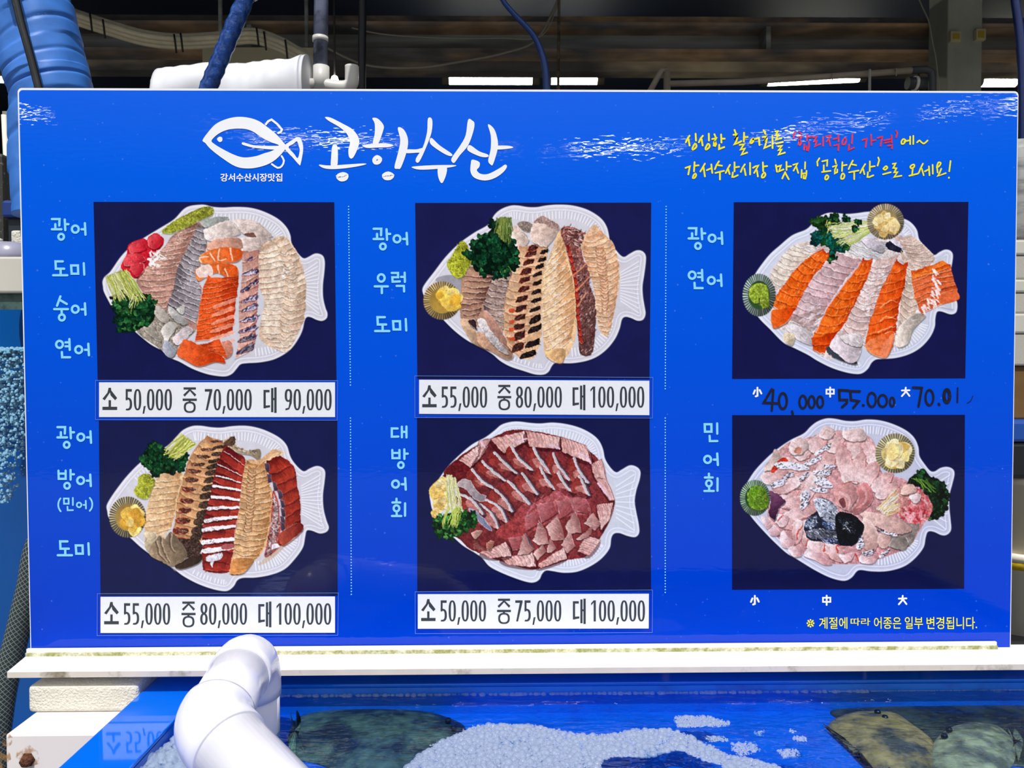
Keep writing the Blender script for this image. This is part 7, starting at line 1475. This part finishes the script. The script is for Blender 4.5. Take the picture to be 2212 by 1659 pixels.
# lamps
M_LAMP = emit('lamp_glow', (255, 252, 232), 22.0); M_HOUS = mat('lamp_housing', (112, 108, 92), .6)
def lamp(x0, x1, y0, y1, Y, label, slope=0, housing=True):
    a = at(x0, y1, Y); b = at(x1, y0, Y); h = b.z-a.z; zc_ = (a.z+b.z)/2; dz_ = slope*(b.x-a.x)
    T = thing('strip_lamp', label, 'lamp', ((a.x+b.x)/2, Y, 4.2), 'strip lamps under the ceiling')
    MB().tube([(a.x, Y, zc_), (b.x, Y, zc_+dz_)], h*.5, 16).build('tube', M_LAMP, T)
    for (x, z) in ((a.x, zc_), (b.x, zc_+dz_)): MB().tube([(x-.03, Y, z), (x+.03, Y, z)], h*.53, 16).build('end_cap', M_HOUS, T)
    ang = MB().add([(a.x, Y-.06, zc_+h*.55), (b.x, Y-.06, zc_+dz_+h*.55), (b.x, Y+.06, zc_+dz_+h*.55), (a.x, Y+.06, zc_+h*.55), (a.x, Y-.03, zc_+h*.95), (b.x, Y-.03, zc_+dz_+h*.95), (b.x, Y+.03, zc_+dz_+h*.95), (a.x, Y+.03, zc_+h*.95)], [(0, 1, 2, 3), (7, 6, 5, 4), (0, 4, 5, 1), (1, 5, 6, 2), (2, 6, 7, 3), (3, 7, 4, 0)])
    ang.build('housing', M_HOUS, T)
    for f in (.15, .85):
        x = a.x+(b.x-a.x)*f; MB().tube([(x, Y, zc_+dz_*f+h*.9), (x, Y, 4.2)], .008, 8).build('hanger', M_HOUS, T)
lamp(963, 1157, 161, 182, 5.2, 'long bright strip lamp over the middle of the sign')
lamp(1183, 1297, 161, 182, 5.2, 'short bright strip lamp right of the rusty hanging rod')
lamp(1527, 1690, 163, 173, 7.4, 'bright strip lamp partly hidden above the grey cross pipe', -.03)
lamp(1650, 1862, 170, 186, 5.4, 'bright strip lamp showing below the grey cross pipe', .045)
lamp(2112, 2200, 165, 187, 5.6, 'bright strip lamp right of the concrete column')
lamp(-70, 18, 155, 178, 5.6, 'bright strip lamp at the left edge beside the blue duct')
bpos = at(723, 172, 3.0)
BLB = thing('bulb', 'small round glowing bulb between the white pipe fittings', 'lamp', tuple(bpos))
MB().lathe([(0, -.022), (.014, -.017), (.02, 0), (.014, .017), (0, .022)], bpos).build('glass', M_LAMP, BLB)
MB().tube([bpos+Vector((0, 0, .018)), Vector((bpos.x, bpos.y, 4.2))], .006, 8).build('flex', M_TIE, BLB)
# grey pipe frame at the right
YF2 = 2.4; df = (YF2-CAM.y)/FPX; M_FR = mat('grey_frame_pipe', (142, 132, 118), .55, var=.12, vs=14)
PF = thing('pipe_rack', 'grey pipe frame with a slanting cross pipe behind the sign', 'pipe frame', (at(1443, 190, YF2).x, YF2, 0))
lo = at(1443, 300, YF2)
MB().tube([(lo.x, YF2, 0), at(1441, 153, YF2)], 7.5*df, 16).build('post', M_FR, PF)
MB().tube([at(1396, 212, YF2), at(1428, 153, YF2), at(1441, 152, YF2)], 6.5*df, 14).build('brace', M_FR, PF)
MB().tube([at(1443, 181, YF2), at(1600, 177, YF2), at(1780, 166, YF2), at(1972, 152, YF2)], 6.5*df, 16).build('cross_pipe', M_FR, PF)
dkp = mat('dark_fitting', (52, 56, 62), .5)
MB().tube([at(1970, 152, YF2), at(2000, 150, YF2), at(2012, 156, YF2), at(2014, 180, YF2), Vector((at(2014, 180, YF2).x, YF2, 0))], 8*df, 16).build('end_fitting', dkp, PF, label='dark end fitting')
MB().tube([Vector((at(1879, 180, YF2).x, YF2-.03, 0)), at(1879, 150, YF2-.03)], 2.6*df, 10).build('rod', mat('thin_steel_rod', (172, 172, 168), .4), PF)
for (x, y) in ((1936, 155), (1798, 166)): MB().tube([at(x, y-8, YF2-.02), at(x, y+9, YF2-.02)], 1.4*df, 8).build('clip', M_FR, PF)
lz = at(1985, 178, 2.6)
fx_ = thing('pipe_nozzle', 'dark round nozzle with a white collar under the cross pipe end', 'nozzle', tuple(lz))
MB().tube([at(1960, 180, 2.6), at(2000, 180, 2.6)], 13*(2.6-CAM.y)/FPX, 18).build('barrel', dkp, fx_); MB().tube([at(1974, 180, 2.6), at(1980, 180, 2.6)], 15*(2.6-CAM.y)/FPX, 18).build('collar', M_WP, fx_)
MB().tube([at(1990, 184, 2.62), Vector((at(1990, 184, 2.62).x, 2.62, 0))], .012, 8).build('stand', dkp, fx_)
# tags on the column
for i, (x0, y0, x1, y1) in enumerate(((2051, 69, 2074, 91), (2106, 64, 2127, 88))):
    a = at(x0, y1, 3.585); b = at(x1, y0, 3.585)
    T = thing('junction_box', ('left' if i == 0 else 'right')+' of two small pale boxes with a yellow face on the column', 'box', tuple((a+b)/2), 'boxes on the concrete column')
    MB().box((a.x, 3.57, a.z), (b.x, 3.6, b.z)).build('case', mat('pale_case', (186, 178, 140), .5), T, bevel=.003)
    w_ = (b.x-a.x)*.2
    MB().box((a.x+w_, 3.566, a.z+w_), (b.x-w_, 3.572, b.z-w_*1.4)).build('face', mat('yellow_face', (176, 148, 40), .5), T)
    MB().tube([((a.x+b.x)/2, 3.985, a.z), ((a.x+b.x)/2-.01, 3.985, a.z-.07)], .006, 8).build('lead', M_TIE, T)
# goods stacked behind the right edge of the sign
YG = .55
def block(name, px0, px1, py0, py1, Y, depth, m, label, cat, bevel=.006, z0=None, group=None, parts=None):
    a = at(px0, py1, Y); b = at(px1, py0, Y); z = a.z if z0 is None else z0
    o = MB().box((a.x, Y, z), (b.x, Y+depth, b.z)).build(name, m, bevel=bevel); tag(o, label, cat, group); return o, b.z
M_BOXG = mat('foam_box_grey', (176, 174, 164), .8, var=.03, vs=20, bump=.1, bs=200); M_BRN = mat('brown_board', (112, 82, 40), .7, var=.2, vs=14, c2=(78, 54, 26), ns=8)
prev = at(2190, 1386, YG).z
tag(MB().box((at(2178, 1386, YG).x, YG, 0), (at(2178, 1386, YG).x+.5, YG+.5, prev)).build('black_plinth', mat('black_bin', (20, 20, 22), .5), bevel=.006), 'black box on the floor carrying the white buckets right of the sign', 'box')
def bucket(px, py0, py1, Y, r, m, label, band=None, zb_=None):
    c = at(px, (py0+py1)/2, Y); z0 = zb_; z1 = at(px, py0, Y).z
    T = thing('bucket', label, 'bucket', (c.x, Y+.1, z0), 'white buckets right of the sign')
    MB().lathe([(r*.86, z0), (r, z1-.02), (r*1.03, z1-.02), (r*1.03, z1), (r*.95, z1), (r*.8, z0+.01), (0, z0+.01)], (c.x, Y+.1, 0), n=40).build('body', m, T)
    if band:
        b0, b1 = at(px, band[1], Y).z, at(px, band[0], Y).z; f = lambda z: r*(.86+.14*(z-z0)/(z1-.02-z0))+.0015
        MB().lathe([(f(b0), b0), (f(b1), b1)], (c.x, Y+.1, 0), n=40).build('tape', mat('yellow_tape', (206, 176, 30), .4, c2=(170, 140, 30), ns=60), T, label='yellow tape band')
    return z1
M_BKT = mat('white_bucket_plastic', (226, 220, 204), .45, var=.05, vs=10)
z1 = bucket(2262, 1204, 1326, YG, .085, M_BKT, 'lower white bucket with a yellow tape band right of the sign', (1214, 1240), prev)
z2 = bucket(2256, 1034, 1200, YG, .088, mat('cream_bucket_plastic', (224, 214, 190), .5, var=.05, vs=10), 'upper cream bucket stacked on the taped bucket right of the sign', None, z1)
cxb = at(2262, 1100, YG).x
cr_ = thing('stacked_crate', 'black crate with a blue rim on the cream bucket right of the sign', 'crate', (cxb, YG+.1, z2))
zc1 = at(2196, 955, YG).z; zc2 = at(2196, 908, YG).z
MB().box((cxb-.10, YG, z2), (cxb+.25, YG+.3, zc1)).build('body', mat('black_crate', (18, 22, 30), .5), cr_, bevel=.01)
MB().box((cxb-.105, YG-.006, zc1), (cxb+.255, YG+.306, zc2)).build('rim', mat('blue_crate_rim', (30, 76, 160), .35), cr_, bevel=.008)
zk = at(2196, 790, YG+.05).z
tag(MB().box((cxb-.085, YG+.04, zc2), (cxb+.25, YG+.3, zk)).build('brown_carton', M_BRN, bevel=.004), 'brown carton on the blue rimmed crate right of the sign', 'carton')
zp = zk
for i, (py, lab) in enumerate(((678, 'lowest'), (605, 'middle'), (520, 'topmost'))):
    zn = at(2196, py, YG+.04).z
    T = thing('styrofoam_box', lab+' grey white styrofoam box of the stack right of the sign', 'box', (cxb+.08, YG+.18, zp), 'styrofoam boxes on the brown carton')
    MB().box((cxb-.08, YG+.03, zp), (cxb+.25, YG+.31, zp+(zn-zp)*.62)).build('body', M_BOXG, T, bevel=.005)
    MB().box((cxb-.084, YG+.026, zp+(zn-zp)*.62), (cxb+.254, YG+.314, zn)).build('lid', mat('foam_lid', (192, 190, 180), .8, var=.03), T, bevel=.005)
    zp = zn
zj = at(2208, 292, YG+.12).z; xj = at(2225, 400, YG+.12).x
JT = thing('grey_canister', 'grey canister standing on the styrofoam boxes right of the sign', 'canister', (xj, YG+.17, zp))
MB().lathe([(.050, zp), (.052, zp+.01), (.052, zj-.03), (.040, zj-.012), (.022, zj-.008), (.022, zj), (0, zj)], (xj, YG+.17, 0), n=32).build('body', mat('grey_canister_tone', (146, 148, 146), .5, c2=(84, 86, 88), ns=6, stretch=(1, 1, 3)), JT)
MB().lathe([(.055, zp), (.057, zp+.012), (.053, zp+.02)], (xj, YG+.17, 0), n=32).build('foot_ring', M_TIE, JT)
